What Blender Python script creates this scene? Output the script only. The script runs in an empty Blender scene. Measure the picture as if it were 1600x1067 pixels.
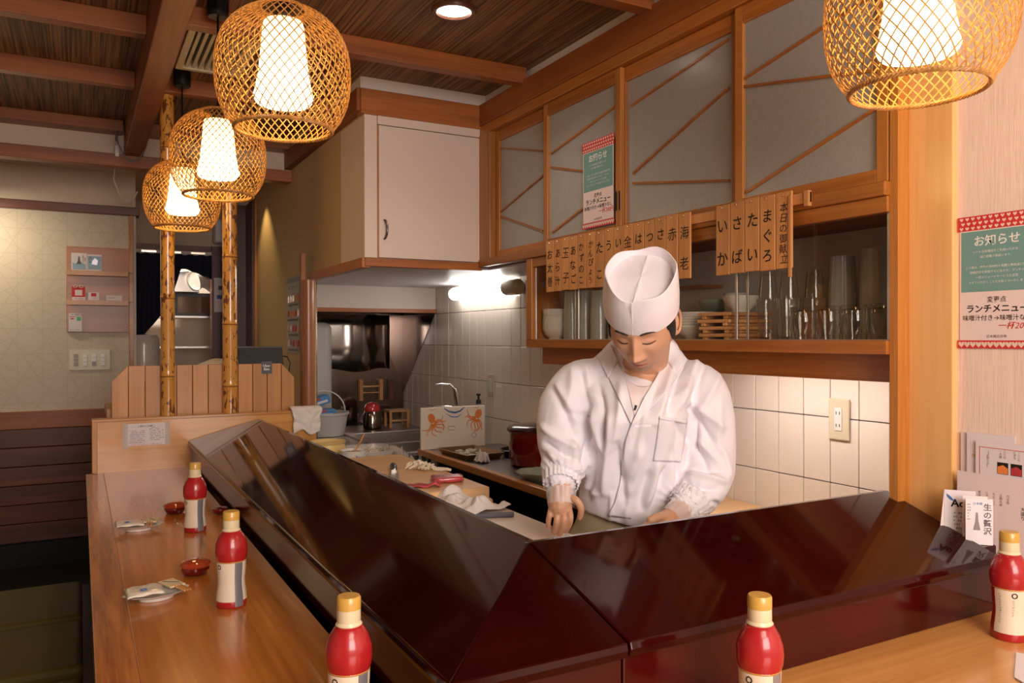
import bpy, bmesh, math, random
import numpy as np
from mathutils import Vector, Matrix, noise
from mathutils.bvhtree import BVHTree
random.seed(7)
PI = math.pi
SC = bpy.context.scene
COL = SC.collection

# ------------------------------------------------------------------ camera
F = 1237.38
AX = Vector((0.87765, -0.4793, -0.00182))      # camera right
AY = Vector((-0.00388, -0.00331, -0.99999))    # camera down
AZ = Vector((0.47928, 0.87765, -0.00476))      # camera forward
CAM = Vector((0, 0, 1.30))
cd = bpy.data.cameras.new('camera')
cam = bpy.data.objects.new('camera', cd)
COL.objects.link(cam)
cd.sensor_width = 36
cd.lens = F * 36 / 1600
cd.clip_start = 0.02
m = Matrix((AX, -AY, -AZ)).transposed().to_4x4()
m.translation = CAM
cam.matrix_world = m
SC.camera = cam

def P(px, py, X=None, Y=None, Z=None, D=None):
    """world point where the sight line of a photo pixel meets a plane of the room"""
    d = AX * ((px - 800) / F) + AY * ((py - 533.5) / F) + AZ
    if D is not None: t = D
    elif X is not None: t = (X - CAM.x) / d.x
    elif Y is not None: t = (Y - CAM.y) / d.y
    else: t = (Z - CAM.z) / d.z
    return CAM + d * t

# ------------------------------------------------------------------ world, lights, exposure
SC.view_settings.view_transform = 'Standard'
SC.view_settings.look = 'None'
SC.view_settings.exposure = 0.2
SC.view_settings.gamma = 1.0
SC.view_settings.use_curve_mapping = False
SC.cycles.use_denoising = True
SC.cycles.max_bounces = 8
SC.cycles.transparent_max_bounces = 24
SC.cycles.sample_clamp_indirect = 6
w = bpy.data.worlds.new('world'); SC.world = w; w.use_nodes = True
w.node_tree.nodes['Background'].inputs[0].default_value = (1.0, 0.86, 0.76, 1)
w.node_tree.nodes['Background'].inputs[1].default_value = 0.12

def area(name, loc, target, sx, sy, power, col):
    l = bpy.data.lights.new(name, 'AREA'); l.shape = 'RECTANGLE'; l.size = sx; l.size_y = sy
    l.energy = power; l.color = col
    o = bpy.data.objects.new(name, l); COL.objects.link(o); o.location = loc
    o.rotation_euler = (Vector(target) - Vector(loc)).to_track_quat('-Z', 'Y').to_euler()
    return o
area('window_daylight', (0.40, -1.6, 1.75), (1.1, 1.9, 1.15), 1.5, 1.2, 66, (1.0, 0.905, 0.87))  # added soft fill from behind the camera; no window stands there
area('room_ceiling_light', (0.45, -0.7, 2.36), (0.6, -0.4, 0), 1.0, 1.0, 34, (1.0, 0.86, 0.70))  # unseen overhead fill, added to lift the ambient light; not a fitting
area('passage_light', (-0.62, 5.0, 2.02), (-0.55, 5.3, 1.3), 0.5, 0.05, 4.5, (1.0, 0.87, 0.62))
def spot(name, loc, power, size, soft, col):
    l = bpy.data.lights.new(name, 'SPOT'); l.energy = power; l.spot_size = size; l.spot_blend = 0.6; l.shadow_soft_size = soft; l.color = col
    o = bpy.data.objects.new(name, l); COL.objects.link(o); o.location = loc; return o
spot('side_passage_light', (0.93, 5.28, 2.295), 9, 1.5, 0.012, (1.0, 0.70, 0.30))
spot('downlight_beam', (1.115, 2.447, 2.385), 7, 2.3, 0.05, (1, 0.88, 0.74))
area('back_kitchen_light', (0.55, 6.62, 2.1), (0.6, 6.9, 1.0), 0.4, 0.2, 11, (1.0, 0.97, 0.9))

# ------------------------------------------------------------------ materials
MATS = {}
def mat(name, col, rough=0.5, metal=0.0, spec=0.5, coat=0.0, coat_rough=0.05, emit=None, estr=0.0, trans=0.0,
        ior=1.45, alpha=1.0, bump=0.0, bscale=40, var=0.0, vscale=6, stretch=(1, 1, 1), sss=0.0):
    if name in MATS: return MATS[name]
    M = bpy.data.materials.new(name); M.use_nodes = True; MATS[name] = M
    nt = M.node_tree; b = nt.nodes['Principled BSDF']; I = b.inputs
    I['Base Color'].default_value = (*col, 1); I['Roughness'].default_value = rough
    I['Metallic'].default_value = metal; I['Specular IOR Level'].default_value = spec
    I['Coat Weight'].default_value = coat; I['Coat Roughness'].default_value = coat_rough
    I['Transmission Weight'].default_value = trans; I['IOR'].default_value = ior; I['Alpha'].default_value = alpha
    if sss: I['Subsurface Weight'].default_value = sss; I['Subsurface Scale'].default_value = 0.01
    if emit: I['Emission Color'].default_value = (*emit, 1); I['Emission Strength'].default_value = estr
    if bump or var:
        tc = nt.nodes.new('ShaderNodeTexCoord'); mp = nt.nodes.new('ShaderNodeMapping')
        mp.inputs['Scale'].default_value = stretch
        nt.links.new(tc.outputs['Object'], mp.inputs[0])
        if var:
            n = nt.nodes.new('ShaderNodeTexNoise'); n.inputs['Scale'].default_value = vscale; n.inputs['Detail'].default_value = 5
            nt.links.new(mp.outputs[0], n.inputs['Vector'])
            r = nt.nodes.new('ShaderNodeValToRGB')
            r.color_ramp.elements[0].position = 0.3; r.color_ramp.elements[1].position = 0.7
            r.color_ramp.elements[0].color = (*[c * (1 - var) for c in col], 1)
            r.color_ramp.elements[1].color = (*[min(1, c * (1 + var)) for c in col], 1)
            nt.links.new(n.outputs['Fac'], r.inputs[0]); nt.links.new(r.outputs[0], I['Base Color'])
        if bump:
            n = nt.nodes.new('ShaderNodeTexNoise'); n.inputs['Scale'].default_value = bscale; n.inputs['Detail'].default_value = 4
            nt.links.new(mp.outputs[0], n.inputs['Vector'])
            bp = nt.nodes.new('ShaderNodeBump'); bp.inputs['Strength'].default_value = bump; bp.inputs['Distance'].default_value = 0.01
            nt.links.new(n.outputs['Fac'], bp.inputs['Height']); nt.links.new(bp.outputs[0], I['Normal'])
    return M

def wood(name, dark, light, along='Y', rough=0.35, coat=0.2, scale=1.0, rings=1.0, bump=0.05):
    """grain stretched along one axis, broad figure plus fine streaks"""
    if name in MATS: return MATS[name]
    M = bpy.data.materials.new(name); M.use_nodes = True; MATS[name] = M
    nt = M.node_tree; b = nt.nodes['Principled BSDF']
    b.inputs['Roughness'].default_value = rough; b.inputs['Coat Weight'].default_value = coat
    b.inputs['Coat Roughness'].default_value = 0.12
    tc = nt.nodes.new('ShaderNodeTexCoord'); oi = nt.nodes.new('ShaderNodeObjectInfo')
    ad = nt.nodes.new('ShaderNodeVectorMath'); ad.operation = 'ADD'
    sc = nt.nodes.new('ShaderNodeVectorMath'); sc.operation = 'SCALE'; sc.inputs[0].default_value = (3.1, 5.7, 9.3)
    nt.links.new(oi.outputs['Random'], sc.inputs['Scale'])
    nt.links.new(tc.outputs['Object'], ad.inputs[0]); nt.links.new(sc.outputs[0], ad.inputs[1])
    s = {'X': (0.6, 14, 14), 'Y': (14, 0.6, 14), 'Z': (14, 14, 0.6)}[along]
    mp = nt.nodes.new('ShaderNodeMapping'); mp.inputs['Scale'].default_value = [k * scale for k in s]
    nt.links.new(ad.outputs[0], mp.inputs[0])
    n1 = nt.nodes.new('ShaderNodeTexNoise'); n1.inputs['Scale'].default_value = 1.0; n1.inputs['Detail'].default_value = 6
    n1.inputs['Distortion'].default_value = 0.6 * rings
    n2 = nt.nodes.new('ShaderNodeTexNoise'); n2.inputs['Scale'].default_value = 9; n2.inputs['Detail'].default_value = 3
    nt.links.new(mp.outputs[0], n1.inputs['Vector']); nt.links.new(mp.outputs[0], n2.inputs['Vector'])
    mx = nt.nodes.new('ShaderNodeMath'); mx.operation = 'MULTIPLY_ADD'; mx.inputs[1].default_value = 0.35
    nt.links.new(n2.outputs['Fac'], mx.inputs[0])
    m2 = nt.nodes.new('ShaderNodeMath'); m2.operation = 'MULTIPLY'; m2.inputs[1].default_value = 0.7
    nt.links.new(n1.outputs['Fac'], m2.inputs[0]); nt.links.new(m2.outputs[0], mx.inputs[2])
    r = nt.nodes.new('ShaderNodeValToRGB')
    r.color_ramp.elements[0].position = 0.40; r.color_ramp.elements[1].position = 0.62
    r.color_ramp.elements[0].color = (*dark, 1); r.color_ramp.elements[1].color = (*light, 1)
    nt.links.new(mx.outputs[0], r.inputs[0])
    hs = nt.nodes.new('ShaderNodeHueSaturation')
    mr = nt.nodes.new('ShaderNodeMapRange'); mr.inputs['To Min'].default_value = 0.88; mr.inputs['To Max'].default_value = 1.12
    nt.links.new(oi.outputs['Random'], mr.inputs[0]); nt.links.new(mr.outputs[0], hs.inputs['Value'])
    nt.links.new(r.outputs[0], hs.inputs['Color']); nt.links.new(hs.outputs[0], b.inputs['Base Color'])
    bp = nt.nodes.new('ShaderNodeBump'); bp.inputs['Strength'].default_value = bump; bp.inputs['Distance'].default_value = 0.004
    nt.links.new(mx.outputs[0], bp.inputs['Height']); nt.links.new(bp.outputs[0], b.inputs['Normal'])
    return M

W_FRAME = wood('frame_wood', (0.31, 0.090, 0.013), (0.47, 0.165, 0.027), 'Y', 0.38, 0.15)
W_FRAMEZ = wood('frame_wood_upright', (0.34, 0.115, 0.019), (0.52, 0.20, 0.036), 'Z', 0.38, 0.15)
W_FRAMEX = wood('frame_wood_cross', (0.28, 0.080, 0.016), (0.42, 0.135, 0.028), 'X', 0.42, 0.1)
W_BEAM = wood('beam_wood', (0.19, 0.046, 0.008), (0.31, 0.086, 0.013), 'Y', 0.55, 0.0)
W_BEAMX = wood('beam_wood_cross', (0.22, 0.062, 0.014), (0.35, 0.105, 0.022), 'X', 0.42, 0.1)
W_PILLAR = wood('pillar_wood', (0.68, 0.34, 0.105), (0.82, 0.46, 0.17), 'Z', 0.3, 0.3, 0.5)
W_COUNTER = wood('counter_wood', (0.34, 0.105, 0.013), (0.50, 0.170, 0.024), 'Y', 0.22, 0.45, 0.8, 2.0)
W_COUNTERE = wood('counter_edge_wood', (0.27, 0.075, 0.012), (0.48, 0.165, 0.028), 'Y', 0.24, 0.4, 1.6, 2.5)
W_COUNTERX = wood('counter_wood_cross', (0.55, 0.24, 0.06), (0.70, 0.33, 0.095), 'X', 0.25, 0.4, 0.7, 2.0)
W_BOARD = wood('board_wood', (0.50, 0.21, 0.040), (0.62, 0.28, 0.062), 'X', 0.32, 0.3, 0.7, 2.0)
W_SLAT = wood('divider_wood', (0.46, 0.19, 0.045), (0.58, 0.26, 0.075), 'Z', 0.42, 0.1, 0.6)
W_MENU = wood('menu_slat_wood', (0.56, 0.23, 0.065), (0.70, 0.33, 0.11), 'Z', 0.55, 0.0, 1.6)
W_DARK = wood('dark_wood', (0.075, 0.018, 0.006), (0.15, 0.036, 0.011), 'X', 0.4, 0.1, 0.6)
W_DARKZ = wood('dark_wood_upright', (0.06, 0.014, 0.005), (0.11, 0.026, 0.009), 'Z', 0.4, 0.1, 0.6)
W_POLE = wood('pole_wood', (0.30, 0.10, 0.035), (0.48, 0.19, 0.075), 'Z', 0.35, 0.3, 0.8)
W_CUT = wood('cutting_wood', (0.62, 0.36, 0.16), (0.74, 0.46, 0.23), 'X', 0.5, 0.0, 0.6)
W_TRAY = wood('serving_tray_wood', (0.46, 0.19, 0.06), (0.62, 0.30, 0.11), 'Y', 0.4, 0.1, 1.0)
M_CREAM = mat('cream_wall', (0.66, 0.53, 0.42), 0.8, bump=0.25, bscale=120)
M_WHITE = mat('white_trim_paint', (0.72, 0.63, 0.56), 0.6)
M_CAB = mat('white_laminate', (0.76, 0.62, 0.52), 0.45)
M_YWALL = mat('ochre_wall', (0.56, 0.40, 0.21), 0.75, bump=0.15, bscale=90)
M_SOFFIT = mat('soffit_paint', (0.70, 0.68, 0.68), 0.35)
M_TILE = mat('glazed_tile', (0.78, 0.69, 0.59), 0.18, coat=0.3, bump=0.10, bscale=9, stretch=(1, 9, 0.6))
M_GROUT = mat('tile_grout', (0.09, 0.07, 0.06), 0.9)
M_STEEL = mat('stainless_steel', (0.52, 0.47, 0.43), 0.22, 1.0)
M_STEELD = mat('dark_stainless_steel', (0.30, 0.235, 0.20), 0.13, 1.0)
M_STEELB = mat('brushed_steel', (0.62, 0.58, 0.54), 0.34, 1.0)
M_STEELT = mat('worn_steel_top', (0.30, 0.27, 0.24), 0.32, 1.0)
M_CHROME = mat('chrome', (0.8, 0.79, 0.78), 0.08, 1.0)
M_BLACK = mat('black_plastic', (0.012, 0.011, 0.011), 0.35)
M_BLACKM = mat('black_matte', (0.008, 0.007, 0.007), 0.7)
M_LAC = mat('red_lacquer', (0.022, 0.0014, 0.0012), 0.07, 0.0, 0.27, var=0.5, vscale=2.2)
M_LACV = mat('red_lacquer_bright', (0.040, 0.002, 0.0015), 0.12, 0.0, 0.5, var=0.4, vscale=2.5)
M_FLOOR = mat('dark_floor', (0.012, 0.008, 0.006), 0.18, coat=0.3)
M_OLIVE = mat('olive_vinyl', (0.085, 0.062, 0.008), 0.6, spec=0.25, var=0.12, vscale=3)
M_PAPER = mat('white_paper', (0.78, 0.70, 0.70), 0.6)
M_PAPERP = mat('pink_white_paper', (0.84, 0.68, 0.64), 0.55)
M_TEAL = mat('teal_print', (0.17, 0.34, 0.31), 0.6)
M_INK = mat('black_ink', (0.012, 0.008, 0.006), 0.7)
M_INKG = mat('grey_ink', (0.14, 0.11, 0.12), 0.7)
M_INKW = mat('white_ink', (0.82, 0.80, 0.78), 0.7)
M_INKR = mat('red_ink', (0.62, 0.05, 0.03), 0.7)
M_TAPE = mat('red_tape', (0.62, 0.035, 0.04), 0.6)
M_HEART = mat('heart_print', (0.86, 0.62, 0.50), 0.6)
M_IVORY = mat('ivory_plastic', (0.62, 0.54, 0.38), 0.35)
M_WHITEP = mat('white_plastic', (0.72, 0.70, 0.66), 0.35)
def thin_glass(name, tint, gl=1.0):
    """clear glass that lets light through: see-through with a fresnel reflection"""
    M = bpy.data.materials.new(name); M.use_nodes = True; nt = M.node_tree
    for n in list(nt.nodes):
        if n.type == 'BSDF_PRINCIPLED': nt.nodes.remove(n)
    out = [n for n in nt.nodes if n.type == 'OUTPUT_MATERIAL'][0]
    t = nt.nodes.new('ShaderNodeBsdfTransparent'); t.inputs[0].default_value = (*tint, 1)
    g = nt.nodes.new('ShaderNodeBsdfGlossy'); g.inputs['Roughness'].default_value = 0.03
    fr = nt.nodes.new('ShaderNodeFresnel'); fr.inputs[0].default_value = 1.45
    mu = nt.nodes.new('ShaderNodeMath'); mu.operation = 'MULTIPLY'; mu.inputs[1].default_value = gl; mu.use_clamp = True
    mx = nt.nodes.new('ShaderNodeMixShader')
    ge = nt.nodes.new('ShaderNodeNewGeometry'); iv = nt.nodes.new('ShaderNodeMath'); iv.operation = 'SUBTRACT'; iv.inputs[0].default_value = 1
    nt.links.new(ge.outputs['Backfacing'], iv.inputs[1]); m3 = nt.nodes.new('ShaderNodeMath'); m3.operation = 'MULTIPLY'
    nt.links.new(fr.outputs[0], mu.inputs[0]); nt.links.new(mu.outputs[0], m3.inputs[0]); nt.links.new(iv.outputs[0], m3.inputs[1]); nt.links.new(m3.outputs[0], mx.inputs[0])
    nt.links.new(t.outputs[0], mx.inputs[1]); nt.links.new(g.outputs[0], mx.inputs[2]); nt.links.new(mx.outputs[0], out.inputs[0])
    return M
M_PANEG = thin_glass('pane_glass', (0.97, 0.97, 0.95), 1.0)
M_GLASS = thin_glass('clear_glass', (0.965, 0.96, 0.94), 2.4)
M_CERAM = mat('white_porcelain', (0.74, 0.69, 0.62), 0.2, coat=0.4)
M_CELA = mat('celadon_glaze', (0.42, 0.50, 0.40), 0.25, coat=0.4)
M_YGLAZE = mat('yellow_glaze', (0.72, 0.52, 0.20), 0.25, coat=0.4)
M_BAMBOO = mat('split_bamboo', (0.60, 0.29, 0.075), 0.38, var=0.25, vscale=30)
M_BAMBOOR = mat('bamboo_rim', (0.50, 0.24, 0.06), 0.45, var=0.3, vscale=60)
M_CORD = mat('black_cord', (0.01, 0.008, 0.007), 0.5)
M_LAMP = mat('lit_paper_shade', (0.9, 0.7, 0.4), 0.8, emit=(1.0, 0.70, 0.33), estr=13)
def shade_glow(M):
    # the bulb sits low in the paper shade: it glows less towards its top
    nt = M.node_tree; b = nt.nodes['Principled BSDF']
    tc = nt.nodes.new('ShaderNodeTexCoord'); sx = nt.nodes.new('ShaderNodeSeparateXYZ'); mr = nt.nodes.new('ShaderNodeMapRange')
    mr.inputs['From Min'].default_value = -0.03; mr.inputs['From Max'].default_value = 0.11; mr.inputs['To Min'].default_value = 12.0; mr.inputs['To Max'].default_value = 2.2
    nt.links.new(tc.outputs['Object'], sx.inputs[0]); nt.links.new(sx.outputs['Z'], mr.inputs[0]); nt.links.new(mr.outputs[0], b.inputs['Emission Strength'])
shade_glow(M_LAMP)
M_TUBE = mat('lit_tube_cover', (0.9, 0.9, 0.9), 0.5, emit=(1.0, 0.95, 0.90), estr=8)
M_DISC = mat('lit_downlight', (0.9, 0.9, 0.9), 0.5, emit=(1.0, 0.88, 0.74), estr=7)
M_CLOTH = mat('white_towel', (0.80, 0.72, 0.66), 0.9, bump=0.3, bscale=250)
M_CLOTHP = mat('kitchen_paper', (0.80, 0.72, 0.68), 0.8)
M_JACKET = mat('white_cotton', (0.84, 0.79, 0.83), 0.85, bump=0.12, bscale=500, sss=0.03)
M_SHIRT = mat('undershirt_cotton', (0.78, 0.68, 0.67), 0.9)
M_PANTS = mat('khaki_cotton', (0.42, 0.33, 0.20), 0.9, bump=0.3, bscale=300)
M_HAIR = mat('black_hair', (0.020, 0.013, 0.010), 0.55, bump=0.8, bscale=260, stretch=(1, 1, 6))
M_NAVY = mat('navy_cloth', (0.010, 0.013, 0.035), 0.85)
M_TUNA = mat('tuna_flesh', (0.50, 0.055, 0.06), 0.28, coat=0.5, var=0.25, vscale=25, sss=0.1)
M_SQUID = mat('white_squid_flesh', (0.86, 0.74, 0.58), 0.3, coat=0.4)
M_BOTRED = mat('red_bottle_film', (0.38, 0.014, 0.016), 0.28, coat=0.4, var=0.1, vscale=40)
M_BOTLAB = mat('cream_label', (0.74, 0.62, 0.46), 0.45)
M_SILVER = mat('silver_band', (0.36, 0.35, 0.38), 0.3, 0.6)
M_GOLDCAP = mat('gold_cap', (0.58, 0.33, 0.06), 0.3, coat=0.3)
M_CAPSEAL = mat('ivory_cap_seal', (0.70, 0.58, 0.36), 0.3, coat=0.3)
M_AMBER = mat('amber_tile_glaze', (0.45, 0.06, 0.02), 0.12, coat=0.8)
M_REDPOT = mat('red_enamel', (0.16, 0.008, 0.006), 0.15, coat=0.9)
M_REDGL = mat('red_plastic', (0.55, 0.03, 0.03), 0.15, coat=0.8)
M_BLUE = mat('blue_package', (0.08, 0.26, 0.52), 0.4)
M_ORANGE = mat('orange_print', (0.80, 0.24, 0.05), 0.6)
M_BLUEI = mat('blue_print', (0.05, 0.16, 0.42), 0.6)
M_GREEN = mat('green_print', (0.10, 0.50, 0.20), 0.6)
M_GREY = mat('grey_sign', (0.09, 0.09, 0.10), 0.5)
M_STEM = mat('dark_resin', (0.03, 0.02, 0.018), 0.35)
M_BAGF = mat('clear_film', (0.8, 0.75, 0.7), 0.2, alpha=0.35)
M_GLOVE = mat('clear_glove_film', (0.92, 0.86, 0.84), 0.25, alpha=0.42, coat=0.4)

def frosted():
    M = bpy.data.materials.new('frosted_fibre_glass'); M.use_nodes = True
    nt = M.node_tree; b = nt.nodes['Principled BSDF']
    b.inputs['Roughness'].default_value = 0.22; b.inputs['Specular IOR Level'].default_value = 0.5
    tc = nt.nodes.new('ShaderNodeTexCoord')
    mp = nt.nodes.new('ShaderNodeMapping'); mp.inputs['Scale'].default_value = (1, 3, 1)
    nt.links.new(tc.outputs['Object'], mp.inputs[0])
    n = nt.nodes.new('ShaderNodeTexNoise'); n.inputs['Scale'].default_value = 26; n.inputs['Detail'].default_value = 3
    n.inputs['Distortion'].default_value = 2.2
    nt.links.new(mp.outputs[0], n.inputs['Vector'])
    r = nt.nodes.new('ShaderNodeValToRGB')
    e = r.color_ramp.elements
    e[0].position = 0.0; e[0].color = (0.37, 0.355, 0.33, 1); e[1].position = 1.0; e[1].color = (0.37, 0.355, 0.33, 1)
    k = r.color_ramp.elements.new(0.485); k.color = (0.37, 0.355, 0.33, 1)
    k = r.color_ramp.elements.new(0.50); k.color = (0.50, 0.47, 0.43, 1)
    k = r.color_ramp.elements.new(0.515); k.color = (0.37, 0.355, 0.33, 1)
    nt.links.new(n.outputs['Fac'], r.inputs[0]); nt.links.new(r.outputs[0], b.inputs['Base Color'])
    return M
M_FROST = frosted()

def reed():
    """rows of thin straw reeds running along Y"""
    M = bpy.data.materials.new('reed_mat'); M.use_nodes = True
    nt = M.node_tree; b = nt.nodes['Principled BSDF']; b.inputs['Roughness'].default_value = 0.55
    tc = nt.nodes.new('ShaderNodeTexCoord')
    mp = nt.nodes.new('ShaderNodeMapping'); mp.inputs['Scale'].default_value = (1, 0.012, 1)
    nt.links.new(tc.outputs['Object'], mp.inputs[0])
    n = nt.nodes.new('ShaderNodeTexNoise'); n.inputs['Scale'].default_value = 150; n.inputs['Detail'].default_value = 2
    n2 = nt.nodes.new('ShaderNodeTexNoise'); n2.inputs['Scale'].default_value = 3; n2.inputs['Detail'].default_value = 3
    nt.links.new(mp.outputs[0], n.inputs['Vector']); nt.links.new(tc.outputs['Object'], n2.inputs['Vector'])
    r = nt.nodes.new('ShaderNodeValToRGB')
    r.color_ramp.elements[0].position = 0.36; r.color_ramp.elements[1].position = 0.64
    r.color_ramp.elements[0].color = (0.085, 0.030, 0.010, 1); r.color_ramp.elements[1].color = (0.36, 0.185, 0.075, 1)
    nt.links.new(n.outputs['Fac'], r.inputs[0])
    mix = nt.nodes.new('ShaderNodeMixRGB'); mix.blend_type = 'MULTIPLY'; mix.inputs[0].default_value = 0.5
    r2 = nt.nodes.new('ShaderNodeValToRGB'); r2.color_ramp.elements[0].color = (0.5, 0.42, 0.36, 1)
    nt.links.new(n2.outputs['Fac'], r2.inputs[0])
    nt.links.new(r.outputs[0], mix.inputs[1]); nt.links.new(r2.outputs[0], mix.inputs[2])
    nt.links.new(mix.outputs[0], b.inputs['Base Color'])
    bp = nt.nodes.new('ShaderNodeBump'); bp.inputs['Strength'].default_value = 0.6; bp.inputs['Distance'].default_value = 0.004
    nt.links.new(n.outputs['Fac'], bp.inputs['Height']); nt.links.new(bp.outputs[0], b.inputs['Normal'])
    return M
M_REED = reed()

def bamboo_pole_mat():
    M = bpy.data.materials.new('mottled_bamboo'); M.use_nodes = True
    nt = M.node_tree; b = nt.nodes['Principled BSDF']
    b.inputs['Roughness'].default_value = 0.22; b.inputs['Coat Weight'].default_value = 0.6
    tc = nt.nodes.new('ShaderNodeTexCoord')
    mp = nt.nodes.new('ShaderNodeMapping'); mp.inputs['Scale'].default_value = (1, 1, 0.45)
    nt.links.new(tc.outputs['Object'], mp.inputs[0])
    n = nt.nodes.new('ShaderNodeTexNoise'); n.inputs['Scale'].default_value = 62; n.inputs['Detail'].default_value = 4
    n.inputs['Distortion'].default_value = 0.7
    n2 = nt.nodes.new('ShaderNodeTexNoise'); n2.inputs['Scale'].default_value = 9; n2.inputs['Detail'].default_value = 2
    nt.links.new(mp.outputs[0], n.inputs['Vector']); nt.links.new(mp.outputs[0], n2.inputs['Vector'])
    ad = nt.nodes.new('ShaderNodeMath'); ad.operation = 'MULTIPLY_ADD'; ad.inputs[1].default_value = 0.45
    nt.links.new(n2.outputs['Fac'], ad.inputs[0]); nt.links.new(n.outputs['Fac'], ad.inputs[2])
    r = nt.nodes.new('ShaderNodeValToRGB')
    r.color_ramp.elements[0].position = 0.775; r.color_ramp.elements[1].position = 0.83
    r.color_ramp.elements[0].color = (0.64, 0.30, 0.055, 1); r.color_ramp.elements[1].color = (0.17, 0.055, 0.018, 1)
    nt.links.new(ad.outputs[0], r.inputs[0]); nt.links.new(r.outputs[0], b.inputs['Base Color'])
    return M
M_BPOLE = bamboo_pole_mat()

def asanoha():
    """wallpaper with a raised star pattern"""
    M = bpy.data.materials.new('star_pattern_wallpaper'); M.use_nodes = True
    nt = M.node_tree; b = nt.nodes['Principled BSDF']; b.inputs['Roughness'].default_value = 0.6
    tc = nt.nodes.new('ShaderNodeTexCoord'); sx = nt.nodes.new('ShaderNodeSeparateXYZ')
    nt.links.new(tc.outputs['Object'], sx.inputs[0])
    def math_(op, a, bb=None, c=None):
        k = nt.nodes.new('ShaderNodeMath'); k.operation = op
        for i, v in enumerate((a, bb, c)):
            if v is None: continue
            if isinstance(v, (int, float)): k.inputs[i].default_value = v
            else: nt.links.new(v, k.inputs[i])
        return k.outputs[0]
    lines = None
    S = 7.0
    for k in range(6):
        a = math.radians(30 * k)
        per = 1.0 if k % 2 else 1 / math.sqrt(3) * 1.5
        u = math_('MULTIPLY', sx.outputs['X'], math.cos(a) * S / per)
        u = math_('MULTIPLY_ADD', sx.outputs['Z'], math.sin(a) * S / per, u)
        fr = math_('FRACT', u); d = math_('SUBTRACT', fr, 0.5); d = math_('ABSOLUTE', d)
        d = math_('LESS_THAN', d, 0.022)
        lines = d if lines is None else math_('MAXIMUM', lines, d)
    n = nt.nodes.new('ShaderNodeTexNoise'); n.inputs['Scale'].default_value = 90
    nt.links.new(tc.outputs['Object'], n.inputs['Vector'])
    mx = nt.nodes.new('ShaderNodeMixRGB'); mx.inputs[1].default_value = (0.60, 0.51, 0.40, 1); mx.inputs[2].default_value = (0.55, 0.465, 0.355, 1)
    nt.links.new(lines, mx.inputs[0]); nt.links.new(mx.outputs[0], b.inputs['Base Color'])
    h = math_('MULTIPLY_ADD', n.outputs['Fac'], 0.4, lines)
    bp = nt.nodes.new('ShaderNodeBump'); bp.inputs['Strength'].default_value = 0.35; bp.inputs['Distance'].default_value = 0.004
    nt.links.new(h, bp.inputs['Height']); nt.links.new(bp.outputs[0], b.inputs['Normal'])
    return M
M_STAR = asanoha()

def weave_wall():
    M = bpy.data.materials.new('pink_woven_wallpaper'); M.use_nodes = True
    nt = M.node_tree; b = nt.nodes['Principled BSDF']; b.inputs['Roughness'].default_value = 0.8
    tc = nt.nodes.new('ShaderNodeTexCoord')
    mp = nt.nodes.new('ShaderNodeMapping'); mp.inputs['Scale'].default_value = (1, 1, 0.05)
    nt.links.new(tc.outputs['Object'], mp.inputs[0])
    n = nt.nodes.new('ShaderNodeTexNoise'); n.inputs['Scale'].default_value = 300; n.inputs['Detail'].default_value = 3
    nt.links.new(mp.outputs[0], n.inputs['Vector'])
    r = nt.nodes.new('ShaderNodeValToRGB')
    r.color_ramp.elements[0].color = (0.80, 0.60, 0.49, 1); r.color_ramp.elements[1].color = (0.88, 0.68, 0.57, 1)
    r.color_ramp.elements[0].position = 0.3; r.color_ramp.elements[1].position = 0.6
    nt.links.new(n.outputs['Fac'], r.inputs[0]); nt.links.new(r.outputs[0], b.inputs['Base Color'])
    bp = nt.nodes.new('ShaderNodeBump'); bp.inputs['Strength'].default_value = 0.3; bp.inputs['Distance'].default_value = 0.002
    nt.links.new(n.outputs['Fac'], bp.inputs['Height']); nt.links.new(bp.outputs[0], b.inputs['Normal'])
    return M
M_PINK = weave_wall()

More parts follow.
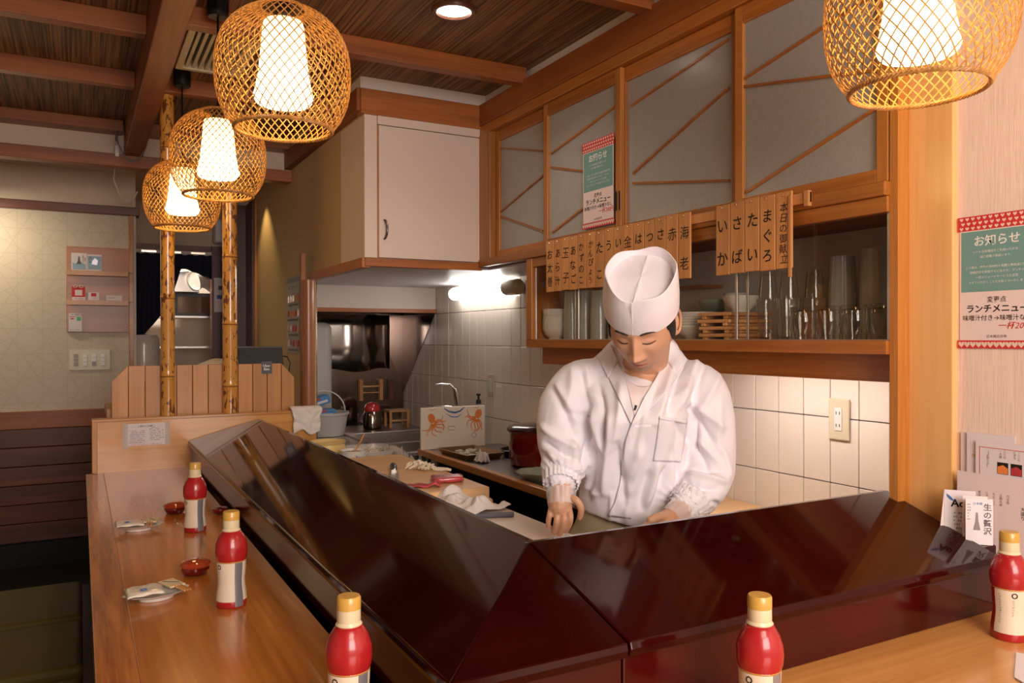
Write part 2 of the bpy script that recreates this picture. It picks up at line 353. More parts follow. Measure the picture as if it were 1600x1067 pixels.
# ------------------------------------------------------------------ mesh helpers
class MB:
    """collects shapes; build() links them as one mesh object"""
    def __init__(s): s.v = []; s.f = []
    def add(s, vs, fs):
        n = len(s.v); s.v += [tuple(v) for v in vs]; s.f += [tuple(i + n for i in f) for f in fs]; return s
    def box(s, x0, x1, y0, y1, z0, z1):
        return s.add([(x0, y0, z0), (x1, y0, z0), (x1, y1, z0), (x0, y1, z0), (x0, y0, z1), (x1, y0, z1), (x1, y1, z1), (x0, y1, z1)],
                     [(3, 2, 1, 0), (4, 5, 6, 7), (0, 1, 5, 4), (1, 2, 6, 5), (2, 3, 7, 6), (3, 0, 4, 7)])
    def prism(s, poly, vec):
        """closed polygon (list of 3D points) swept by vec"""
        n = len(poly); vec = Vector(vec); a = [Vector(p) for p in poly]
        return s.add(a + [p + vec for p in a], [tuple(range(n))[::-1], tuple(range(n, 2 * n))] + [(i, (i + 1) % n, n + (i + 1) % n, n + i) for i in range(n)])
    def lathe(s, prof, c=(0, 0, 0), n=24, cap=True, sx=1, sy=1):
        vs = []; fs = []
        for r, z in prof:
            for i in range(n):
                a = 2 * PI * i / n; vs.append((c[0] + r * math.cos(a) * sx, c[1] + r * math.sin(a) * sy, c[2] + z))
        for k in range(len(prof) - 1):
            for i in range(n):
                j = (i + 1) % n; fs.append((k * n + i, k * n + j, (k + 1) * n + j, (k + 1) * n + i))
        if cap:
            fs.append(tuple(range(n))[::-1]); k = (len(prof) - 1) * n; fs.append(tuple(range(k, k + n)))
        return s.add(vs, fs)
    def tube(s, pts, r, n=8, cap=True, flat=1.0):
        pts = [Vector(p) for p in pts]
        rs = r if isinstance(r, (list, tuple)) else [r] * len(pts)
        vs = []; fs = []; up = None
        for k, p in enumerate(pts):
            t = (pts[min(k + 1, len(pts) - 1)] - pts[max(k - 1, 0)]).normalized()
            if up is None:
                up = Vector((0, 0, 1)) if abs(t.z) < 0.9 else Vector((1, 0, 0))
            a = (up - t * up.dot(t)).normalized(); up = a; b2 = t.cross(a)
            for i in range(n):
                q = 2 * PI * i / n; vs.append(p + a * (rs[k] * math.cos(q) * flat) + b2 * (rs[k] * math.sin(q)))
        for k in range(len(pts) - 1):
            for i in range(n):
                j = (i + 1) % n; fs.append((k * n + i, k * n + j, (k + 1) * n + j, (k + 1) * n + i))
        if cap:
            fs.append(tuple(range(n))[::-1]); k = (len(pts) - 1) * n; fs.append(tuple(range(k, k + n)))
        return s.add(vs, fs)
    def ball(s, c, r, n=12, m2=8):
        rx, ry, rz = r if isinstance(r, (tuple, list)) else (r, r, r)
        vs = []; fs = []
        for k in range(1, m2):
            t = PI * k / m2
            for i in range(n):
                a = 2 * PI * i / n
                vs.append((c[0] + rx * math.sin(t) * math.cos(a), c[1] + ry * math.sin(t) * math.sin(a), c[2] + rz * math.cos(t)))
        vs.append((c[0], c[1], c[2] + rz)); vs.append((c[0], c[1], c[2] - rz)); T = len(vs) - 2
        for k in range(m2 - 2):
            for i in range(n):
                j = (i + 1) % n; fs.append((k * n + i, (k + 1) * n + i, (k + 1) * n + j, k * n + j))
        for i in range(n):
            j = (i + 1) % n; fs.append((T, i, j)); fs.append((T + 1, (m2 - 2) * n + j, (m2 - 2) * n + i))
        return s.add(vs, fs)
    def grid(s, rows):
        n = len(rows[0]); vs = [p for r in rows for p in r]
        return s.add(vs, [(k * n + i, k * n + i + 1, (k + 1) * n + i + 1, (k + 1) * n + i) for k in range(len(rows) - 1) for i in range(n - 1)])
    def build(s, name, material, parent=None, bevel=0.0, smooth=False, solid=0.0, seg=2, angle=35):
        me = bpy.data.meshes.new(name); me.from_pydata(s.v, [], s.f); me.update()
        bm = bmesh.new(); bm.from_mesh(me)
        bmesh.ops.recalc_face_normals(bm, faces=bm.faces)
        if bevel:
            es = [e for e in bm.edges if len(e.link_faces) == 2 and e.calc_face_angle(0) > 0.6]
            bmesh.ops.bevel(bm, geom=es, offset=bevel, segments=seg, profile=0.5, affect='EDGES')
        bm.to_mesh(me); bm.free()
        if material: me.materials.append(material)
        o = bpy.data.objects.new(name, me); COL.objects.link(o)
        if parent: o.parent = parent
        if smooth:
            me.shade_smooth()
            if angle and angle < 180:
                try: me.set_sharp_from_angle(angle=math.radians(angle))
                except Exception: pass
        if solid:
            md = o.modifiers.new('s', 'SOLIDIFY'); md.thickness = solid; md.offset = 0
        return o

def tag(o, label=None, cat=None, group=None, kind=None):
    if label: o['label'] = label
    if cat: o['category'] = cat
    if group: o['group'] = group
    if kind: o['kind'] = kind
    return o
def empty(name, loc=(0, 0, 0), rz=0, label=None, cat=None, group=None):
    o = bpy.data.objects.new(name, None); COL.objects.link(o); o.location = loc; o.rotation_euler.z = rz
    o.empty_display_size = 0.05
    return tag(o, label, cat, group)
def B(name, m_, x0, x1, y0, y1, z0, z1, parent=None, bevel=0.0, kind=None):
    o = MB().box(x0, x1, y0, y1, z0, z1).build(name, m_, parent, bevel)
    if kind: o['kind'] = kind
    return o
def S(name, m_, *a, **k):
    o = B(name, m_, *a, **k); o['kind'] = 'structure'; return o
def copy_tree(o, parent=None):
    c = o.copy(); COL.objects.link(c)
    if parent: c.parent = parent
    for ch in [x for x in bpy.data.objects if x.parent == o]: copy_tree(ch, c)
    return c
def link_mesh(name, me, parent=None, loc=None):
    o = bpy.data.objects.new(name, me); COL.objects.link(o)
    if parent: o.parent = parent
    if loc: o.location = loc
    return o

def text_mesh(s, size, bold=0.0, vertical=False, align='CENTER', spacing=1.0, res=2, shear=0.0):
    cu = bpy.data.curves.new('t', 'FONT')
    cu.body = '\n'.join(s) if vertical else s
    cu.size = size; cu.align_x = align; cu.align_y = 'CENTER'; cu.resolution_u = res
    cu.offset = bold * size; cu.space_line = spacing; cu.shear = shear
    o = bpy.data.objects.new('t', cu); COL.objects.link(o)
    dg = bpy.context.evaluated_depsgraph_get()
    me = bpy.data.meshes.new_from_object(o.evaluated_get(dg), depsgraph=dg)
    bpy.data.objects.remove(o); bpy.data.curves.remove(cu)
    return me
def frame(o, xdir, ydir):
    """rotation matrix with local x, y along given directions"""
    x = Vector(xdir).normalized(); y = Vector(ydir).normalized(); z = x.cross(y)
    mm = Matrix((x, y, z)).transposed().to_4x4(); mm.translation = Vector(o); return mm
def text(name, s, size, mw, x, y, m_, parent=None, off=0.0008, **k):
    """flat lettering at (x, y) on the plane mw (a frame matrix)"""
    me = text_mesh(s, size, **k)
    me.transform(mw @ Matrix.Translation((x, y, off))); me.materials.append(m_)
    me.name = name
    return link_mesh(name, me, parent)
def flat(name, m_, mw, x0, x1, y0, y1, parent=None, t=0.0006, off=0.0):
    mb = MB().box(x0, x1, y0, y1, off, off + t)
    o = mb.build(name, m_, parent); o.data.transform(mw); return o
def poly(name, m_, mw, pts, parent=None, t=0.0006, off=0.0003):
    mb = MB().prism([(p[0], p[1], off) for p in pts], (0, 0, t))
    o = mb.build(name, m_, parent); o.data.transform(mw); return o
def scribble(name, m_, mw, x0, x1, ys, h, parent=None, vertical=False, dens=0.8, off=0.0008, seed=1):
    """rows of tiny glyph-like strokes for print too small to read"""
    rnd = random.Random(seed); mb = MB()
    for y in ys:
        x = x0 + rnd.random() * 0.1 * (x1 - x0)
        while x < x1 - h:
            wd = h * (0.5 + 0.4 * rnd.random())
            if rnd.random() < dens:
                for k in range(2):
                    yy = y + (k - 0.5) * h * 0.5 + rnd.uniform(-.1, .1) * h
                    q = (x, x + wd, yy - h * .10, yy + h * .10)
                    if vertical: q = (yy - h * .1, yy + h * .1, x, x + wd)
                    mb.box(*q, off, off + 0.0002)
                xx = x + wd * rnd.uniform(.3, .6)
                q = (xx, xx + h * .14, y - h * .42, y + h * .42)
                if vertical: q = (y - h * .42, y + h * .42, xx, xx + h * .14)
                mb.box(*q, off, off + 0.0002)
            x += h * 1.05
    if not mb.v: return None
    o = mb.build(name, m_, parent); o.data.transform(mw); return o

# ================================================================== THE SETTING
ZC = 2.41
S('floor', M_FLOOR, -2.2, 2.1, -2.0, 7.6, -0.05, 0.0)
fl = bpy.data.objects['floor']
S('ceiling', M_REED, -2.2, 2.1, -2.0, 4.62, ZC, ZC + 0.04)
S('ceiling_passage', M_CREAM, -2.2, 2.1, 4.66, 7.6, 2.31, 2.35)
# tiled kitchen wall, X = 1.97
wt = S('wall_right', M_GROUT, 1.975, 2.07, 1.17, 5.3, 0, ZC)
tw, th = 0.0970, 0.1922
tile_me = None
zs = [1.45 + k * 0.195 for k in (1, 0, -1, -2, -3, -4)]
ys = []
y = 1.4236 - 3 * 0.0996
tiles = 0
tm = MB().box(-0.006, 0.0, -tw / 2, tw / 2, -th / 2, th / 2).build('tile', M_TILE, None, 0.0016, seg=1)
tme = tm.data; bpy.data.objects.remove(tm)
while y < 5.15:
    for zt in zs:
        zc = zt - 0.0975
        if y + tw / 2 > 4.62 and zc > 1.40: continue
        if zt > 1.5 and y < 2.85: continue
        if zt < 0.75: continue
        o = link_mesh('tile', tme, wt, (1.9755 + random.uniform(-.0006, .0006), y + 0.0498, zc))
    y += 0.0996
# right dining wall with pink paper
S('wall_dining', M_PINK, 1.675, 1.80, -2.0, 1.05, 0, ZC)
S('wall_back', M_CREAM, -2.2, 1.8, -2.06, -2.0, 0, ZC)
S('wall_left', M_CREAM, -2.26, -2.2, -2.0, 7.6, 0, ZC)
pl = S('pillar', W_PILLAR, 1.66, 1.80, 1.048, 1.171, 0, ZC - 0.0, bevel=0.003)
# hood-side wall: ochre plaster, X = 1.067
yw = S('wall_ochre', M_YWALL, 1.067, 1.085, 4.12, 5.9, 0, 2.31)
MB().prism([(1.067, 3.262, 1.643), (1.067, 4.119, 1.643), (1.067, 4.119, 2.30), (1.067, 3.262, 2.30)], (0.02, 0, 0)).build('wall_ochre_panel', M_YWALL)['kind'] = 'structure'
# upper wall at Y=4.6 with rails
S('wall_upper', M_CREAM, -2.2, 1.067, 4.60, 4.66, 2.24, ZC)
S('trim_1', W_BEAMX, -2.2, 1.09, 4.575, 4.66, 2.19, 2.255, bevel=0.003)
S('trim_2', W_BEAMX, -2.2, 0.20, 4.49, 4.60, 2.355, ZC, bevel=0.003)
S('trim_2b', W_BEAMX, 0.295, 1.05, 4.49, 4.60, 2.355, ZC, bevel=0.003)
# passage wall at Y=5.3: star paper above, planks below
lw = S('wall_passage', M_STAR, -2.2, 0.262, 5.30, 5.36, 0.885, 2.04)
S('wall_passage_head', M_CREAM, -2.2, 0.30, 5.285, 5.36, 2.085, 2.31)
S('trim_3', W_DARK, -2.2, 0.32, 5.255, 5.36, 2.036, 2.085, bevel=0.003)
S('trim_4', M_WHITE, -2.2, 0.30, 5.268, 5.285, 2.292, 2.31)
S('trim_5', W_FRAMEZ, 0.262, 0.287, 5.27, 5.36, 0.885, 2.04, bevel=0.002)
S('trim_6', M_WHITE, 0.287, 0.301, 5.28, 5.36, 0.0, 2.04)
S('trim_7', W_BEAMX, -2.2, 0.262, 5.27, 5.36, 0.785, 0.885, bevel=0.004)
wp = S('wall_planked', M_BLACKM, -2.2, 0.262, 5.30, 5.36, 0, 0.785)
for k in range(6):
    B('plank', W_DARK, -2.2, 0.262, 5.283, 5.30, 0.785 - (k + 1) * 0.108 + 0.003, 0.785 - k * 0.108, wp, 0.003)
S('baseboard_passage', M_BLACKM, -2.2, 0.262, 5.275, 5.30, 0, 0.132)
# back kitchen shell seen through the doorway
S('wall_kitchen', M_CREAM, 0.30, 1.6, 7.1, 7.16, 0, 2.31)
S('wall_kitchen_side', M_CREAM, 0.24, 0.30, 5.36, 7.1, 0, 2.31)
S('trim_8', W_DARK, 0.30, 1.07, 6.42, 6.47, 1.955, 2.0)
S('wall_kitchen_head', M_CREAM, 0.30, 1.07, 6.44, 6.48, 2.0, 2.31)
S('trim_9', W_DARKZ, 0.885, 1.067, 6.38, 6.48, 0.0, 2.0)
S('wall_dark', W_DARKZ, 0.93, 1.067, 5.9, 6.0, 0, 2.25)
S('trim_10', W_FRAMEZ, 1.055, 1.085, 5.60, 5.66, 0, 2.25, bevel=0.002)
d1 = S('door_1', W_DARKZ, 1.048, 1.067, 5.66, 6.36, 0, 2.25)

# ceiling beams
def beam(name, m_, *a, **k):
    S(name, m_, *a, **k)
beam('beam_long', W_BEAM, 0.207, 0.295, -2.0, 4.60, 2.25, ZC, bevel=0.004)
for i, (yy, x0, x1) in enumerate([(1.40, 0.295, 1.60), (2.0, 0.295, 1.612), (2.83, 0.295, 1.617), (3.64, 0.295, 1.05),
                                  (2.99, -2.2, 0.207), (3.64, -2.2, 0.207), (2.25, -2.2, 0.207), (1.4, -2.2, 0.207), (0.6, -2.2, 0.207), (0.6, 0.295, 1.6), (-0.3, -2.2, 1.6)]):
    beam('beam_cross', W_BEAMX, x0, x1, yy, yy + 0.055, 2.343, ZC, bevel=0.003)
# hood front at Y=3.26
S('trim_11', M_WHITE, 1.055, 1.95, 3.255, 3.30, 2.352, ZC)
S('trim_12', M_WHITE, 1.05, 1.07, 3.26, 4.6, 2.352, ZC)
S('beam_hood', W_FRAMEX, 1.045, 1.625, 3.235, 3.30, 2.250, 2.356, bevel=0.003)
S('beam_hood_side', W_BEAM, 1.03, 1.085, 3.25, 4.60, 2.262, 2.358, bevel=0.003)
# beam and white strip above the kitchen windows
S('trim_13', M_WHITE, 1.64, 1.66, -2.0, 3.30, 2.355, ZC)
S('beam_window', W_BEAM, 1.60, 1.70, 1.17, 3.26, 2.262, 2.358, bevel=0.003)
S('beam_window_front', W_BEAM, 1.60, 1.70, -2.0, 1.17, 2.262, 2.358, bevel=0.003)
S('trim_14', W_FRAME, 1.607, 1.69, 1.17, 3.24, 2.222, 2.262, bevel=0.002)
S('trim_15', W_FRAMEX, 1.067, 1.62, 3.25, 3.29, 1.607, 1.642, bevel=0.002)
S('trim_16', W_FRAME, 1.055, 1.09, 3.26, 4.16, 1.600, 1.643, bevel=0.002)
S('ceiling_hood', M_SOFFIT, 1.085, 1.975, 3.27, 4.62, 1.612, 1.62)
S('ceiling_hood_strip', M_SOFFIT, 1.66, 1.975, 2.82, 3.27, 1.612, 1.62)

# ------------------------------------------------------------------ windows of the kitchen partition, X = 1.62
S('trim_17', W_FRAME, 1.600, 1.68, 1.17, 3.26, 1.622, 1.655, bevel=0.003)
S('trim_18', W_FRAMEZ, 1.605, 1.68, 3.145, 3.25, 1.655, 2.222, bevel=0.002)
S('pillar_frame', W_FRAMEZ, 1.62, 1.66, 1.150, 1.172, 0.90, 2.262, bevel=0.001)
wins = [(2.700, 3.140, 1.635, [((776, 233), (848, 236)), ((776, 333), (848, 274)), ((776, 339), (848, 361))]),
        (2.190, 2.700, 1.618, [((860, 240), (965, 163)), ((860, 261), (966, 273)), ((862, 363), (966, 283))]),
        (1.655, 2.215, 1.635, [((986, 165), (1137, 61)), ((988, 271), (1138, 137)), ((988, 286), (1139, 282))]),
        (1.175, 1.655, 1.618, [((1162, 123), (1380, -18)), ((1162, 135), (1387, 104)), ((1166, 300), (1387, 162))])]
for i, (y0, y1, xf, bars) in enumerate(wins):
    wd = tag(empty('window_%d' % (i + 1), (xf, (y0 + y1) / 2, 1.655)), kind='structure')
    inv = Matrix.Translation(-wd.location)
    def part(name, m_, *a, bevel=0.002):
        o = MB().box(*a).build(name, m_, None, bevel); o.data.transform(inv); o.parent = wd; return o
    fw = 0.030
    part('stile', W_FRAMEZ, xf, xf + 0.018, y0, y0 + fw, 1.656, 2.221)
    part('stile', W_FRAMEZ, xf, xf + 0.018, y1 - fw, y1, 1.656, 2.221)
    part('rail', W_FRAME, xf, xf + 0.018, y0 + fw, y1 - fw, 2.172, 2.221)
    part('rail', W_FRAME, xf, xf + 0.018, y0 + fw, y1 - fw, 1.656, 1.688)
    part('pane', M_FROST, xf + 0.010, xf + 0.014, y0 + fw, y1 - fw, 1.688, 2.172, bevel=0)
    for (a, b2) in bars:
        p = P(*a, X=xf + 0.004); q = P(*b2, X=xf + 0.004)
        p.y = min(p.y, y1 - fw + .004); q.y = max(q.y, y0 + fw - .004)
        if q.z > 2.172:
            f_ = (2.172 - p.z) / (q.z - p.z); q = p.lerp(q, f_)
        d = (q - p).normalized(); nrm = Vector((0, -d.z, d.y)) * 0.0035
        o = MB().prism([p - nrm, q - nrm, q + nrm, p + nrm], (0.006, 0, 0)).build('lattice_bar', W_FRAME); o.data.transform(inv); o.parent = wd
# finger pulls between the second and third window
for k, yy in enumerate((2.213, 2.196)):
    o = B('finger_pull', M_BLACKM, 1.6165, 1.6195, yy - 0.003, yy + 0.003, 1.735, 1.80); o.data.transform(Matrix.Translation(-bpy.data.objects['window_2'].location)); o.parent = bpy.data.objects['window_2']

# ------------------------------------------------------------------ glass-fronted wall case, Y 1.17..2.82, z 1.26..1.62
kc = empty('glass_fronted_wall_case', (1.62, 2.0, 1.262), 0, 'long wooden wall case with sliding glass fronts full of dishes and glasses', 'cabinet')
def kpart(name, m_, *a, bevel=0.002, parent=kc):
    o = MB().box(*a).build(name, m_, None, bevel); o.data.transform(Matrix.Translation(-kc.location)); o.parent = parent; return o
kpart('bottom_board', W_FRAME, 1.610, 1.97, 1.172, 2.828, 1.260, 1.292)
kpart('end_panel', W_FRAMEZ, 1.612, 1.97, 2.790, 2.815, 1.292, 1.622)
kpart('end_post', W_FRAMEZ, 1.608, 1.64, 2.778, 2.822, 1.292, 1.622)
kpart('top_board', W_BEAM, 1.68, 1.97, 1.172, 2.79, 1.605, 1.622)
kpart('back_panel', M_WHITE, 1.955, 1.97, 1.172, 2.79, 1.292, 1.605, bevel=0)
kpart('top_rail', W_FRAME, 1.612, 1.64, 1.172, 2.778, 1.585, 1.622)
kpart('inner_shelf', W_FRAME, 1.86, 1.95, 2.05, 2.79, 1.47, 1.48)
for (y0, y1, xx) in ((1.175, 1.66, 1.626), (1.62, 2.50, 1.634), (2.46, 2.778, 1.626)):
    o = kpart('sliding_glass', M_PANEG, xx, xx + 0.003, y0, y1, 1.294, 1.586, bevel=0)
    for yy in (y0 + 0.003, y1 - 0.003):
        e = kpart('pane_edge', M_STEELB, xx - 0.001, xx + 0.004, yy - 0.004, yy + 0.004, 1.294, 1.586, bevel=0.001, parent=o)
kpart('glass_track', M_STEELB, 1.624, 1.642, 1.175, 2.775, 1.2921, 1.2945, bevel=0)
tag(B('valance_board', W_FRAME, 1.688, 1.706, 1.172, 2.828, 1.192, 1.262, bevel=0.002), 'brown valance board hanging under the glass-fronted wall case', 'board')
ul = empty('under_case_light', (1.742, 1.62, 1.256), 0, 'slim strip light hidden behind the valance board above the tiles', 'light')
MB().box(-0.022, 0.022, -0.30, 0.30, -0.014, 0.004).build('housing', M_WHITEP, ul)
o = MB().box(-0.016, 0.020, -0.28, 0.28, -0.019, -0.014).build('diffuser', mat('lit_strip', (.9, .9, .9), 0.5, emit=(1, 0.97, 0.94), estr=30), ul)

# hood cabinet: white door at the end of the window row
hc = empty('overhead_cabinet', (1.067, 3.262, 1.643), 0, 'white overhead cabinet with one door and a small curved handle', 'cabinet')
def hpart(name, m_, *a, bevel=0.002, parent=hc):
    o = MB().box(*a).build(name, m_, None, bevel); o.data.transform(Matrix.Translation(-hc.location)); o.parent = parent; return o
hpart('carcass', M_CAB, 1.064, 1.620, 3.266, 3.60, 1.643, 2.252)
hpart('side_stile', M_CAB, 1.064, 1.120, 3.252, 3.266, 1.643, 2.251, bevel=0.001)
hpart('top_stile', M_CAB, 1.122, 1.620, 3.247, 3.266, 2.214, 2.251, bevel=0.001)
hpart('edge_gap', W_FRAMEZ, 1.120, 1.127, 3.258, 3.266, 1.645, 2.214, bevel=0)
dr = hpart('door', M_CAB, 1.127, 1.606, 3.248, 3.265, 1.645, 2.211)
hpart('side_post', W_FRAMEZ, 1.608, 1.622, 3.244, 3.266, 1.62, 2.25, bevel=0.001)
pts = [(1.150, 3.248, 1.806), (1.151, 3.235, 1.803), (1.155, 3.226, 1.785), (1.157, 3.224, 1.765), (1.155, 3.226, 1.745), (1.151, 3.235, 1.728), (1.150, 3.248, 1.725)]
o = MB().tube(pts, 0.0045, 8).build('handle', mat('pewter', (0.12, 0.11, 0.10), 0.3, 1.0), None, smooth=True); o.data.transform(Matrix.Translation(-hc.location)); o.parent = dr

# hood canopy over the back kitchen
hood = empty('range_hood', (1.5, 4.62, 1.45), 0, 'white range hood apron with a wooden lower edge above the steel back wall', 'hood')
def rpart(name, m_, *a, bevel=0.001, parent=hood):
    o = MB().box(*a).build(name, m_, None, bevel); o.data.transform(Matrix.Translation(-hood.location)); o.parent = parent; return o
rpart('apron', M_WHITE, 1.195, 1.966, 4.60, 4.615, 1.478, 1.612)
rpart('lower_edge', W_FRAMEX, 1.195, 1.966, 4.592, 4.618, 1.455, 1.479)
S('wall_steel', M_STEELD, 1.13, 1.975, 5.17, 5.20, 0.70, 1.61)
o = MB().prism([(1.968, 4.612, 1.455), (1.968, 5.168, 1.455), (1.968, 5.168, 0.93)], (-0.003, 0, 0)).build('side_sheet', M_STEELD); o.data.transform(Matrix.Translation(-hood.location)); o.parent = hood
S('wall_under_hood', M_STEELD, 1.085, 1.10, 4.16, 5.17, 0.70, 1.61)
# round pole
pp = MB().lathe([(0.034, 0.80), (0.034, 1.60)], (1.038, 4.10, 0), 20).build('round_pole', W_POLE, None, smooth=True)
tag(pp, 'round brown timber pole under the corner of the hood', 'pole')
o = tag(B('pole_batten', W_FRAMEZ, 1.012, 1.034, 4.136, 4.160, 0.80, 1.74), 'thin upright batten beside the round brown pole', 'batten')

# ------------------------------------------------------------------ ceiling fittings
dl = empty('downlight', (1.115, 2.447, ZC), 0, 'round recessed downlight with brown rim glowing in the reed ceiling', 'light')
MB().lathe([(0.058, -0.004), (0.060, -0.012), (0.072, -0.014), (0.076, -0.006), (0.076, 0.0), (0.058, 0.0), (0.058, -0.004)], n=40, cap=False).build('rim', mat('brown_rim', (0.13, 0.045, 0.02), 0.35), dl, smooth=True)
MB().lathe([(0.001, -0.002), (0.059, -0.003)], n=40, cap=False).build('lit_lens', M_DISC, dl)

tl = empty('tube_wall_lamp', (1.92, 3.9, 1.555), 0, 'glowing white tubular wall lamp under the overhead cabinet', 'light')
def capsule(y0, y1, r, n=10):
    L = []
    for k in range(n + 1):
        a = PI / 2 * k / n; L.append((r * math.sin(a), -r * 0.7 * math.cos(a)))
    return [(max(a, .0005), b2 + y0 + r * 0.7) for a, b2 in L] + [(max(a, .0005), y1 - r * 0.7 - b2) for a, b2 in L[::-1]]
def ycaps(name, y0, y1, r, m_):
    mb = MB(); prof = capsule(y0, y1, r)
    n = 24; vs = []; fs = []
    for (rr, yy) in prof:
        for i in range(n): vs.append((rr * math.cos(2 * PI * i / n), yy, rr * math.sin(2 * PI * i / n)))
    for k in range(len(prof) - 1):
        for i in range(n):
            j = (i + 1) % n; fs.append((k * n + i, k * n + j, (k + 1) * n + j, (k + 1) * n + i))
    mb.add(vs, fs); return mb.build(name, m_, tl, smooth=True, angle=180)
ycaps('lit_cover', -0.36, 0.34, 0.036, M_TUBE)
ycaps('end_cap', -0.47, -0.31, 0.040, M_IVORY)
MB().box(0.0, 0.05, -0.40, 0.30, -0.02, 0.02).build('base_plate', M_IVORY, tl, 0.003)

av = empty('air_vent', (0.42, 3.15, ZC), 0, 'cream slatted ceiling vent box beside the long beam', 'vent')
MB().box(-0.085, 0.16, -0.24, -0.215, -0.045, 0).box(-0.085, 0.16, 0.215, 0.24, -0.045, 0).box(-0.085, -0.06, -0.215, 0.215, -0.045, 0).box(0.135, 0.16, -0.215, 0.215, -0.045, 0).build('vent_frame', M_IVORY, av, 0.003)
B('vent_backing', M_BLACKM, -0.06, 0.135, -0.215, 0.215, -0.006, -0.001, av)
vs_ = MB().box(-0.006, 0.006, -0.215, 0.215, -0.040, -0.012).build('slat', M_IVORY, av); vs_.location.x = -0.045
for k in range(1, 8):
    c = vs_.copy(); COL.objects.link(c); c.parent = av; c.location.x = -0.045 + k * 0.024
# ------------------------------------------------------------------ bamboo pendant lamps
def pendant_profile(t):
    """t from 0 (bottom rim) to 1 (top); returns radius, z"""
    z = -0.132 + 0.276 * t
    r = 0.150 * (1 - abs(z / 0.1515) ** 2.4) ** 0.5 if z > 0 else 0.150 * (1 - abs(z / 0.172) ** 2.6) ** 0.5
    return r, z
def strand_set(N, turn, sgn, wd, th_, rad_off):
    mb = MB(); K = 26
    for s in range(N):
        a0 = 2 * PI * s / N; pts = []
        for k in range(K + 1):
            t = k / K; r, z = pendant_profile(t); a = a0 + sgn * turn * t
            r += rad_off
            tang_a = sgn * turn
            p = Vector((r * math.cos(a), r * math.sin(a), z)); pts.append((p, a))
        vs = []; fs = []
        for k, (p, a) in enumerate(pts):
            tg = (pts[min(k + 1, K)][0] - pts[max(k - 1, 0)][0]).normalized()
            nr = Vector((math.cos(a), math.sin(a), p.z / 0.13 * 0.6)).normalized()
            sd = tg.cross(nr).normalized() * wd / 2
            nn = sd.cross(tg).normalized() * th_ / 2
            vs += [p - sd - nn, p + sd - nn, p + sd + nn, p - sd + nn]
        for k in range(K):
            for i in range(4):
                j = (i + 1) % 4; fs.append((k * 4 + i, k * 4 + j, k * 4 + 4 + j, k * 4 + 4 + i))
        mb.add(vs, fs)
    return mb
def make_lamp():
    root = empty('pendant_lamp')
    mb = strand_set(46, 1.5, 1, 0.0025, 0.0009, 0.0006); m2 = strand_set(46, 1.5, -1, 0.0025, 0.0009, -0.0006)
    mb.add(m2.v, m2.f)
    o = mb.build('woven_cage', M_BAMBOO, root); o['kind'] = 'stuff'
    r0 = pendant_profile(0)[0]; r1 = pendant_profile(1)[0]
    rim = MB()
    for k in range(4):
        ph = k * PI / 2
        rim.tube([((r0 + 0.002 + 0.003 * math.cos(ph + a * 24 * 2 * PI / 96)) * math.cos(2 * PI * a / 96), (r0 + 0.002 + 0.003 * math.cos(ph + a * 24 * 2 * PI / 96)) * math.sin(2 * PI * a / 96), -0.132 + 0.003 * math.sin(ph + a * 24 * 2 * PI / 96)) for a in range(97)], 0.0024, 5, cap=False)
    rim.build('bottom_rim', M_BAMBOOR, root, smooth=True)
    MB().tube([(r1 * math.cos(2 * PI * a / 48), r1 * math.sin(2 * PI * a / 48), 0.144) for a in range(49)], 0.0035, 6, cap=False).build('top_ring', M_BAMBOOR, root, smooth=True)
    sh = MB(); n = 40; prof = [(0.043, 0.112), (0.046, 0.10), (0.050, 0.05), (0.056, -0.01), (0.063, -0.045), (0.067, -0.056), (0.063, -0.068), (0.058, -0.074)]
    sh.lathe(prof, n=n, cap=True).build('inner_shade', M_LAMP, root, smooth=True)
    MB().lathe([(0.012, 0.10), (0.020, 0.115), (0.018, 0.15), (0.006, 0.165)], n=16).build('lamp_holder', M_BLACK, root, smooth=True)
    return root
lamp = make_lamp()
spots = [((0.412, 1.842, 1.909), 'largest woven bamboo pendant lamp on the left, nearest over the long counter'),
         ((0.402, 2.743, 1.900), 'middle woven bamboo pendant lamp in the row over the long counter'),
         ((0.376, 3.530, 1.888), 'smallest woven bamboo pendant lamp, farthest along the row in front of the bamboo poles'),
         ((1.254, 0.853, 1.853), 'woven bamboo pendant lamp cut by the top edge at the right, above the short counter')]
lamps = []
for i, (loc, lab) in enumerate(spots):
    o = lamp if i == 0 else copy_tree(lamp)
    o.location = loc; o.rotation_euler.z = i * 0.7
    tag(o, lab, 'lamp', 'woven bamboo pendant lamps'); lamps.append(o)
    c = MB().tube([(0, 0, 0.16), (0, 0, ZC - loc[2] - 0.02)], 0.0035, 8).build('cord', M_CORD, o)
    MB().lathe([(0.03, ZC - loc[2] - 0.05), (0.034, ZC - loc[2] - 0.045), (0.034, ZC - loc[2])], n=20).build('ceiling_rose', M_BLACK, o, smooth=True)

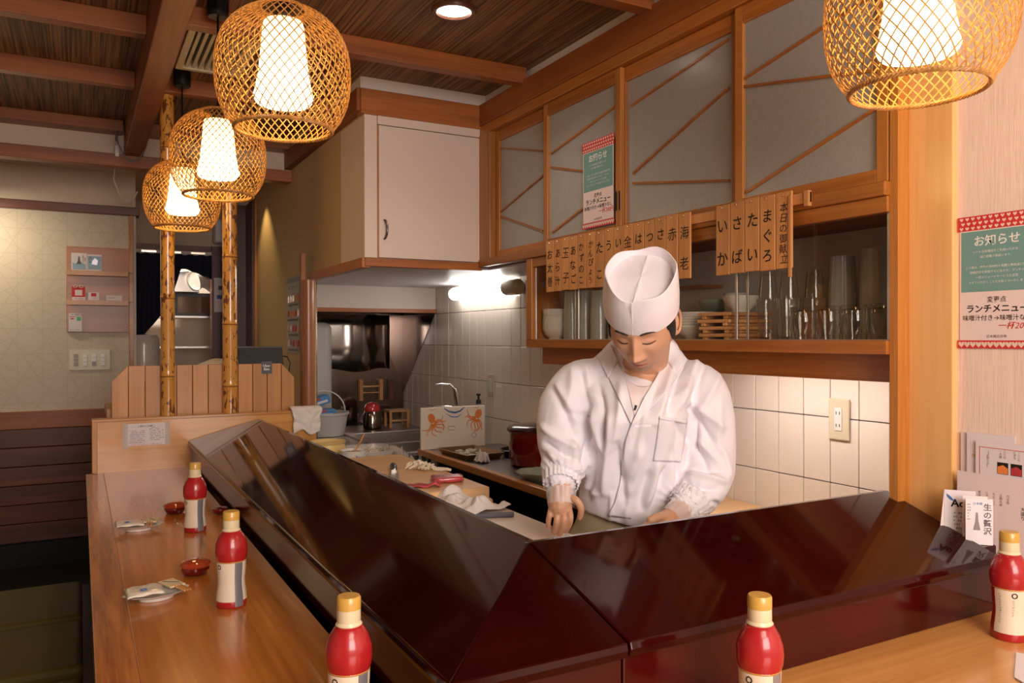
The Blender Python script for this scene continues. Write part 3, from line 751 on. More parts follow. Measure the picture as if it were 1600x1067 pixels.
# cables looped round the long beam
tag(MB().tube([(0.18, 4.5, 2.36), (0.165, 4.47, 2.30)] + [(0.165 + 0.145 * t, 4.44 - 0.03 * math.sin(t * 3), 2.32 - 0.13 * math.sin(PI * t) ** .7) for t in [i / 14 for i in range(15)]] + [(0.305, 4.46, 2.33)], 0.004, 6).build('grey_cable', mat('grey_cable', (0.14, 0.14, 0.16), 0.5), None, smooth=True), 'grey cable looped under the end of the long beam', 'cable')
tag(MB().tube([(0.172, 4.56, 2.24)] + [(0.172 + 0.13 * t, 5.0 + 0.15 * t, 2.20 - 0.12 * math.sin(PI * min(1, t * 0.9)) ) for t in [i / 14 for i in range(15)]], 0.004, 6).build('white_cable', M_WHITEP, None, smooth=True), 'pale cable hanging from the plug by the beam end', 'cable')
tag(B('cable_plug', M_WHITEP, 0.163, 0.183, 4.545, 4.574, 2.235, 2.295, bevel=0.003), 'small white cable plug on the wall rail beside the beam end', 'plug')
# ================================================================== COUNTERS
ct = empty('wooden_counter', (0.2, 1.5, 0.75), 0, 'polished orange wooden dining counter turning a corner round the lacquered screen', 'counter')
def cpart(name, m_, mb, bevel=0.002, parent=ct):
    o = mb.build(name, m_, None, bevel); o.data.transform(Matrix.Translation(-ct.location)); o.parent = parent; return o
cpart('counter_top', W_COUNTER, MB().prism([(0.084, 0.30, 0.75), (0.405, 0.62, 0.75), (0.405, 3.640, 0.75), (0.084, 3.640, 0.75)], (0, 0, -0.045)), bevel=0.0008)
cpart('edge_board', W_COUNTERE, MB().prism([(0.020, 0.236, 0.7500), (0.0837, 0.299, 0.7500), (0.0837, 3.640, 0.7500), (0.020, 3.640, 0.7500)], (0, 0, -0.05)), bevel=0.0012)
cpart('counter_top', W_COUNTERX, MB().prism([(0.085, 0.30, 0.75), (1.674, 0.30, 0.75), (1.674, 0.94, 0.75), (0.406, 0.94, 0.75), (0.406, 0.621, 0.75)], (0, 0, -0.045)))
cpart('edge_board', W_COUNTERX, MB().prism([(0.021, 0.236, 0.7505), (1.674, 0.236, 0.7505), (1.674, 0.299, 0.7505), (0.084, 0.299, 0.7505)], (0, 0, -0.05)), bevel=0.004)
cpart('front_panel', W_DARKZ, MB().box(0.10, 0.14, 0.4, 3.62, 0.0, 0.705))
cpart('front_panel', W_DARKZ, MB().box(0.14, 1.67, 0.40, 0.44, 0.0, 0.705))

# lacquered screen: sloping panels with an upright base
ls = empty('lacquered_screen', (0.69, 1.2, 0.75), 0, 'dark red lacquered sloping counter screen folded round the corner', 'counter screen')
def lpart(name, m_, mb, bevel=0.003, seg=3):
    o = mb.build(name, m_, None, bevel, seg=seg); o.data.transform(Matrix.Translation(-ls.location)); o.parent = ls; return o
LZ, RZ, LX, LY, RX, RY = 0.862, 0.941, 0.405, 0.912, 0.693, 1.200
def corner(dx, z):  # plan offset from the lip line
    return (LX + dx, LY + dx, z)
prof = [(0.0, LZ - 0.010), (0.003, LZ), (0.288, RZ), (0.306, RZ - 0.002), (0.306, RZ - 0.020), (0.288, RZ - 0.022), (0.02, LZ - 0.022), (0.003, LZ - 0.022)]
def leg_left(y_end, y_seam):
    """extruded along Y, mitred at the corner"""
    a = [(LX + d, LY + d, z) for d, z in prof]; b2 = [(LX + d, y_end, z) for d, z in prof]
    n = len(prof)
    return MB().add(a + b2, [tuple(range(n)), tuple(range(n, 2 * n))[::-1]] + [(i, (i + 1) % n, n + (i + 1) % n, n + i) for i in range(n)])
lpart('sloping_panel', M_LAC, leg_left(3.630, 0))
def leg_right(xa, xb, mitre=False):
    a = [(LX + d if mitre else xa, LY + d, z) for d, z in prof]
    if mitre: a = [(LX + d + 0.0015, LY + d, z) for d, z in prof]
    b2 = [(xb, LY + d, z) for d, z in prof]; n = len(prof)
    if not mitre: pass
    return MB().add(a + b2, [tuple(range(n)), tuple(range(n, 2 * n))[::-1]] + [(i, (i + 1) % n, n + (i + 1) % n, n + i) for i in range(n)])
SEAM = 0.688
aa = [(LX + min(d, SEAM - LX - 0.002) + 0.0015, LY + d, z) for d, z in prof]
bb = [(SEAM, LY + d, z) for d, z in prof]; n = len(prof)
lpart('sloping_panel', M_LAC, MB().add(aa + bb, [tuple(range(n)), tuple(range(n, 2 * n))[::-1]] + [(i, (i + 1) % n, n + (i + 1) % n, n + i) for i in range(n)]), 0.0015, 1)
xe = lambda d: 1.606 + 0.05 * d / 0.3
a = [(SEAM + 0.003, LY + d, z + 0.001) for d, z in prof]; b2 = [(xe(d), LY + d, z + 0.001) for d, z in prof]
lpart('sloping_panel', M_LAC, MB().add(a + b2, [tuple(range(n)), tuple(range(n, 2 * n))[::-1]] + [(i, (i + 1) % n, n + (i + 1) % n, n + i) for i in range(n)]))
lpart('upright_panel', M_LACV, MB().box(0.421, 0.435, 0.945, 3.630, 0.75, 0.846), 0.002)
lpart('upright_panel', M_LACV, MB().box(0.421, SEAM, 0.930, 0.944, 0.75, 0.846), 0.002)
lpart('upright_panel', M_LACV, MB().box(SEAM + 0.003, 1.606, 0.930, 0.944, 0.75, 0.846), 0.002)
lpart('inner_wall', M_LAC, MB().box(0.665, 0.683, 1.22, 3.630, 0.70, 0.922), 0.001, 1)
lpart('inner_wall', M_LAC, MB().box(0.683, 1.60, 1.185, 1.203, 0.70, 0.922), 0.001, 1)
lpart('end_block', M_LAC, MB().box(1.610, 1.672, 0.95, 1.046, 0.75, 0.872), 0.002, 1)

# board closing the far end of the counter
eb = empty('end_board', (0.5, 3.65, 0.75), 0, 'upright light wood board closing the far end of the counter', 'board')
o = B('board', W_BOARD, 0.046, 0.958, 3.640, 3.672, 0.62, 0.962, None, 0.003); o.data.transform(Matrix.Translation(-eb.location)); o.parent = eb
o = B('board_cap', W_BOARD, 0.042, 0.962, 3.634, 3.700, 0.958, 0.970, None, 0.002); o.data.transform(Matrix.Translation(-eb.location)); o.parent = eb
o = B('board_post', W_SLAT, 0.042, 0.062, 3.634, 3.642, 0.752, 0.960, None, 0.002); o.data.transform(Matrix.Translation(-eb.location)); o.parent = eb
# notice taped on it
nt_ = empty('paper_notice', (0.20, 3.639, 0.86), 0, 'small white paper notice taped on the light end board', 'notice')
def npar(o):
    if o: o.data.transform(Matrix.Translation(-nt_.location)); o.parent = nt_
    return o
nf = frame((0.165, 3.6385, 0.853), (1, 0, 0), (0, 0, 1))
npar(flat('sheet', M_PAPER, nf, 0, 0.158, 0, 0.092)); npar(flat('tape_strip', M_BAGF, nf, -0.012, 0.010, -0.012, 0.095, off=0.0007)); npar(flat('tape_strip', M_BAGF, nf, 0.150, 0.170, -0.002, 0.095, off=0.0007))
npar(text('heading_print', 'ご案内とお願い', 0.0095, nf, 0.078, 0.080, M_INK, off=0.0012))
npar(scribble('body_print', M_INKG, nf, 0.012, 0.075, [0.062, 0.054, 0.046, 0.038, 0.030, 0.022, 0.014], 0.0045, seed=3, off=0.001))
npar(scribble('body_print', M_INKG, nf, 0.090, 0.150, [0.062, 0.054, 0.046, 0.038, 0.030, 0.022], 0.0045, seed=4, off=0.001))
npar(scribble('body_print', M_INKR, nf, 0.012, 0.150, [0.005], 0.004, seed=5, off=0.001))
o = MB().tube([(0.090, 0.066, 0.001), (0.108, 0.074, 0.001), (0.128, 0.066, 0.001)], 0.0006, 4).build('roof_mark', M_INK)
o.data.transform(nf); npar(o)

# slatted divider behind the board
dv = empty('slatted_divider', (0.5, 3.74, 0.962), 0, 'low divider of upright light wood slats with clipped corners', 'divider')
xs = [0.117 + 0.0] ; edges = [0.117, 0.181, 0.246, 0.309, 0.371, 0.436, 0.501, 0.565, 0.628, 0.692, 0.756, 0.820, 0.880]
for k in range(len(edges) - 1):
    x0, x1 = edges[k] + 0.0012, edges[k + 1] - 0.0012
    zl = zr = 1.183
    if k == 0: zl = 1.118
    if k == len(edges) - 2: zr = 1.118
    pz = [(x0, 3.732, 0.955), (x1, 3.732, 0.955), (x1, 3.732, zr), (x0, 3.732, zl)]
    o = MB().prism(pz, (0, 0.022, 0)).build('slat', W_SLAT, None, 0.0015); o.data.transform(Matrix.Translation(-dv.location)); o.parent = dv
o = B('backing_board', W_SLAT, 0.125, 0.875, 3.756, 3.77, 0.955, 1.115); o.data.transform(Matrix.Translation(-dv.location)); o.parent = dv
# bamboo poles
def bamboo(x, y, z0, z1, r, nodes, label):
    prof = []; zz = z0
    nodes = sorted(nodes)
    for q in nodes:
        prof += [(r, zz), (r, q - 0.012), (r * 1.05, q - 0.005), (r * 0.97, q), (r * 1.06, q + 0.006), (r * 1.0, q + 0.013)]; zz = q + 0.03
    prof += [(r, zz), (r, z1)]
    root = empty('bamboo_pole', (x, y, z0), 0, label, 'pole', 'mottled bamboo poles')
    MB().lathe([(a, b2 - z0) for a, b2 in prof], n=24).build('cane', M_BPOLE, root, smooth=True)
    for q in nodes:
        MB().lathe([(r * 1.0, -0.002), (r * 1.035, 0), (r * 1.0, 0.002)], (0, 0, q - z0), 24, cap=False).build('node_ring', mat('bamboo_node', (0.20, 0.08, 0.025), 0.5), root)
bamboo(0.334, 3.708, 0.970, ZC, 0.0285, [1.135, 1.47, 1.80, 2.12], 'mottled yellow bamboo pole nearer the papered wall')
bamboo(0.590, 3.708, 0.970, ZC, 0.0315, [1.085, 1.36, 1.66, 1.95, 2.2], 'mottled yellow bamboo pole next to the tablet screen')

# ================================================================== KITCHEN BENCHES
wt1 = empty('work_bench', (0.9, 2.4, 0.0), 0, 'steel work bench behind the lacquered screen', 'bench')
def bpart(root, name, m_, *a, bevel=0.002):
    o = MB().box(*a).build(name, m_, None, bevel); o.data.transform(Matrix.Translation(-root.location)); o.parent = root; return o
bpart(wt1, 'bench_top', M_STEELB, 0.69, 1.11, 1.21, 3.63, 0.745, 0.765)
bpart(wt1, 'bench_front', M_BLACKM, 0.71, 1.08, 1.23, 3.60, 0.10, 0.745)
wt2 = empty('short_work_bench', (1.4, 1.35, 0.0), 0, 'pale wooden worktop along the short side behind the chef', 'bench')
bpart(wt2, 'bench_top', W_CUT, 1.12, 1.97, 1.21, 1.42, 0.745, 0.765)
bpart(wt2, 'bench_front', M_BLACKM, 1.15, 1.95, 1.23, 1.40, 0.10, 0.745)
bb_ = empty('back_bench', (1.75, 2.6, 0.0), 0, 'back bench with a wooden front edge along the tiled wall', 'bench')
bpart(bb_, 'bench_top', M_STEELT, 1.53, 1.968, 1.43, 3.74, 0.722, 0.738)
bpart(bb_, 'front_edge', W_TRAY, 1.495, 1.530, 1.43, 3.74, 0.708, 0.741, bevel=0.004)
bpart(bb_, 'wooden_top', W_CUT, 1.62, 1.966, 1.45, 2.25, 0.738, 0.746)
bpart(bb_, 'under_rail', M_STEELD, 1.54, 1.56, 1.43, 3.74, 0.62, 0.70)
bpart(bb_, 'bench_body', M_BLACKM, 1.60, 1.96, 1.44, 3.72, 0.08, 0.70)
bpart(bb_, 'side_post', M_STEELB, 1.50, 1.53, 3.70, 3.735, 0.08, 0.708)
# sink unit and far steel bench
sk = empty('sink_unit', (1.6, 4.3, 0.0), 0, 'stainless sink unit with a deep basin beside the tiled wall', 'sink')
mb = MB().box(1.40, 1.46, 3.75, 4.72, 0.700, 0.722).box(1.93, 1.968, 3.75, 4.72, 0.700, 0.722).box(1.46, 1.93, 4.66, 4.72, 0.700, 0.722).box(1.46, 1.93, 3.75, 3.79, 0.700, 0.722).box(1.46, 1.93, 4.20, 4.24, 0.66, 0.712)
o = mb.build('sink_top', M_STEELB, None, 0.002); o.data.transform(Matrix.Translation(-sk.location)); o.parent = sk
mb = MB().box(1.455, 1.462, 3.79, 4.66, 0.50, 0.705).box(1.928, 1.935, 3.79, 4.66, 0.50, 0.705).box(1.46, 1.93, 4.655, 4.662, 0.50, 0.705).box(1.46, 1.93, 3.788, 3.795, 0.50, 0.705).box(1.455, 1.935, 3.788, 4.662, 0.495, 0.502)
o = mb.build('basin', M_STEELB); o.data.transform(Matrix.Translation(-sk.location)); o.parent = sk
bpart(sk, 'sink_front', M_BLACKM, 1.41, 1.44, 3.76, 4.71, 0.08, 0.70)
fb = empty('steel_side_bench', (1.5, 4.95, 0.0), 0, 'stainless bench at the far end below the steel back wall', 'bench')
bpart(fb, 'bench_top', M_STEELT, 1.15, 1.968, 4.725, 5.168, 0.690, 0.712)
bpart(fb, 'bench_body', M_BLACKM, 1.17, 1.95, 4.75, 5.16, 0.05, 0.69)
fb2 = empty('low_counter_return', (1.1, 4.4, 0), 0, 'steel shelf counter running from the end board to the sink', 'bench')
bpart(fb2, 'bench_top', M_STEELB, 0.98, 1.39, 3.68, 4.10, 0.690, 0.712)
bpart(fb, 'bench_top', M_STEELB, 1.15, 1.395, 4.11, 4.72, 0.690, 0.712)
bpart(fb2, 'bench_body', M_BLACKM, 1.00, 1.37, 3.70, 4.08, 0.0, 0.69)
# fixtures on the steel wall
bg = empty('steel_splash_panel', (1.47, 5.16, 1.0), 0, 'bright bent stainless panel hung on the dark steel wall', 'panel')
mb = MB(); rows = []
for k in range(13):
    t = k / 12; x = 1.36 + 0.50 * t; dy = -0.01 - 0.05 * math.exp(-((t - 0.62) / 0.12) ** 2)
    rows.append([(x, 5.165 + dy, 1.085 + 0.012 * math.sin(t * 9)), (x, 5.165 + dy * 1.3, 1.25), (x, 5.165 + dy * 1.5, 1.38), (x, 5.165 + dy, 1.455)])
mb.grid(rows); o = mb.build('bent_sheet', M_STEEL, None, smooth=True, solid=0.003); o.data.transform(Matrix.Translation(-bg.location)); o.parent = bg
ap = MB().box(1.13, 1.40, 4.90, 5.14, 0.7125, 1.40).build('tall_white_appliance', mat('off_white_enamel', (0.55, 0.52, 0.48), 0.3, coat=0.3), None, 0.05, seg=5)
tag(ap, 'tall off-white rounded appliance standing at the left end of the far bench', 'appliance')
# ================================================================== THINGS ON THE COUNTER
def local(root, o):
    o.data.transform(Matrix.Translation(-root.location)); o.parent = root; return o
def wrap_text(name, s, size, r, a0, z, m_, parent, vertical=False, **k):
    """lettering bent round an upright cylinder of radius r, centred on angle a0"""
    me = text_mesh(s, size, vertical=vertical, **k)
    for v in me.vertices:
        a = a0 + v.co.x / r; zz = z + v.co.y
        v.co = ((r + 0.0007) * math.cos(a), (r + 0.0007) * math.sin(a), zz)
    me.materials.append(m_); return link_mesh(name, me, parent)
def band(name, m_, prof, a0, a1, parent, off=0.0004, n=20):
    rows = []
    for k in range(n + 1):
        a = a0 + (a1 - a0) * k / n
        rows.append([((r + off) * math.cos(a), (r + off) * math.sin(a), z) for r, z in prof])
    return MB().grid(rows).build(name, m_, parent, smooth=True)
BP = [(0.0285, 0.0), (0.0300, 0.003), (0.0300, 0.014), (0.0292, 0.024), (0.0265, 0.045), (0.0262, 0.055), (0.0280, 0.078), (0.0285, 0.092), (0.0288, 0.0935),
      (0.0290, 0.095), (0.0310, 0.100), (0.0322, 0.112), (0.0310, 0.127), (0.0265, 0.140), (0.0205, 0.150), (0.0172, 0.154)]
LABP = [(r, z) for r, z in BP if 0.014 <= z <= 0.092]
def make_bottle():
    root = empty('soy_sauce_bottle')
    MB().lathe(BP, n=36).build('bottle_body', M_BOTRED, root, smooth=True, angle=60)
    MB().lathe([(0.0165, 0.152), (0.0185, 0.155), (0.0160, 0.159), (0.0165, 0.161), (0.0163, 0.176)], n=32).build('neck_seal', M_CAPSEAL, root, smooth=True)
    MB().lathe([(0.0166, 0.1762), (0.0166, 0.191), (0.0150, 0.1935), (0.001, 0.1938)], n=32).build('cap', M_GOLDCAP, root, smooth=True)
    band('label', M_BOTLAB, LABP, 0.0, 4.4, root)
    bd = band('silver_band', M_SILVER, [(r, z) for r, z in BP if 0.003 <= z <= 0.092], 2.35, 2.95, root, off=0.0009)
    MB().lathe([(0.0287, 0.0925), (0.0292, 0.0935), (0.0287, 0.0945)], n=32, cap=False).build('gold_line', M_GOLDCAP, root)
    wrap_text('label_print', '○', 0.012, 0.0285, 1.20, 0.083, M_INK, root, bold=0.03)
    for (a, z0, z1, sd) in ((1.14, 0.045, 0.074, 1), (3.25, 0.02, 0.088, 2), (3.5, 0.02, 0.088, 3), (0.35, 0.03, 0.085, 4)):
        rnd = random.Random(sd); mb = MB(); z = z1
        while z > z0:
            for q in range(3):
                aa = a + rnd.uniform(-.05, .05); ll = rnd.uniform(0.02, 0.07)
                r = np.interp(z, [p[1] for p in LABP], [p[0] for p in LABP]) + 0.0007
                mb.add([(r * math.cos(aa - ll), r * math.sin(aa - ll), z), (r * math.cos(aa + ll), r * math.sin(aa + ll), z), (r * math.cos(aa + ll), r * math.sin(aa + ll), z + .0005), (r * math.cos(aa - ll), r * math.sin(aa - ll), z + .0005)], [(0, 1, 2, 3)])
                z -= 0.0013
            z -= 0.0012
        mb.build('fine_print', M_INKG, root)
    return root
bt = make_bottle()
b3 = P(545, 938, D=1.095); b4 = P(1187, 938, D=1.096)
# label starts at angle 0: turn so the seam band looks like the photo
bspots = [((0.273, 1.709), -0.70, 'red soy sauce bottle standing beside the small amber saucer on the long counter'),
          ((0.288, 2.42), -0.75, 'farthest soy sauce bottle, small red one near the end board'),
          ((b3.x, b3.y), -0.85, 'soy sauce bottle at the lower edge beside the left side of the screen'),
          ((b4.x, b4.y), -0.3, 'soy sauce bottle cut by the lower edge, before the short side of the screen'),
          ((1.491, 0.834), -1.0, 'soy sauce bottle at the right end near the menu cards, cream label showing')]
for i, ((x, y), rz, lab) in enumerate(bspots):
    o = bt if i == 0 else copy_tree(bt)
    ang = math.atan2(-y, -x)
    o.location = (x, y, 0.7506); o.rotation_euler.z = ang - 2.0 + (-0.12 if i < 2 else (0.1 if i == 2 else (0.3 if i == 3 else 1.1)))
    if i == 0: pass
    tag(o, lab, 'bottle', 'soy sauce bottles on the counter')

def saucer_set(loc, rz, lab_s, lab_n, lab_c, mir):
    root = empty('oval_saucer', loc, rz, lab_s, 'saucer', 'oval saucers on the long counter')
    mb = MB(); n = 40; rr = [(0.001, 0.004), (0.028, 0.003), (0.030, 0.0), (0.034, 0.0), (0.036, 0.006), (0.062, 0.014), (0.064, 0.0155), (0.061, 0.0158), (0.034, 0.0085), (0.001, 0.0075)]
    vs = []; fs = []
    for r, z in rr:
        for i in range(n):
            a = 2 * PI * i / n; f_ = 1 + (0.04 * math.cos(10 * a) if r > 0.05 else 0)
            vs.append((r * math.cos(a) * f_, r * 0.72 * math.sin(a) * f_, z))
    for k in range(len(rr) - 1):
        for i in range(n):
            j = (i + 1) % n; fs.append((k * n + i, k * n + j, (k + 1) * n + j, (k + 1) * n + i))
    mb.add(vs, fs).build('dish', M_CERAM, root, smooth=True)
    pt = MB()
    for i in range(18):
        a = 2 * PI * i / 18
        pt.tube([(0.042 * math.cos(a), 0.030 * math.sin(a), 0.0112), (0.058 * math.cos(a + .05), 0.042 * math.sin(a + .05), 0.0153)], 0.0006, 4)
    pt.build('painted_line', mat('blue_grey_glaze', (0.25, 0.27, 0.28), 0.4), root)
    # packaged towel
    r2 = empty('wrapped_wet_towel', (loc[0], loc[1], loc[2] + 0.017), rz, lab_n, 'towel')
    mb = MB(); rows = []
    for i in range(13):
        u = -0.060 + 0.072 * i / 12; row = []
        for j in range(10):
            v = -0.036 + 0.072 * j / 9
            h = 0.006 * max(0, 1 - ((u + 0.024) / 0.037) ** 6) * max(0, 1 - (v / 0.038) ** 6) + 0.001 * math.sin(j * 2.2 + i)
            row.append((u + 0.10 * v * mir, v, h + 0.002))
        rows.append(row)
    mb.grid(rows).build('wrapper', mat('clear_cream_wrapper', (0.80, 0.70, 0.56), 0.25, coat=0.5, bump=0.4, bscale=60), r2, smooth=True, solid=0.0015)
    rg = frame((-0.03, -0.030, 0.0125), (1, 0, 0), (0, 1, 0))
    MB().tube([(-0.03 + 0.006 * math.cos(a), -0.022 + 0.005 * math.sin(a), 0.0125) for a in [2 * PI * k / 14 for k in range(15)]], 0.0010, 4).build('blue_mark', M_BLUEI, r2)
    # toothpick packets and short chopstick tips
    r3 = empty('toothpick_packet', (loc[0] + 0.034 * math.cos(rz), loc[1] + 0.034 * math.sin(rz) + 0.012, loc[2] + 0.019), rz + 0.22 * mir, lab_c, 'packet')
    MB().box(-0.017, 0.017, -0.022, 0.034, 0.0, 0.004).build('paper_sleeve', mat('buff_paper', (0.72, 0.55, 0.34), 0.6), r3, 0.001)
    MB().tube([(-0.010, 0.026, 0.0045), (-0.004, 0.012, 0.0045), (0.004, 0.004, 0.0045), (0.011, -0.006, 0.0045)], 0.0009, 4).build('ink_swirl', mat('grey_green_ink', (0.10, 0.13, 0.10), 0.6), r3)
    for dx in (-0.006, 0.0, 0.006):
        MB().tube([(dx, -0.016, 0.002), (dx + 0.004, -0.056, -0.001)], [0.0026, 0.0022], 8).build('stick', W_TRAY, r3, smooth=True)
saucer_set((0.141, 1.828, 0.7507), 0.15, 'nearer oval white saucer with painted rim on the long counter', 'wrapped wet towel on the nearer oval saucer', 'buff toothpick packet on the nearer oval saucer', 1)
saucer_set((0.147, 2.507, 0.7507), -0.05, 'farther oval white saucer on the long counter', 'wrapped wet towel on the farther oval saucer', 'buff toothpick packet on the farther oval saucer', -1)
def amber(loc, lab):
    root = empty('amber_lidded_dish', loc, 0, lab, 'dish', 'small amber dishes')
    pr = []
    MB().lathe([(0.020, 0), (0.026, 0.002), (0.032, 0.012), (0.031, 0.020), (0.001, 0.020)], n=32).build('bowl', M_REDPOT, root, smooth=True)
    mb = MB(); n = 40; vs = []; fs = []
    rr = [(0.032, 0.0185), (0.034, 0.0225), (0.030, 0.029), (0.020, 0.033), (0.001, 0.034)]
    for r, z in rr:
        for i in range(n):
            a = 2 * PI * i / n; f_ = 1 + 0.03 * math.cos(12 * a) * (r > 0.015)
            vs.append((r * f_ * math.cos(a), r * f_ * math.sin(a), z))
    for k in range(len(rr) - 1):
        for i in range(n):
            j = (i + 1) % n; fs.append((k * n + i, k * n + j, (k + 1) * n + j, (k + 1) * n + i))
    mb.add(vs, fs).build('lid', M_AMBER, root, smooth=True)
amber((0.235, 1.975, 0.7507), 'small glossy amber-red dish behind the nearer red bottle')
amber((0.262, 2.70, 0.7507), 'small glossy amber-red dish half hidden behind the farthest bottle')
def dark_dish(loc, lab):
    MBx = MB().lathe([(0.012, 0), (0.022, 0.004), (0.026, 0.012), (0.024, 0.017), (0.001, 0.019)], loc, n=24).build('dark_rest', M_REDPOT, None, smooth=True)
    tag(MBx, lab, 'dish')
dark_dish((0.385, 2.62, 0.7507), 'small dark dish tucked by the base of the screen')

# chopstick wrapper and rest at the lower right corner
cw = empty('chopstick_wrapper', tuple(P(1606, 1054, Z=0.7508)), 0.35, 'pointed white chopstick wrapper at the lower right edge', 'wrapper')
MB().prism([(-0.055, -0.012, 0), (-0.03, 0.014, 0), (0.09, 0.030, 0), (0.09, -0.012, 0)], (0, 0, 0.002)).build('paper', M_PAPER, cw)
MB().tube([(-0.02, 0, 0.0022), (0.03, 0.004, 0.0022)], 0.001, 4).build('ink_mark', M_INK, cw)

# ------------------------------------------------------------------ cards and menus at the right end
def card_frame(o, xd): return frame(o, xd, (0, 0, 1))
mx = Vector((0, -1, 0))   # along the dining wall, towards the front
def leaf(root, name, m_, mw, x0, x1, y0, y1, t=0.0012, off=0):
    return local(root, flat(name, m_, mw, x0, x1, y0, y1, None, t, off))
ms = empty('large_pink_menu_sheet', (1.655, 0.9, 0.752), 0, 'large pink white menu sheet of handwritten columns leaning on the papered wall', 'menu')
mf = frame((1.652, 1.032, 0.752), (0.0, -1, 0), (0, 0, 1))
leaf(ms, 'sheet', M_PAPERP, mf, 0, 0.24, 0, 0.262)
for k, (x, s_, sz) in enumerate(((0.048, '本日の日替り', 0.0065), (0.064, 'にぎり上', 0.0065), (0.078, 'ちらし上', 0.0065), (0.092, '上鉄火丼', 0.0065), (0.106, '穴子丼', 0.0065), (0.135, '大盛り', 0.009), (0.165, 'ランチちらし', 0.0115))):
    local(ms, text('menu_column', s_, sz, mf, x, 0.262 - 0.035 - len(s_) * sz * 0.5 - (0.02 if k == 5 else 0), M_INKG if k < 5 else M_INK, vertical=True, off=0.0016))
m2 = empty('red_bordered_menu', (1.662, 0.9, 0.752), 0, 'menu sheet with thin red border and two food photos, behind the pink sheet', 'menu')
mf = frame((1.6615, 0.998, 0.752), (0.0, -1, -0.0), (0, 0, 1))
leaf(m2, 'sheet', M_PAPER, mf, 0, 0.24, 0, 0.330)
for q in ((0.008, 0.0092, 0, 0.318), (0.008, 0.235, 0.3168, 0.318)): leaf(m2, 'border_line', M_INKR, mf, *q, t=0.0003, off=0.0012)
for k, xx in enumerate((0.045, 0.072)):
    leaf(m2, 'food_photo', M_INK, mf, xx, xx + 0.022, 0.266, 0.290, t=0.0003, off=0.0012)
    o = local(m2, poly('photo_print', M_ORANGE if k == 0 else M_TUNA, mf, [(xx + 0.001, 0.267), (xx + 0.021, 0.267), (xx + 0.021, 0.279), (xx + 0.012, 0.285), (xx + 0.001, 0.281)], off=0.0016))
for k, (x, s_, sz) in enumerate(((0.026, '【お知らせ】', 0.0055), (0.052, '一人前', 0.006), (0.060, '二〇〇円', 0.0045), (0.080, 'にぎり', 0.006), (0.088, '一二〇〇円', 0.004))):
    local(m2, text('menu_column', s_, sz, mf, x, 0.316 - len(s_) * sz * (0.5 if k else 0.7), M_INKG, vertical=True, off=0.0016))
m3 = empty('plain_menu_cover', (1.667, 1.0, 0.752), 0, 'plain white menu cover with gold cord mark beside the pillar', 'menu')
mf = frame((1.6665, 1.020, 0.752), (0.0, -1, 0), (0, 0, 1))
leaf(m3, 'cover', M_PAPER, mf, 0, 0.10, 0, 0.345)
o = MB().tube([(1.6655, 1.006 + 0.003 * math.cos(a), 1.048 + 0.003 * math.sin(a)) for a in [k * 0.5 for k in range(14)]] + [(1.6655, 0.996, 1.049)], 0.0008, 4).build('gold_cord', M_GOLDCAP); local(m3, o)
m4 = empty('narrow_menu_card', (1.671, 1.03, 0.752), 0, 'narrow menu card standing behind the others against the pillar', 'menu')
mf = frame((1.6712, 1.036, 0.752), (0.0, -1, 0), (0, 0, 1))
leaf(m4, 'card', M_PAPERP, mf, 0, 0.05, 0, 0.343)
local(m4, scribble('fine_print', M_INKG, mf, 0.004, 0.012, [0.24 + 0.012 * k for k in range(8)], 0.004, seed=9))
# folded tent card with brushed letters
ta = empty('folded_tent_card', (1.632, 1.03, 0.872), 0, 'folded white tent card with black brush letters Ao behind the screen end', 'card')
d1_ = (Vector((1.656, 1.000, 0)) - Vector((1.620, 1.052, 0))).normalized()
tf = frame((1.6185, 1.040, 0.873), tuple(d1_), (0, 0, 1))
L = 0.058
leaf(ta, 'front_leaf', M_PAPER, tf, 0.0, L, 0, 0.102, t=0.001)
local(ta, MB().prism([(1.6185, 1.040, 0.873), (1.6185, 1.040, 0.975), (1.6050, 1.043, 0.873)], tuple(d1_ * 0.0)  if False else (0.0008, 0.0004, 0)).build('side_fold', M_PAPERP))
local(ta, text('brush_letters', 'Ao', 0.022, tf, 0.026, 0.074, M_INK, bold=0.03, off=0.0014))
local(ta, poly('blue_wave_print', M_BLUEI, tf, [(0.004, 0.094), (0.012, 0.088), (0.020, 0.078), (0.010, 0.082), (0.005, 0.088)], off=0.0012))
local(ta, scribble('fine_print', M_INKG, tf, 0.016, 0.055, [0.054, 0.046, 0.038, 0.030, 0.022], 0.004, seed=12, off=0.0012))
tb = empty('sake_advert_card', (1.64, 0.98, 0.872), 0, 'small white card with a flask drawing and vertical brush writing', 'card')
d2_ = Vector((0.052, -0.052, 0)).normalized()
tf = frame((1.604, 0.985, 0.873), tuple(d2_), (0, 0, 1))
leaf(tb, 'card', M_PAPER, tf, 0.0, 0.050, 0, 0.094, t=0.001)
local(tb, text('brush_column', '生の贅沢', 0.0155, tf, 0.040, 0.052, M_INKG, vertical=True, bold=0.02, spacing=1.05, off=0.0014))
local(tb, poly('flask_drawing', mat('flask_print', (0.28, 0.22, 0.22), 0.6), tf, [(0.014, 0.030), (0.027, 0.030), (0.0235, 0.048), (0.0222, 0.066), (0.0190, 0.066), (0.0178, 0.048)], off=0.0012))
local(tb, scribble('fine_print', M_INKG, tf, 0.003, 0.012, [0.082 - 0.006 * k for k in range(6)], 0.003, seed=14, off=0.0012))
local(tb, text('small_heading', '日本橋', 0.006, tf, 0.022, 0.084, M_BLUEI, off=0.0014))
tc_ = empty('pale_card', (1.632, 1.0, 0.872), 0, 'pale blank-edged card between the tent card and the flask card', 'card')
tf2 = frame((1.6165, 0.992, 0.873), tuple(d2_), (0, 0, 1))
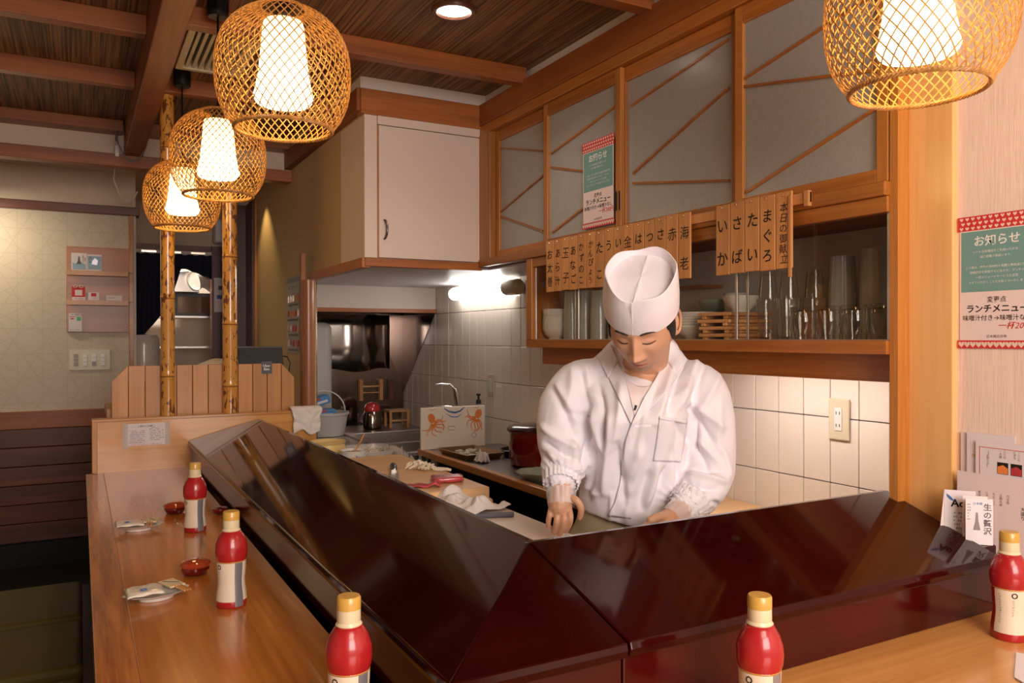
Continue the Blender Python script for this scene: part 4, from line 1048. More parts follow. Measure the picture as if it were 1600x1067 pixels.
leaf(tc_, 'card', M_PAPERP, tf2, -0.006, 0.040, 0, 0.097, t=0.001)

# notices with heart-pattern tape
def notice(name, mw, W, H, label, hearts, big=True):
    root = empty(name, tuple(mw.translation), 0, label, 'poster')
    def l(o):
        return local(root, o) if o else None
    l(flat('sheet', M_PAPERP, mw, 0, W, 0, H, None, 0.0006))
    l(flat('teal_panel', M_TEAL, mw, W * 0.02, W * 0.98, H * 0.44, H * 0.975, None, 0.0003, 0.0006))
    tw_ = W * 0.115
    for (y0, rows) in ((H * 0.985, 2 if big else 2), (-tw_ * 0.8, 1)):
        hgt = tw_ * rows * (0.85 if rows > 1 else 0.95)
        tp = l(flat('patterned_tape', M_TAPE, mw, -W * 0.03, W * 1.03, y0, y0 + hgt, None, 0.0004, 0.0008))
        nr = rows + (1 if rows > 1 else 0); hb = MB(); step = hgt / nr * 0.98
        for r_ in range(nr):
            for c_ in range(hearts):
                cx = W * (-0.015 + 1.03 * (c_ + 0.5 + 0.25 * (r_ % 2)) / hearts); cy = y0 + step * (r_ + 0.5); q = step * 0.40
                hp = [(cx, cy - q), (cx + q * 1.05, cy + q * .15), (cx + q * .8, cy + q * .8), (cx + q * .3, cy + q * .8), (cx, cy + q * .35), (cx - q * .3, cy + q * .8), (cx - q * .8, cy + q * .8), (cx - q * 1.05, cy + q * .15)]
                hb.add([(x, y, 0.0014) for x, y in hp], [(0, 1, 2, 3, 4), (0, 4, 5, 6, 7)])
        o = hb.build('heart_pattern', M_HEART); o.data.transform(mw); l(o)
    l(text('heading_print', 'お知らせ', W * 0.155, mw, W * 0.5, H * 0.88, M_INKW, bold=0.018, off=0.0012))
    tl_ = ['いつも日本橋店をご利用いただき、', '誠に有難う御座います。', '', 'この度は、昨今の原材料の高騰と物価高に伴い', '価格改定を実施するにあたり、ランチの', '一部メニューのサービスを変更', 'させていただくことをお知らせいたします']
    for k, s_ in enumerate(tl_):
        if s_: l(text('small_print', s_, W * 0.040, mw, W * 0.5, H * (0.79 - 0.045 * k), M_INKW, off=0.0012, res=1))
    l(text('line_print', '変更点', W * 0.085, mw, W * 0.5, H * 0.365, M_INK, bold=0.005, off=0.0010))
    l(text('bold_print', 'ランチメニュー', W * 0.118, mw, W * 0.5, H * 0.285, M_INK, bold=0.022, off=0.0010))
    l(text('line_print', '味噌汁付き→味噌汁なし', W * 0.084, mw, W * 0.5, H * 0.205, M_INK, bold=0.006, off=0.0010))
    l(text('red_handwriting', '一杯200円', W * 0.11, mw, W * 0.76, H * 0.135, M_INKR, bold=0.006, shear=0.3, off=0.0010))
    l(text('foot_print', '日本橋吉祥寿', W * 0.045, mw, W * 0.5, H * 0.045, M_INKG, off=0.0010))
    return root
p1 = P(1493, 366, X=1.6735)
pw = frame((1.6735, 1.040, 1.290), (0, -1, 0), (0, 0, 1))
notice('paper_notice_poster', pw, 0.156, 0.240, 'large white and teal notice with heart-pattern tape on the papered wall', 13)
pw = frame((1.6168, 2.415, 1.7105), (0, -1, 0), (0, 0, 1))
notice('window_notice_poster', pw, 0.187, 0.262, 'white and teal notice taped to the second frosted window pane', 14, False)
# ------------------------------------------------------------------ hanging menu slats
mr = tag(B('menu_rail', W_MENU, 1.592, 1.600, 1.372, 2.640, 1.635, 1.662, bevel=0.001), 'thin wooden batten the menu slats hang from', 'rail')
A_ = ['お太巻', 'あら汁', '玉子', 'あなご', 'かずのこ', 'かんぴょう', 'たこ', 'うに', 'いくら', '金目', 'はまち', 'つぶ貝', 'さより', '赤貝', '海老']
B_ = ['いか', 'さば', 'たい', 'まぐろ', '本日の御献立']
ROM = ['futomaki in faded letters', 'arajiru, second from the left', 'tamago (egg)', 'anago (eel)', 'kazunoko', 'kanpyo', 'tako (octopus)', 'uni (urchin)', 'ikura (roe)', 'kinme', 'hamachi', 'tsubugai',
       'sayori', 'akagai in two characters', 'ebi, last of the long row', 'ika, first of the short row', 'saba', 'tai', 'maguro (tuna)', 'the heading for the menu of the day']
rows = [(2.623 - 0.05493 * k, s, 0.196) for k, s in enumerate(A_)] + [(1.692 - 0.0546 * k, s, 0.196) for k, s in enumerate(B_)]
slme = None
for k, (y1, s_, h) in enumerate(rows):
    wdt = 0.0520
    root = empty('menu_plaque', (1.584 + random.uniform(-.0012, .0012), y1 - wdt / 2, 1.672 + random.uniform(-.0015, .0015)), 0, 'hanging wooden menu plaque brushed with %s' % ROM[k], 'menu plaque', 'wooden menu plaques hanging under the windows')
    root.rotation_euler.x = random.uniform(-.006, .006)
    if slme is None:
        o = MB().box(0.0, 0.006, -wdt / 2, wdt / 2, -h, 0.0).build('board', W_MENU, root, 0.0012, seg=1); slme = o.data
        MBn = MB().tube([(0.0, 0, -0.012), (-0.003, 0, -0.010), (-0.003, 0, -0.006), (0.001, 0, -0.002)], 0.0010, 5).build('hook', M_STEEL, root); hkme = MBn.data
    else:
        link_mesh('board', slme, root); link_mesh('hook', hkme, root)
    n = len(s_)
    if s_ == '本日の御献立': sz, bold = 0.0265, 0.0
    elif s_ in ('金目', '海老', '赤貝', '玉子'): sz, bold = 0.043, 0.0
    elif n == 2: sz, bold = 0.042, 0.008
    elif n == 3: sz, bold = 0.039, 0.008
    elif n == 4: sz, bold = 0.034, 0.006
    else: sz, bold = 0.030, 0.004
    mw = frame((-0.0006, 0, -0.104), (0, -1, 0), (0, 0, 1))
    nb = {2: 0.098 / (sz), 3: 0.055 / sz * 1.0}.get(n, 0.96 * 0.150 / (n * sz))
    rnd = random.Random(k)
    step = {2: 0.092, 3: 0.052}.get(n, 0.158 / n)
    for q, ch in enumerate(s_):
        me = text_mesh(ch, sz * rnd.uniform(0.95, 1.08), bold=bold, shear=rnd.uniform(-.08, .16))
        yy = ((n - 1) / 2 - q) * step - 0.004
        me.transform(mw @ Matrix.Translation((rnd.uniform(-.002, .002), yy, 0)) @ Matrix.Rotation(rnd.uniform(-.06, .06), 4, 'Z')); me.materials.append(M_INK)
        link_mesh('brushed_character', me, root)
tag(B('slat_end_strip', W_MENU, 1.578, 1.583, 1.419, 1.428, 1.452, 1.66, bevel=0.001), 'narrow wooden strip at the right edge of the heading slat', 'strip')
tag(B('batten_end', W_MENU, 1.586, 1.5995, 1.372, 1.386, 1.626, 1.665, bevel=0.001), 'short wooden block at the right end of the slat batten', 'block')

# ------------------------------------------------------------------ dishes and glasses in the wall case
ZS = 1.2925
def lathe_thing(name, prof, loc, m_, label, cat, group, n=28, part='body', ribs=0, amp=0.0):
    root = empty(name, loc, random.uniform(0, 6), label, cat, group)
    if ribs:
        vs = []; fs = []; N = ribs * 4
        for r, z in prof:
            for i in range(N):
                a = 2 * PI * i / N; f_ = 1 + amp * abs(math.sin(ribs * a / 2)) if r > 0.02 else 1
                vs.append((r * f_ * math.cos(a), r * f_ * math.sin(a), z))
        for k in range(len(prof) - 1):
            for i in range(N):
                j = (i + 1) % N; fs.append((k * N + i, k * N + j, (k + 1) * N + j, (k + 1) * N + i))
        MB().add(vs, fs).build(part, m_, root, smooth=True)
    else:
        MB().lathe(prof, n=n, cap=False).build(part, m_, root, smooth=True, angle=50)
    return root
bowl = [(0.001, 0.004), (0.020, 0.003), (0.022, 0.0), (0.026, 0.0), (0.027, 0.006), (0.042, 0.020), (0.050, 0.040), (0.051, 0.048), (0.049, 0.048), (0.044, 0.026), (0.030, 0.010), (0.001, 0.008)]
rb = None
for k in range(7):
    labs = ['bottom', 'second', 'third', 'fourth', 'fifth', 'sixth', 'topmost']
    c_ = None
    lab = '%s white ribbed bowl in the stack at the left end of the wall case' % labs[k].capitalize()
    z = ZS + k * 0.0115 + (0.006 if k > 4 else 0)
    if rb is None:
        rb = lathe_thing('ribbed_bowl', bowl, (1.70, 2.742, z), M_CERAM, lab, 'bowl', 'stacked white bowls in the wall case', ribs=14, amp=0.05)
    else:
        o = copy_tree(rb); o.location.z = z; o['label'] = lab; o.rotation_euler.z = k
def glass_prof(r0, r1, h, t=0.0022):
    return [(0.001, 0.0), (r0, 0.0), (r1, h), (r1 - t, h), (r0 - t, 0.008), (0.001, 0.008)]
def inv(prof):
    H = max(z for r, z in prof); return [(r, H - z) for r, z in prof]
protos = {}
def put_glass(kind, loc, label, group='glasses in the wall case'):
    if kind in protos:
        o = copy_tree(protos[kind]); o.location = loc; o['label'] = label; o['group'] = group; return o
    PR = {'tumbler': (glass_prof(0.026, 0.033, 0.115), 'tumbler', M_GLASS),
          'mug': (inv([(0.001, 0), (0.030, 0.0), (0.037, 0.012), (0.038, 0.05), (0.030, 0.075), (0.030, 0.088), (0.028, 0.088), (0.028, 0.075), (0.0355, 0.05), (0.034, 0.012), (0.001, 0.008)]), 'barrel_glass', M_GLASS),
          'small': (inv(glass_prof(0.020, 0.027, 0.075)), 'small_glass', M_GLASS)}[kind]
    o = lathe_thing(PR[1], PR[0], loc, PR[2], label, 'glass', group, part='glass_body'); protos[kind] = o; return o
# tall stacks, glasses nested mouth down
frost = mat('grey_ribbed_glass', (0.55, 0.52, 0.46), 0.15, coat=0.6, alpha=0.55)
frostg = mat('green_ribbed_glass', (0.07, 0.15, 0.10), 0.15, coat=0.5, alpha=0.7)
def stack(x, y, z0, n, dz, prof, m_, base_label, name, grp, ribs=0):
    pr = None
    for k in range(n):
        lab = '%s, %s' % (base_label, ['lowest one', 'second one up', 'third one up', 'fourth one up', 'fifth one up', 'sixth one up'][k]) if k < n - 1 else '%s, topmost one' % base_label
        if pr is None: pr = lathe_thing(name, prof, (x, y, z0), m_, lab, 'glass', grp, ribs=ribs, amp=0.03, part='glass_body')
        else:
            o = copy_tree(pr); o.location.z = z0 + k * dz; o['label'] = lab
    return pr
tall = inv(glass_prof(0.030, 0.036, 0.110, 0.003))
stack(1.72, 2.655, ZS, 5, 0.022, inv(glass_prof(0.028, 0.032, 0.105)), frost, 'clear glass in the tall stack beside the white bowls', 'stacked_glass', 'stacked glasses at the left end of the case')
stack(1.73, 2.575, ZS, 5, 0.022, inv(glass_prof(0.028, 0.032, 0.105)), frost, 'clear glass in the tall stack left of the aluminium pane edge', 'stacked_glass', 'stacked glasses at the left end of the case')
stack(1.74, 2.490, ZS, 4, 0.022, inv(glass_prof(0.030, 0.036, 0.120)), frost, 'pale glass in the stack just left of the chef', 'stacked_glass', 'stacked glasses at the left end of the case')
stack(1.76, 2.405, ZS, 4, 0.022, inv(glass_prof(0.030, 0.036, 0.120)), frost, 'pale glass in the stack partly behind the chef', 'stacked_glass', 'stacked glasses at the left end of the case')
stack(1.81, 1.45, ZS + 0.0, 6, 0.023, tall, frost, 'grey glass in the shorter tall stack behind the barrel glasses', 'stacked_grey_glass', 'tall grey glass stacks', ribs=16)
stack(1.80, 1.345, ZS + 0.0, 6, 0.025, tall, frost, 'grey glass in the tallest stack behind the barrel glasses', 'stacked_grey_glass', 'tall grey glass stacks', ribs=16)
stack(1.78, 1.252, ZS + 0.0, 6, 0.025, tall, frostg, 'green glass in the stack against the right end of the case', 'stacked_green_glass', 'green glass stack', ribs=16)
for k, yy in enumerate((1.475, 1.395, 1.315, 1.235)):
    put_glass('mug', (1.685, yy, ZS), ['first', 'second', 'third', 'fourth'][k].capitalize() + ' upturned barrel-shaped glass from the left in the front row')
for k, (xx, yy) in enumerate(((1.70, 1.610), (1.71, 1.545), (1.76, 1.58), (1.77, 1.51))):
    put_glass('tumbler', (xx, yy, ZS), ['straight tumbler right behind the white pane edge', 'straight tumbler left of the barrel glasses', 'rear straight tumbler behind the pane edge', 'rear straight tumbler behind the first barrel glass'][k])
for k, (xx, yy, zz) in enumerate(((1.70, 1.610, 0.115), (1.71, 1.545, 0.115), (1.77, 1.51, 0.115), (1.84, 1.90, 0.0), (1.84, 1.80, 0.0))):
    put_glass('small', (xx, yy, ZS + zz + 0.0005), ['small glass upturned on the tumbler behind the pane edge', 'small glass upturned on the tumbler left of the barrel glasses', 'small glass upturned on the rear tumbler', 'small glass behind the stacked plates', 'small glass behind the wooden serving trays'][k])
yc = lathe_thing('yellow_cup', [(0.001, 0), (0.024, 0), (0.030, 0.01), (0.033, 0.075), (0.031, 0.075), (0.028, 0.012), (0.001, 0.01)], (1.86, 1.55, 1.374), M_YGLAZE, 'mustard yellow cup behind the glasses on a raised stand', 'cup', 'cups in the wall case')
tag(B('shelf_block', W_MENU, 1.82, 1.90, 1.50, 1.60, ZS, 1.3735, bevel=0.001), 'wooden block under the yellow cup in the wall case', 'block')
plate = [(0.001, 0.005), (0.030, 0.004), (0.032, 0), (0.037, 0), (0.039, 0.007), (0.066, 0.026), (0.078, 0.042), (0.077, 0.044), (0.064, 0.030), (0.001, 0.010)]
pp0 = None
for k in range(6):
    lab = '%s shallow white bowl in the stack right of the chef\'s hat' % ['Lowest', 'Second', 'Third', 'Fourth', 'Fifth', 'Topmost'][k]
    if pp0 is None: pp0 = lathe_thing('shallow_bowl', plate, (1.72, 1.925, ZS), M_CERAM, lab, 'bowl', 'shallow white bowls in the wall case', n=36)
    else:
        o = copy_tree(pp0); o.location.z = ZS + k * 0.0085; o['label'] = lab
gt = None
for k in range(4):
    z = ZS + k * 0.0205
    lab = '%s wooden serving tray with feet in the stack beside the bowls' % ['Lowest', 'Second', 'Third', 'Topmost'][k]
    if gt is None:
        gt = empty('wooden_serving_tray', (1.72, 1.755, z), 0, lab, 'tray', 'stacked wooden serving trays')
        MB().box(-0.085, 0.085, -0.068, 0.068, 0.009, 0.019).build('tray_top', W_TRAY, gt, 0.0015)
        for yy in (-0.045, 0.045):
            MB().box(-0.083, 0.083, yy - 0.008, yy + 0.008, 0.0, 0.009).build('tray_foot', W_TRAY, gt, 0.001)
    else:
        o = copy_tree(gt); o.location.z = z; o['label'] = lab; o.location.x += random.uniform(-.004, .004); o.location.y += random.uniform(-.003, .003)
cup = [(0.001, 0.003), (0.020, 0.0), (0.030, 0.012), (0.034, 0.055), (0.032, 0.055), (0.028, 0.014), (0.001, 0.006)]
g0 = lathe_thing('celadon_bowl', bowl, (1.87, 2.01, ZS + 0.085), M_CELA, 'pale green bowl on the inner stack behind the shallow bowls', 'bowl', 'cups in the wall case')
g1 = lathe_thing('celadon_bowl', bowl, (1.87, 2.01, ZS), M_CELA, 'lower pale green bowl beside the chef\'s hat', 'bowl', 'cups in the wall case')
g2 = lathe_thing('celadon_bowl', bowl, (1.87, 2.01, ZS + 0.0425), M_CELA, 'middle pale green bowl beside the chef\'s hat', 'bowl', 'cups in the wall case')
g3 = lathe_thing('beige_cup', [(r * 1.1, z * 1.3) for r, z in cup], (1.86, 1.90, ZS + 0.078), M_CERAM, 'beige cup upturned on the small glass behind the bowls', 'cup', 'cups in the wall case')
g4 = lathe_thing('white_rice_bowl', [(r * 1.05, z) for r, z in bowl], (1.73, 1.745, ZS + 0.0825), M_CERAM, 'white bowl resting on the wooden serving trays', 'bowl', 'cups in the wall case')
# ================================================================== KITCHEN THINGS
def U(o, label, cat, group=None): return tag(o, label, cat, group)
# white cutting board under the chef's hand
ZW = 0.765
wbd = U(B('white_cutting_board', mat('cream_board', (0.74, 0.60, 0.50), 0.45), 0.70, 1.10, 1.48, 2.17, ZW, 0.80, bevel=0.004), 'long cream white cutting board beside the chef', 'cutting board')
lowb = U(MB().box(0.73, 1.13, 2.19, 2.99, ZW + 0.0, 0.800).build('wooden_cutting_board', W_CUT, None, 0.008, seg=3), 'lower wooden cutting board under the one with the fish', 'cutting board')
upb = U(MB().box(0.72, 1.112, 2.18, 2.97, 0.8005, 0.8400).build('wooden_cutting_board', W_CUT, None, 0.006, seg=3), 'upper wooden cutting board carrying tuna and a knife', 'cutting board')
# tuna block
def blob(name, m_, loc, rz, sx, sy, sz, label, cat, amp=0.1, n=28, m2=16, e=3.0, seed=0, group=None):
    mb = MB(); vs = []; fs = []
    sp = lambda v, p: math.copysign(abs(v) ** p, v)
    for k in range(m2 + 1):
        t = PI * k / m2
        for i in range(n):
            a = 2 * PI * i / n
            x, y, z = sp(math.sin(t), 2 / e) * sp(math.cos(a), 2 / e), sp(math.sin(t), 2 / e) * sp(math.sin(a), 2 / e), sp(math.cos(t), 2 / e)
            q = 1 + amp * noise.noise(Vector((x * 1.7 + seed, y * 1.7, z * 1.7)))
            vs.append((x * sx * q, y * sy * q, max(0.0, (z + 1) * sz * q)))
    for k in range(m2):
        for i in range(n):
            j = (i + 1) % n; fs.append((k * n + i, k * n + j, (k + 1) * n + j, (k + 1) * n + i))
    mb.add(vs, fs); o = mb.build(name, m_, None, smooth=True, angle=70)
    o.location = loc; o.rotation_euler.z = rz
    return tag(o, label, cat, group)
blob('tuna_block', M_TUNA, (P(699, 752, Z=.8405).x, P(699, 752, Z=.8405).y, 0.8405), -0.25, 0.052, 0.036, 0.0095, 'thick raw tuna block on the upper wooden board', 'fish', 0.12, e=5)
mb = MB(); rows = []
for k in range(22):
    t = k / 21; row = []
    for j in range(9):
        v = j / 8 - .5
        curl = 0.014 * math.exp(-((t - 0.85) / 0.12) ** 2)
        row.append((-0.055 + 0.10 * t, v * (0.05 - 0.018 * abs(t - .5)), 0.004 + curl * (1 - abs(v)) + 0.002 * math.sin(t * 14 + v * 6) + 0.004 * (0.25 - v * v)))
    rows.append(row)
tsl = mb.grid(rows).build('tuna_slice', M_TUNA, None, smooth=True, solid=0.004); q_ = P(667, 760, Z=.841); tsl.location = (q_.x - .004, q_.y, 0.841); tsl.rotation_euler.z = -0.42
tag(tsl, 'thin curled slice of tuna in front of the tuna block', 'fish')
# squid pieces: a heap of curled white strips
q_ = P(655, 734, Z=.8405)
sq = empty('white_squid_strips', (q_.x, q_.y, 0.8405), 0, 'heap of curled white squid strips behind the tuna', 'seafood')
rnd = random.Random(5)
for k in range(26):
    a = rnd.uniform(0, 6.28); r = rnd.uniform(0, 0.05); x0, y0 = 1.1 * r * math.cos(a) + 0.0, 1.2 * r * math.sin(a); h = 0.008 + 0.020 * (1 - r / 0.05) * rnd.random()
    b2 = rnd.uniform(0, 6.28); L = rnd.uniform(0.02, 0.04)
    pts = [(x0 + L * (t - .5) * math.cos(b2 + 1.5 * t), y0 + L * (t - .5) * math.sin(b2 + 1.5 * t), h + 0.007 * math.sin(PI * t)) for t in [i / 6 for i in range(7)]]
    MB().tube(pts, 0.0055, 8, flat=0.6).build('strip', M_SQUID, sq, smooth=True)
for k in range(4):
    x0 = 0.035 + 0.010 * k; MB().tube([(x0 * .6 + .01, -0.05 - 0.008 * k, 0.006), (x0 * .6 + .025, -0.065 - 0.008 * k, 0.011), (x0 * .6 + .04, -0.07 - 0.008 * k, 0.006)], 0.005, 8).build('strip', M_SQUID, sq, smooth=True)
def knife(loc, rz, L, handle_m, blade_w, label, bend=0.0):
    root = empty('kitchen_knife', loc, rz, label, 'knife')
    MB().prism([(0, -blade_w * .2, 0), (0, blade_w * .8, 0), (L * .75, blade_w * .8, 0), (L, blade_w * .1, 0), (L * .7, -blade_w * .2, 0)], (0, 0, 0.002)).build('blade', M_STEELB, root)
    MB().tube([(0.004, blade_w * .3, 0.003), (-0.015, blade_w * .3, 0.005)], [0.009, 0.010], 12).build('bolster', M_STEEL, root, smooth=True)
    MB().tube([(-0.015, blade_w * .3, 0.006), (-0.05, blade_w * .3, 0.007), (-0.10, blade_w * .25, 0.008), (-0.118, blade_w * .2, 0.008)], [0.010, 0.012, 0.012, 0.008], 12).build('handle', handle_m, root, smooth=True)
    return root
q_ = P(611, 737, Z=.845)
knife((q_.x, q_.y, 0.8415), math.radians(-110), 0.20, M_STEM, 0.032, 'kitchen knife with dark handle lying across the upper wooden board')
q_ = P(770, 808, Z=.801)
bk = empty('dark_handled_knife', (q_.x, q_.y, 0.801), -0.35 + PI, 'flat black knife handle lying on the cream board beside the towel', 'knife')
MB().prism([(-0.062, -0.010, 0), (-0.058, 0.010, 0), (0.055, 0.010, 0), (0.062, 0.0, 0), (0.055, -0.012, 0)], (0, 0, 0.012)).build('handle', M_GREY, bk, 0.003)
MB().prism([(0.060, -0.012, 0.004), (0.060, 0.012, 0.004), (0.20, 0.012, 0.004), (0.23, -0.012, 0.004)], (0, 0, 0.002)).build('blade', M_STEELB, bk)
# crumpled white towel
def crumple(name, m_, loc, rz, w_, d_, h_, label, seed, sub=46, cat='towel', hang=0.0):
    rows = []
    for i in range(sub + 1):
        row = []
        for j in range(sub + 1):
            u, v = i / sub - .5, j / sub - .5
            z = h_ * (0.55 + 0.9 * noise.noise(Vector((u * 4 + seed, v * 4, seed))) + 0.35 * noise.noise(Vector((u * 11, v * 11 + seed, 1))))
            e = min(1, (0.5 - max(abs(u), abs(v))) * 7)
            z = max(0.001, z * (0.25 + 0.75 * e))
            q = noise.noise(Vector((u * 3, v * 3, seed + 5))) * 0.12
            row.append(((u + q) * w_, (v - q * .7) * d_, z))
        rows.append(row)
    o = MB().grid(rows).build(name, m_, None, smooth=True, solid=0.002, angle=180); o.location = loc; o.rotation_euler.z = rz
    return tag(o, label, cat)
crumple('crumpled_kitchen_towel', M_CLOTHP, (0.925, 2.085, 0.803), 0.35, 0.31, 0.23, 0.046, 'crumpled white kitchen towel between the boards and the black handle', 3.3)
# film-covered tub with shredded radish
q_ = P(584, 722, Z=.79)
tb_ = empty('plastic_tub', (q_.x, q_.y + .04, ZW), 0, 'clear plastic tub of shredded radish beside the wooden boards', 'tub')
mb = MB(); rows = []
for (r, z) in ((0.070, 0.0), (0.074, 0.004), (0.082, 0.05), (0.088, 0.052), (0.086, 0.055), (0.080, 0.053), (0.072, 0.006), (0.001, 0.005)):
    rows.append([(math.copysign(abs(math.cos(a)) ** 0.5, math.cos(a)) * r * 1.2, math.copysign(abs(math.sin(a)) ** 0.5, math.sin(a)) * r * 1.5, z + 0.025) for a in [2 * PI * i / 40 for i in range(41)]])
mb.grid(rows).build('tub', mat('cloudy_plastic', (0.62, 0.57, 0.52), 0.2, alpha=0.55, coat=0.5), tb_, smooth=True)
rd = MB(); rnd = random.Random(8)
for k in range(150):
    a = rnd.uniform(0, 6.28); r = rnd.random() ** .5 * 0.065; b2 = rnd.uniform(0, 6.28); L = rnd.uniform(.015, .03); zz = rnd.uniform(0.045, 0.082) - r * .2
    rd.tube([(r * math.cos(a) * 1.1, r * math.sin(a) * 1.4, zz), (r * math.cos(a) * 1.1 + L * .5 * math.cos(b2), r * math.sin(a) * 1.4 + L * .5 * math.sin(b2), zz + .006), (r * math.cos(a) * 1.1 + L * math.cos(b2), r * math.sin(a) * 1.4 + L * math.sin(b2), zz - .002)], 0.0013, 4)
o = rd.build('shredded_radish', mat('radish_shreds', (0.80, 0.68, 0.50), 0.5), tb_, smooth=True); o['kind'] = 'stuff'
lidp = crumple('plastic_bag', mat('crinkled_film', (0.50, 0.44, 0.38), 0.15, alpha=0.6, coat=0.8), (P(634, 724, Z=.80).x, P(634, 724, Z=.80).y + .05, ZW + 0.001), 0.2, 0.13, 0.20, 0.09, 'crinkled clear plastic bag beside the radish tub', 7.7, cat='bag')
# patterned pot with a wooden spoon, and the yellow crock
q_ = P(552, 700, Z=.86)
pt_ = empty('patterned_pot', (q_.x, q_.y, ZW), 0, 'small white pot with blue pattern and a wooden spoon standing in it', 'pot')
MB().lathe([(0.001, 0), (0.042, 0.0), (0.050, 0.02), (0.053, 0.085), (0.055, 0.088), (0.051, 0.088), (0.046, 0.02), (0.001, 0.015)], n=32).build('pot_body', M_CERAM, pt_, smooth=True)
MB().lathe([(0.001, 0.078), (0.049, 0.078)], n=24, cap=False).build('seasoning', mat('brown_seasoning', (0.30, 0.14, 0.05), 0.7, bump=1, bscale=90), pt_)
pb = MB(); rnd = random.Random(2)
for k in range(22):
    a = rnd.uniform(0, 6.28); z = rnd.uniform(0.025, 0.07); r = 0.0515
    pb.tube([(r * math.cos(a + t), r * math.sin(a + t), z + 0.006 * math.sin(t * 30)) for t in [0, .07, .14, .21]], 0.0014, 4)
pb.build('blue_pattern', M_BLUEI, pt_)
MB().tube([(0.0, 0.0, 0.07), (0.030, -0.006, 0.125), (0.042, -0.008, 0.150)], [0.005, 0.006, 0.0075], 8, flat=0.6).build('spoon', W_TRAY, pt_, smooth=True)
q_ = P(511, 686, Z=.88)
yc2 = empty('yellow_crock', (q_.x, min(q_.y, 3.54), ZW), 0, 'squat yellow glazed crock at the far end of the work bench', 'crock')
MB().lathe([(0.001, 0), (0.065, 0.0), (0.082, 0.025), (0.086, 0.060), (0.076, 0.085), (0.073, 0.096), (0.078, 0.106), (0.074, 0.108), (0.068, 0.095), (0.078, 0.06), (0.06, 0.01), (0.001, 0.008)], n=40).build('crock', M_YGLAZE, yc2, smooth=True)
for k in range(2):
    lathe_thing('small_dish', [(0.001, 0.003), (0.02, 0.0), (0.036, 0.012), (0.035, 0.014), (0.02, 0.005), (0.001, 0.006)], (P(573, 716, Z=.80).x + 0.006 * k, P(573, 716, Z=.80).y - 0.12 - 0.01 * k, ZW + 0.030 + 0.013 * k), M_CERAM, ['small white dish under another beside the radish tub', 'small white dish on top of its twin beside the radish tub'][k], 'dish', 'small white dishes')

# ---- back bench
ZB = 0.7385
oc = empty('painted_cutting_board', (1.672, 3.69, ZB), 0, 'white board painted with orange octopuses and a blue wave, standing on edge', 'cutting board')
oc_ = frame((1.494, 3.683, 0.7385), (1, 0, 0), (0, 0, 1))
o = MB().box(1.494, 1.850, 3.684, 3.700, 0.7385, 0.949).build('board', mat('ivory_board', (0.86, 0.76, 0.64), 0.5), None, 0.003); local(oc, o)
def octo(cx, cy, flip, root):
    mb = MB().lathe([(0.001, 0.0), (0.019, 0), (0.019, 0.0006), (0.001, 0.0008)], n=20)
    mb.v = [(v[0] * 1.0, v[1] * 1.30 + 0.018, v[2]) for v in mb.v]
    for k in range(8):
        a = -PI / 2 + (k - 3.5) * 0.36 - 0.25 * flip; pts = []
        for t in range(9):
            q = t / 8; r = 0.008 + 0.064 * q; aa = a + 0.35 * math.sin(q * 5 + k) * q
            pts.append((r * math.cos(aa), r * math.sin(aa) - 0.004, 0.0004))
        mb.tube(pts, [0.0046 * (1 - 0.65 * t / 8) for t in range(9)], 5, flat=0.2)
    rot = Matrix.Rotation(-0.35 * flip, 4, 'Z')
    o = mb.build('octopus_painting', M_ORANGE); o.data.transform(oc_ @ Matrix.Translation((cx, cy, 0.0002)) @ rot); local(root, o)
octo(0.062, 0.140, -1, oc); octo(0.312, 0.152, 1, oc)
def stroke(m_, pts, r, name):
    o = MB().tube([(x, y, 0.0003) for x, y in pts], r, 5, flat=0.25).build(name, m_); o.data.transform(oc_); local(oc, o)
stroke(M_BLUEI, [(0.125, 0.205), (0.15, 0.188), (0.185, 0.180), (0.215, 0.188), (0.238, 0.206)], [0.002, 0.004, 0.005, 0.004, 0.002], 'wave_painting')
stroke(M_BLUEI, [(0.135, 0.178), (0.165, 0.160), (0.20, 0.158), (0.222, 0.172)], [0.001, 0.0025, 0.0025, 0.001], 'wave_painting')
stroke(M_BLUEI, [(0.11, 0.150), (0.118, 0.160), (0.114, 0.170)], 0.0012, 'wave_painting')
stroke(M_BLUEI, [(0.255, 0.160), (0.262, 0.168), (0.258, 0.176)], 0.0012, 'wave_painting')
stroke(mat('brown_print', (0.34, 0.15, 0.08), 0.6), [(0.165 + 0.018 * math.cos(a), 0.102 + 0.012 * math.sin(a) + 0.004 * math.sin(3 * a)) for a in [k * 0.45 for k in range(14)]], 0.0012, 'shell_painting')
stroke(mat('brown_print', (0.34, 0.15, 0.08), 0.6), [(0.292 + 0.014 * math.cos(a), 0.060 + 0.012 * math.sin(a)) for a in [k * 0.45 for k in range(15)]], 0.0012, 'shell_painting')
stroke(M_ORANGE, [(0.045, 0.205), (0.06, 0.196), (0.075, 0.205)], 0.0014, 'fish_painting'); stroke(M_ORANGE, [(0.295, 0.206), (0.31, 0.198), (0.322, 0.206)], 0.0014, 'fish_painting')
fc = empty('mixer_tap', (1.86, 4.03, 0.722), 0, 'chrome lever mixer tap behind the painted board', 'tap')
MB().lathe([(0.028, 0), (0.028, 0.01), (0.020, 0.02), (0.020, 0.14), (0.024, 0.15), (0.024, 0.19), (0.020, 0.20), (0.001, 0.205)], n=24).build('tap_body', M_CHROME, fc, smooth=True)
MB().tube([(0, 0, 0.20), (-0.01, 0, 0.255), (-0.02, 0.0, 0.295), (-0.05, 0.004, 0.318), (-0.11, 0.01, 0.322), (-0.135, 0.012, 0.320)], [0.021, 0.020, 0.017, 0.009, 0.005, 0.004], 14).build('lever', M_CHROME, fc, smooth=True)
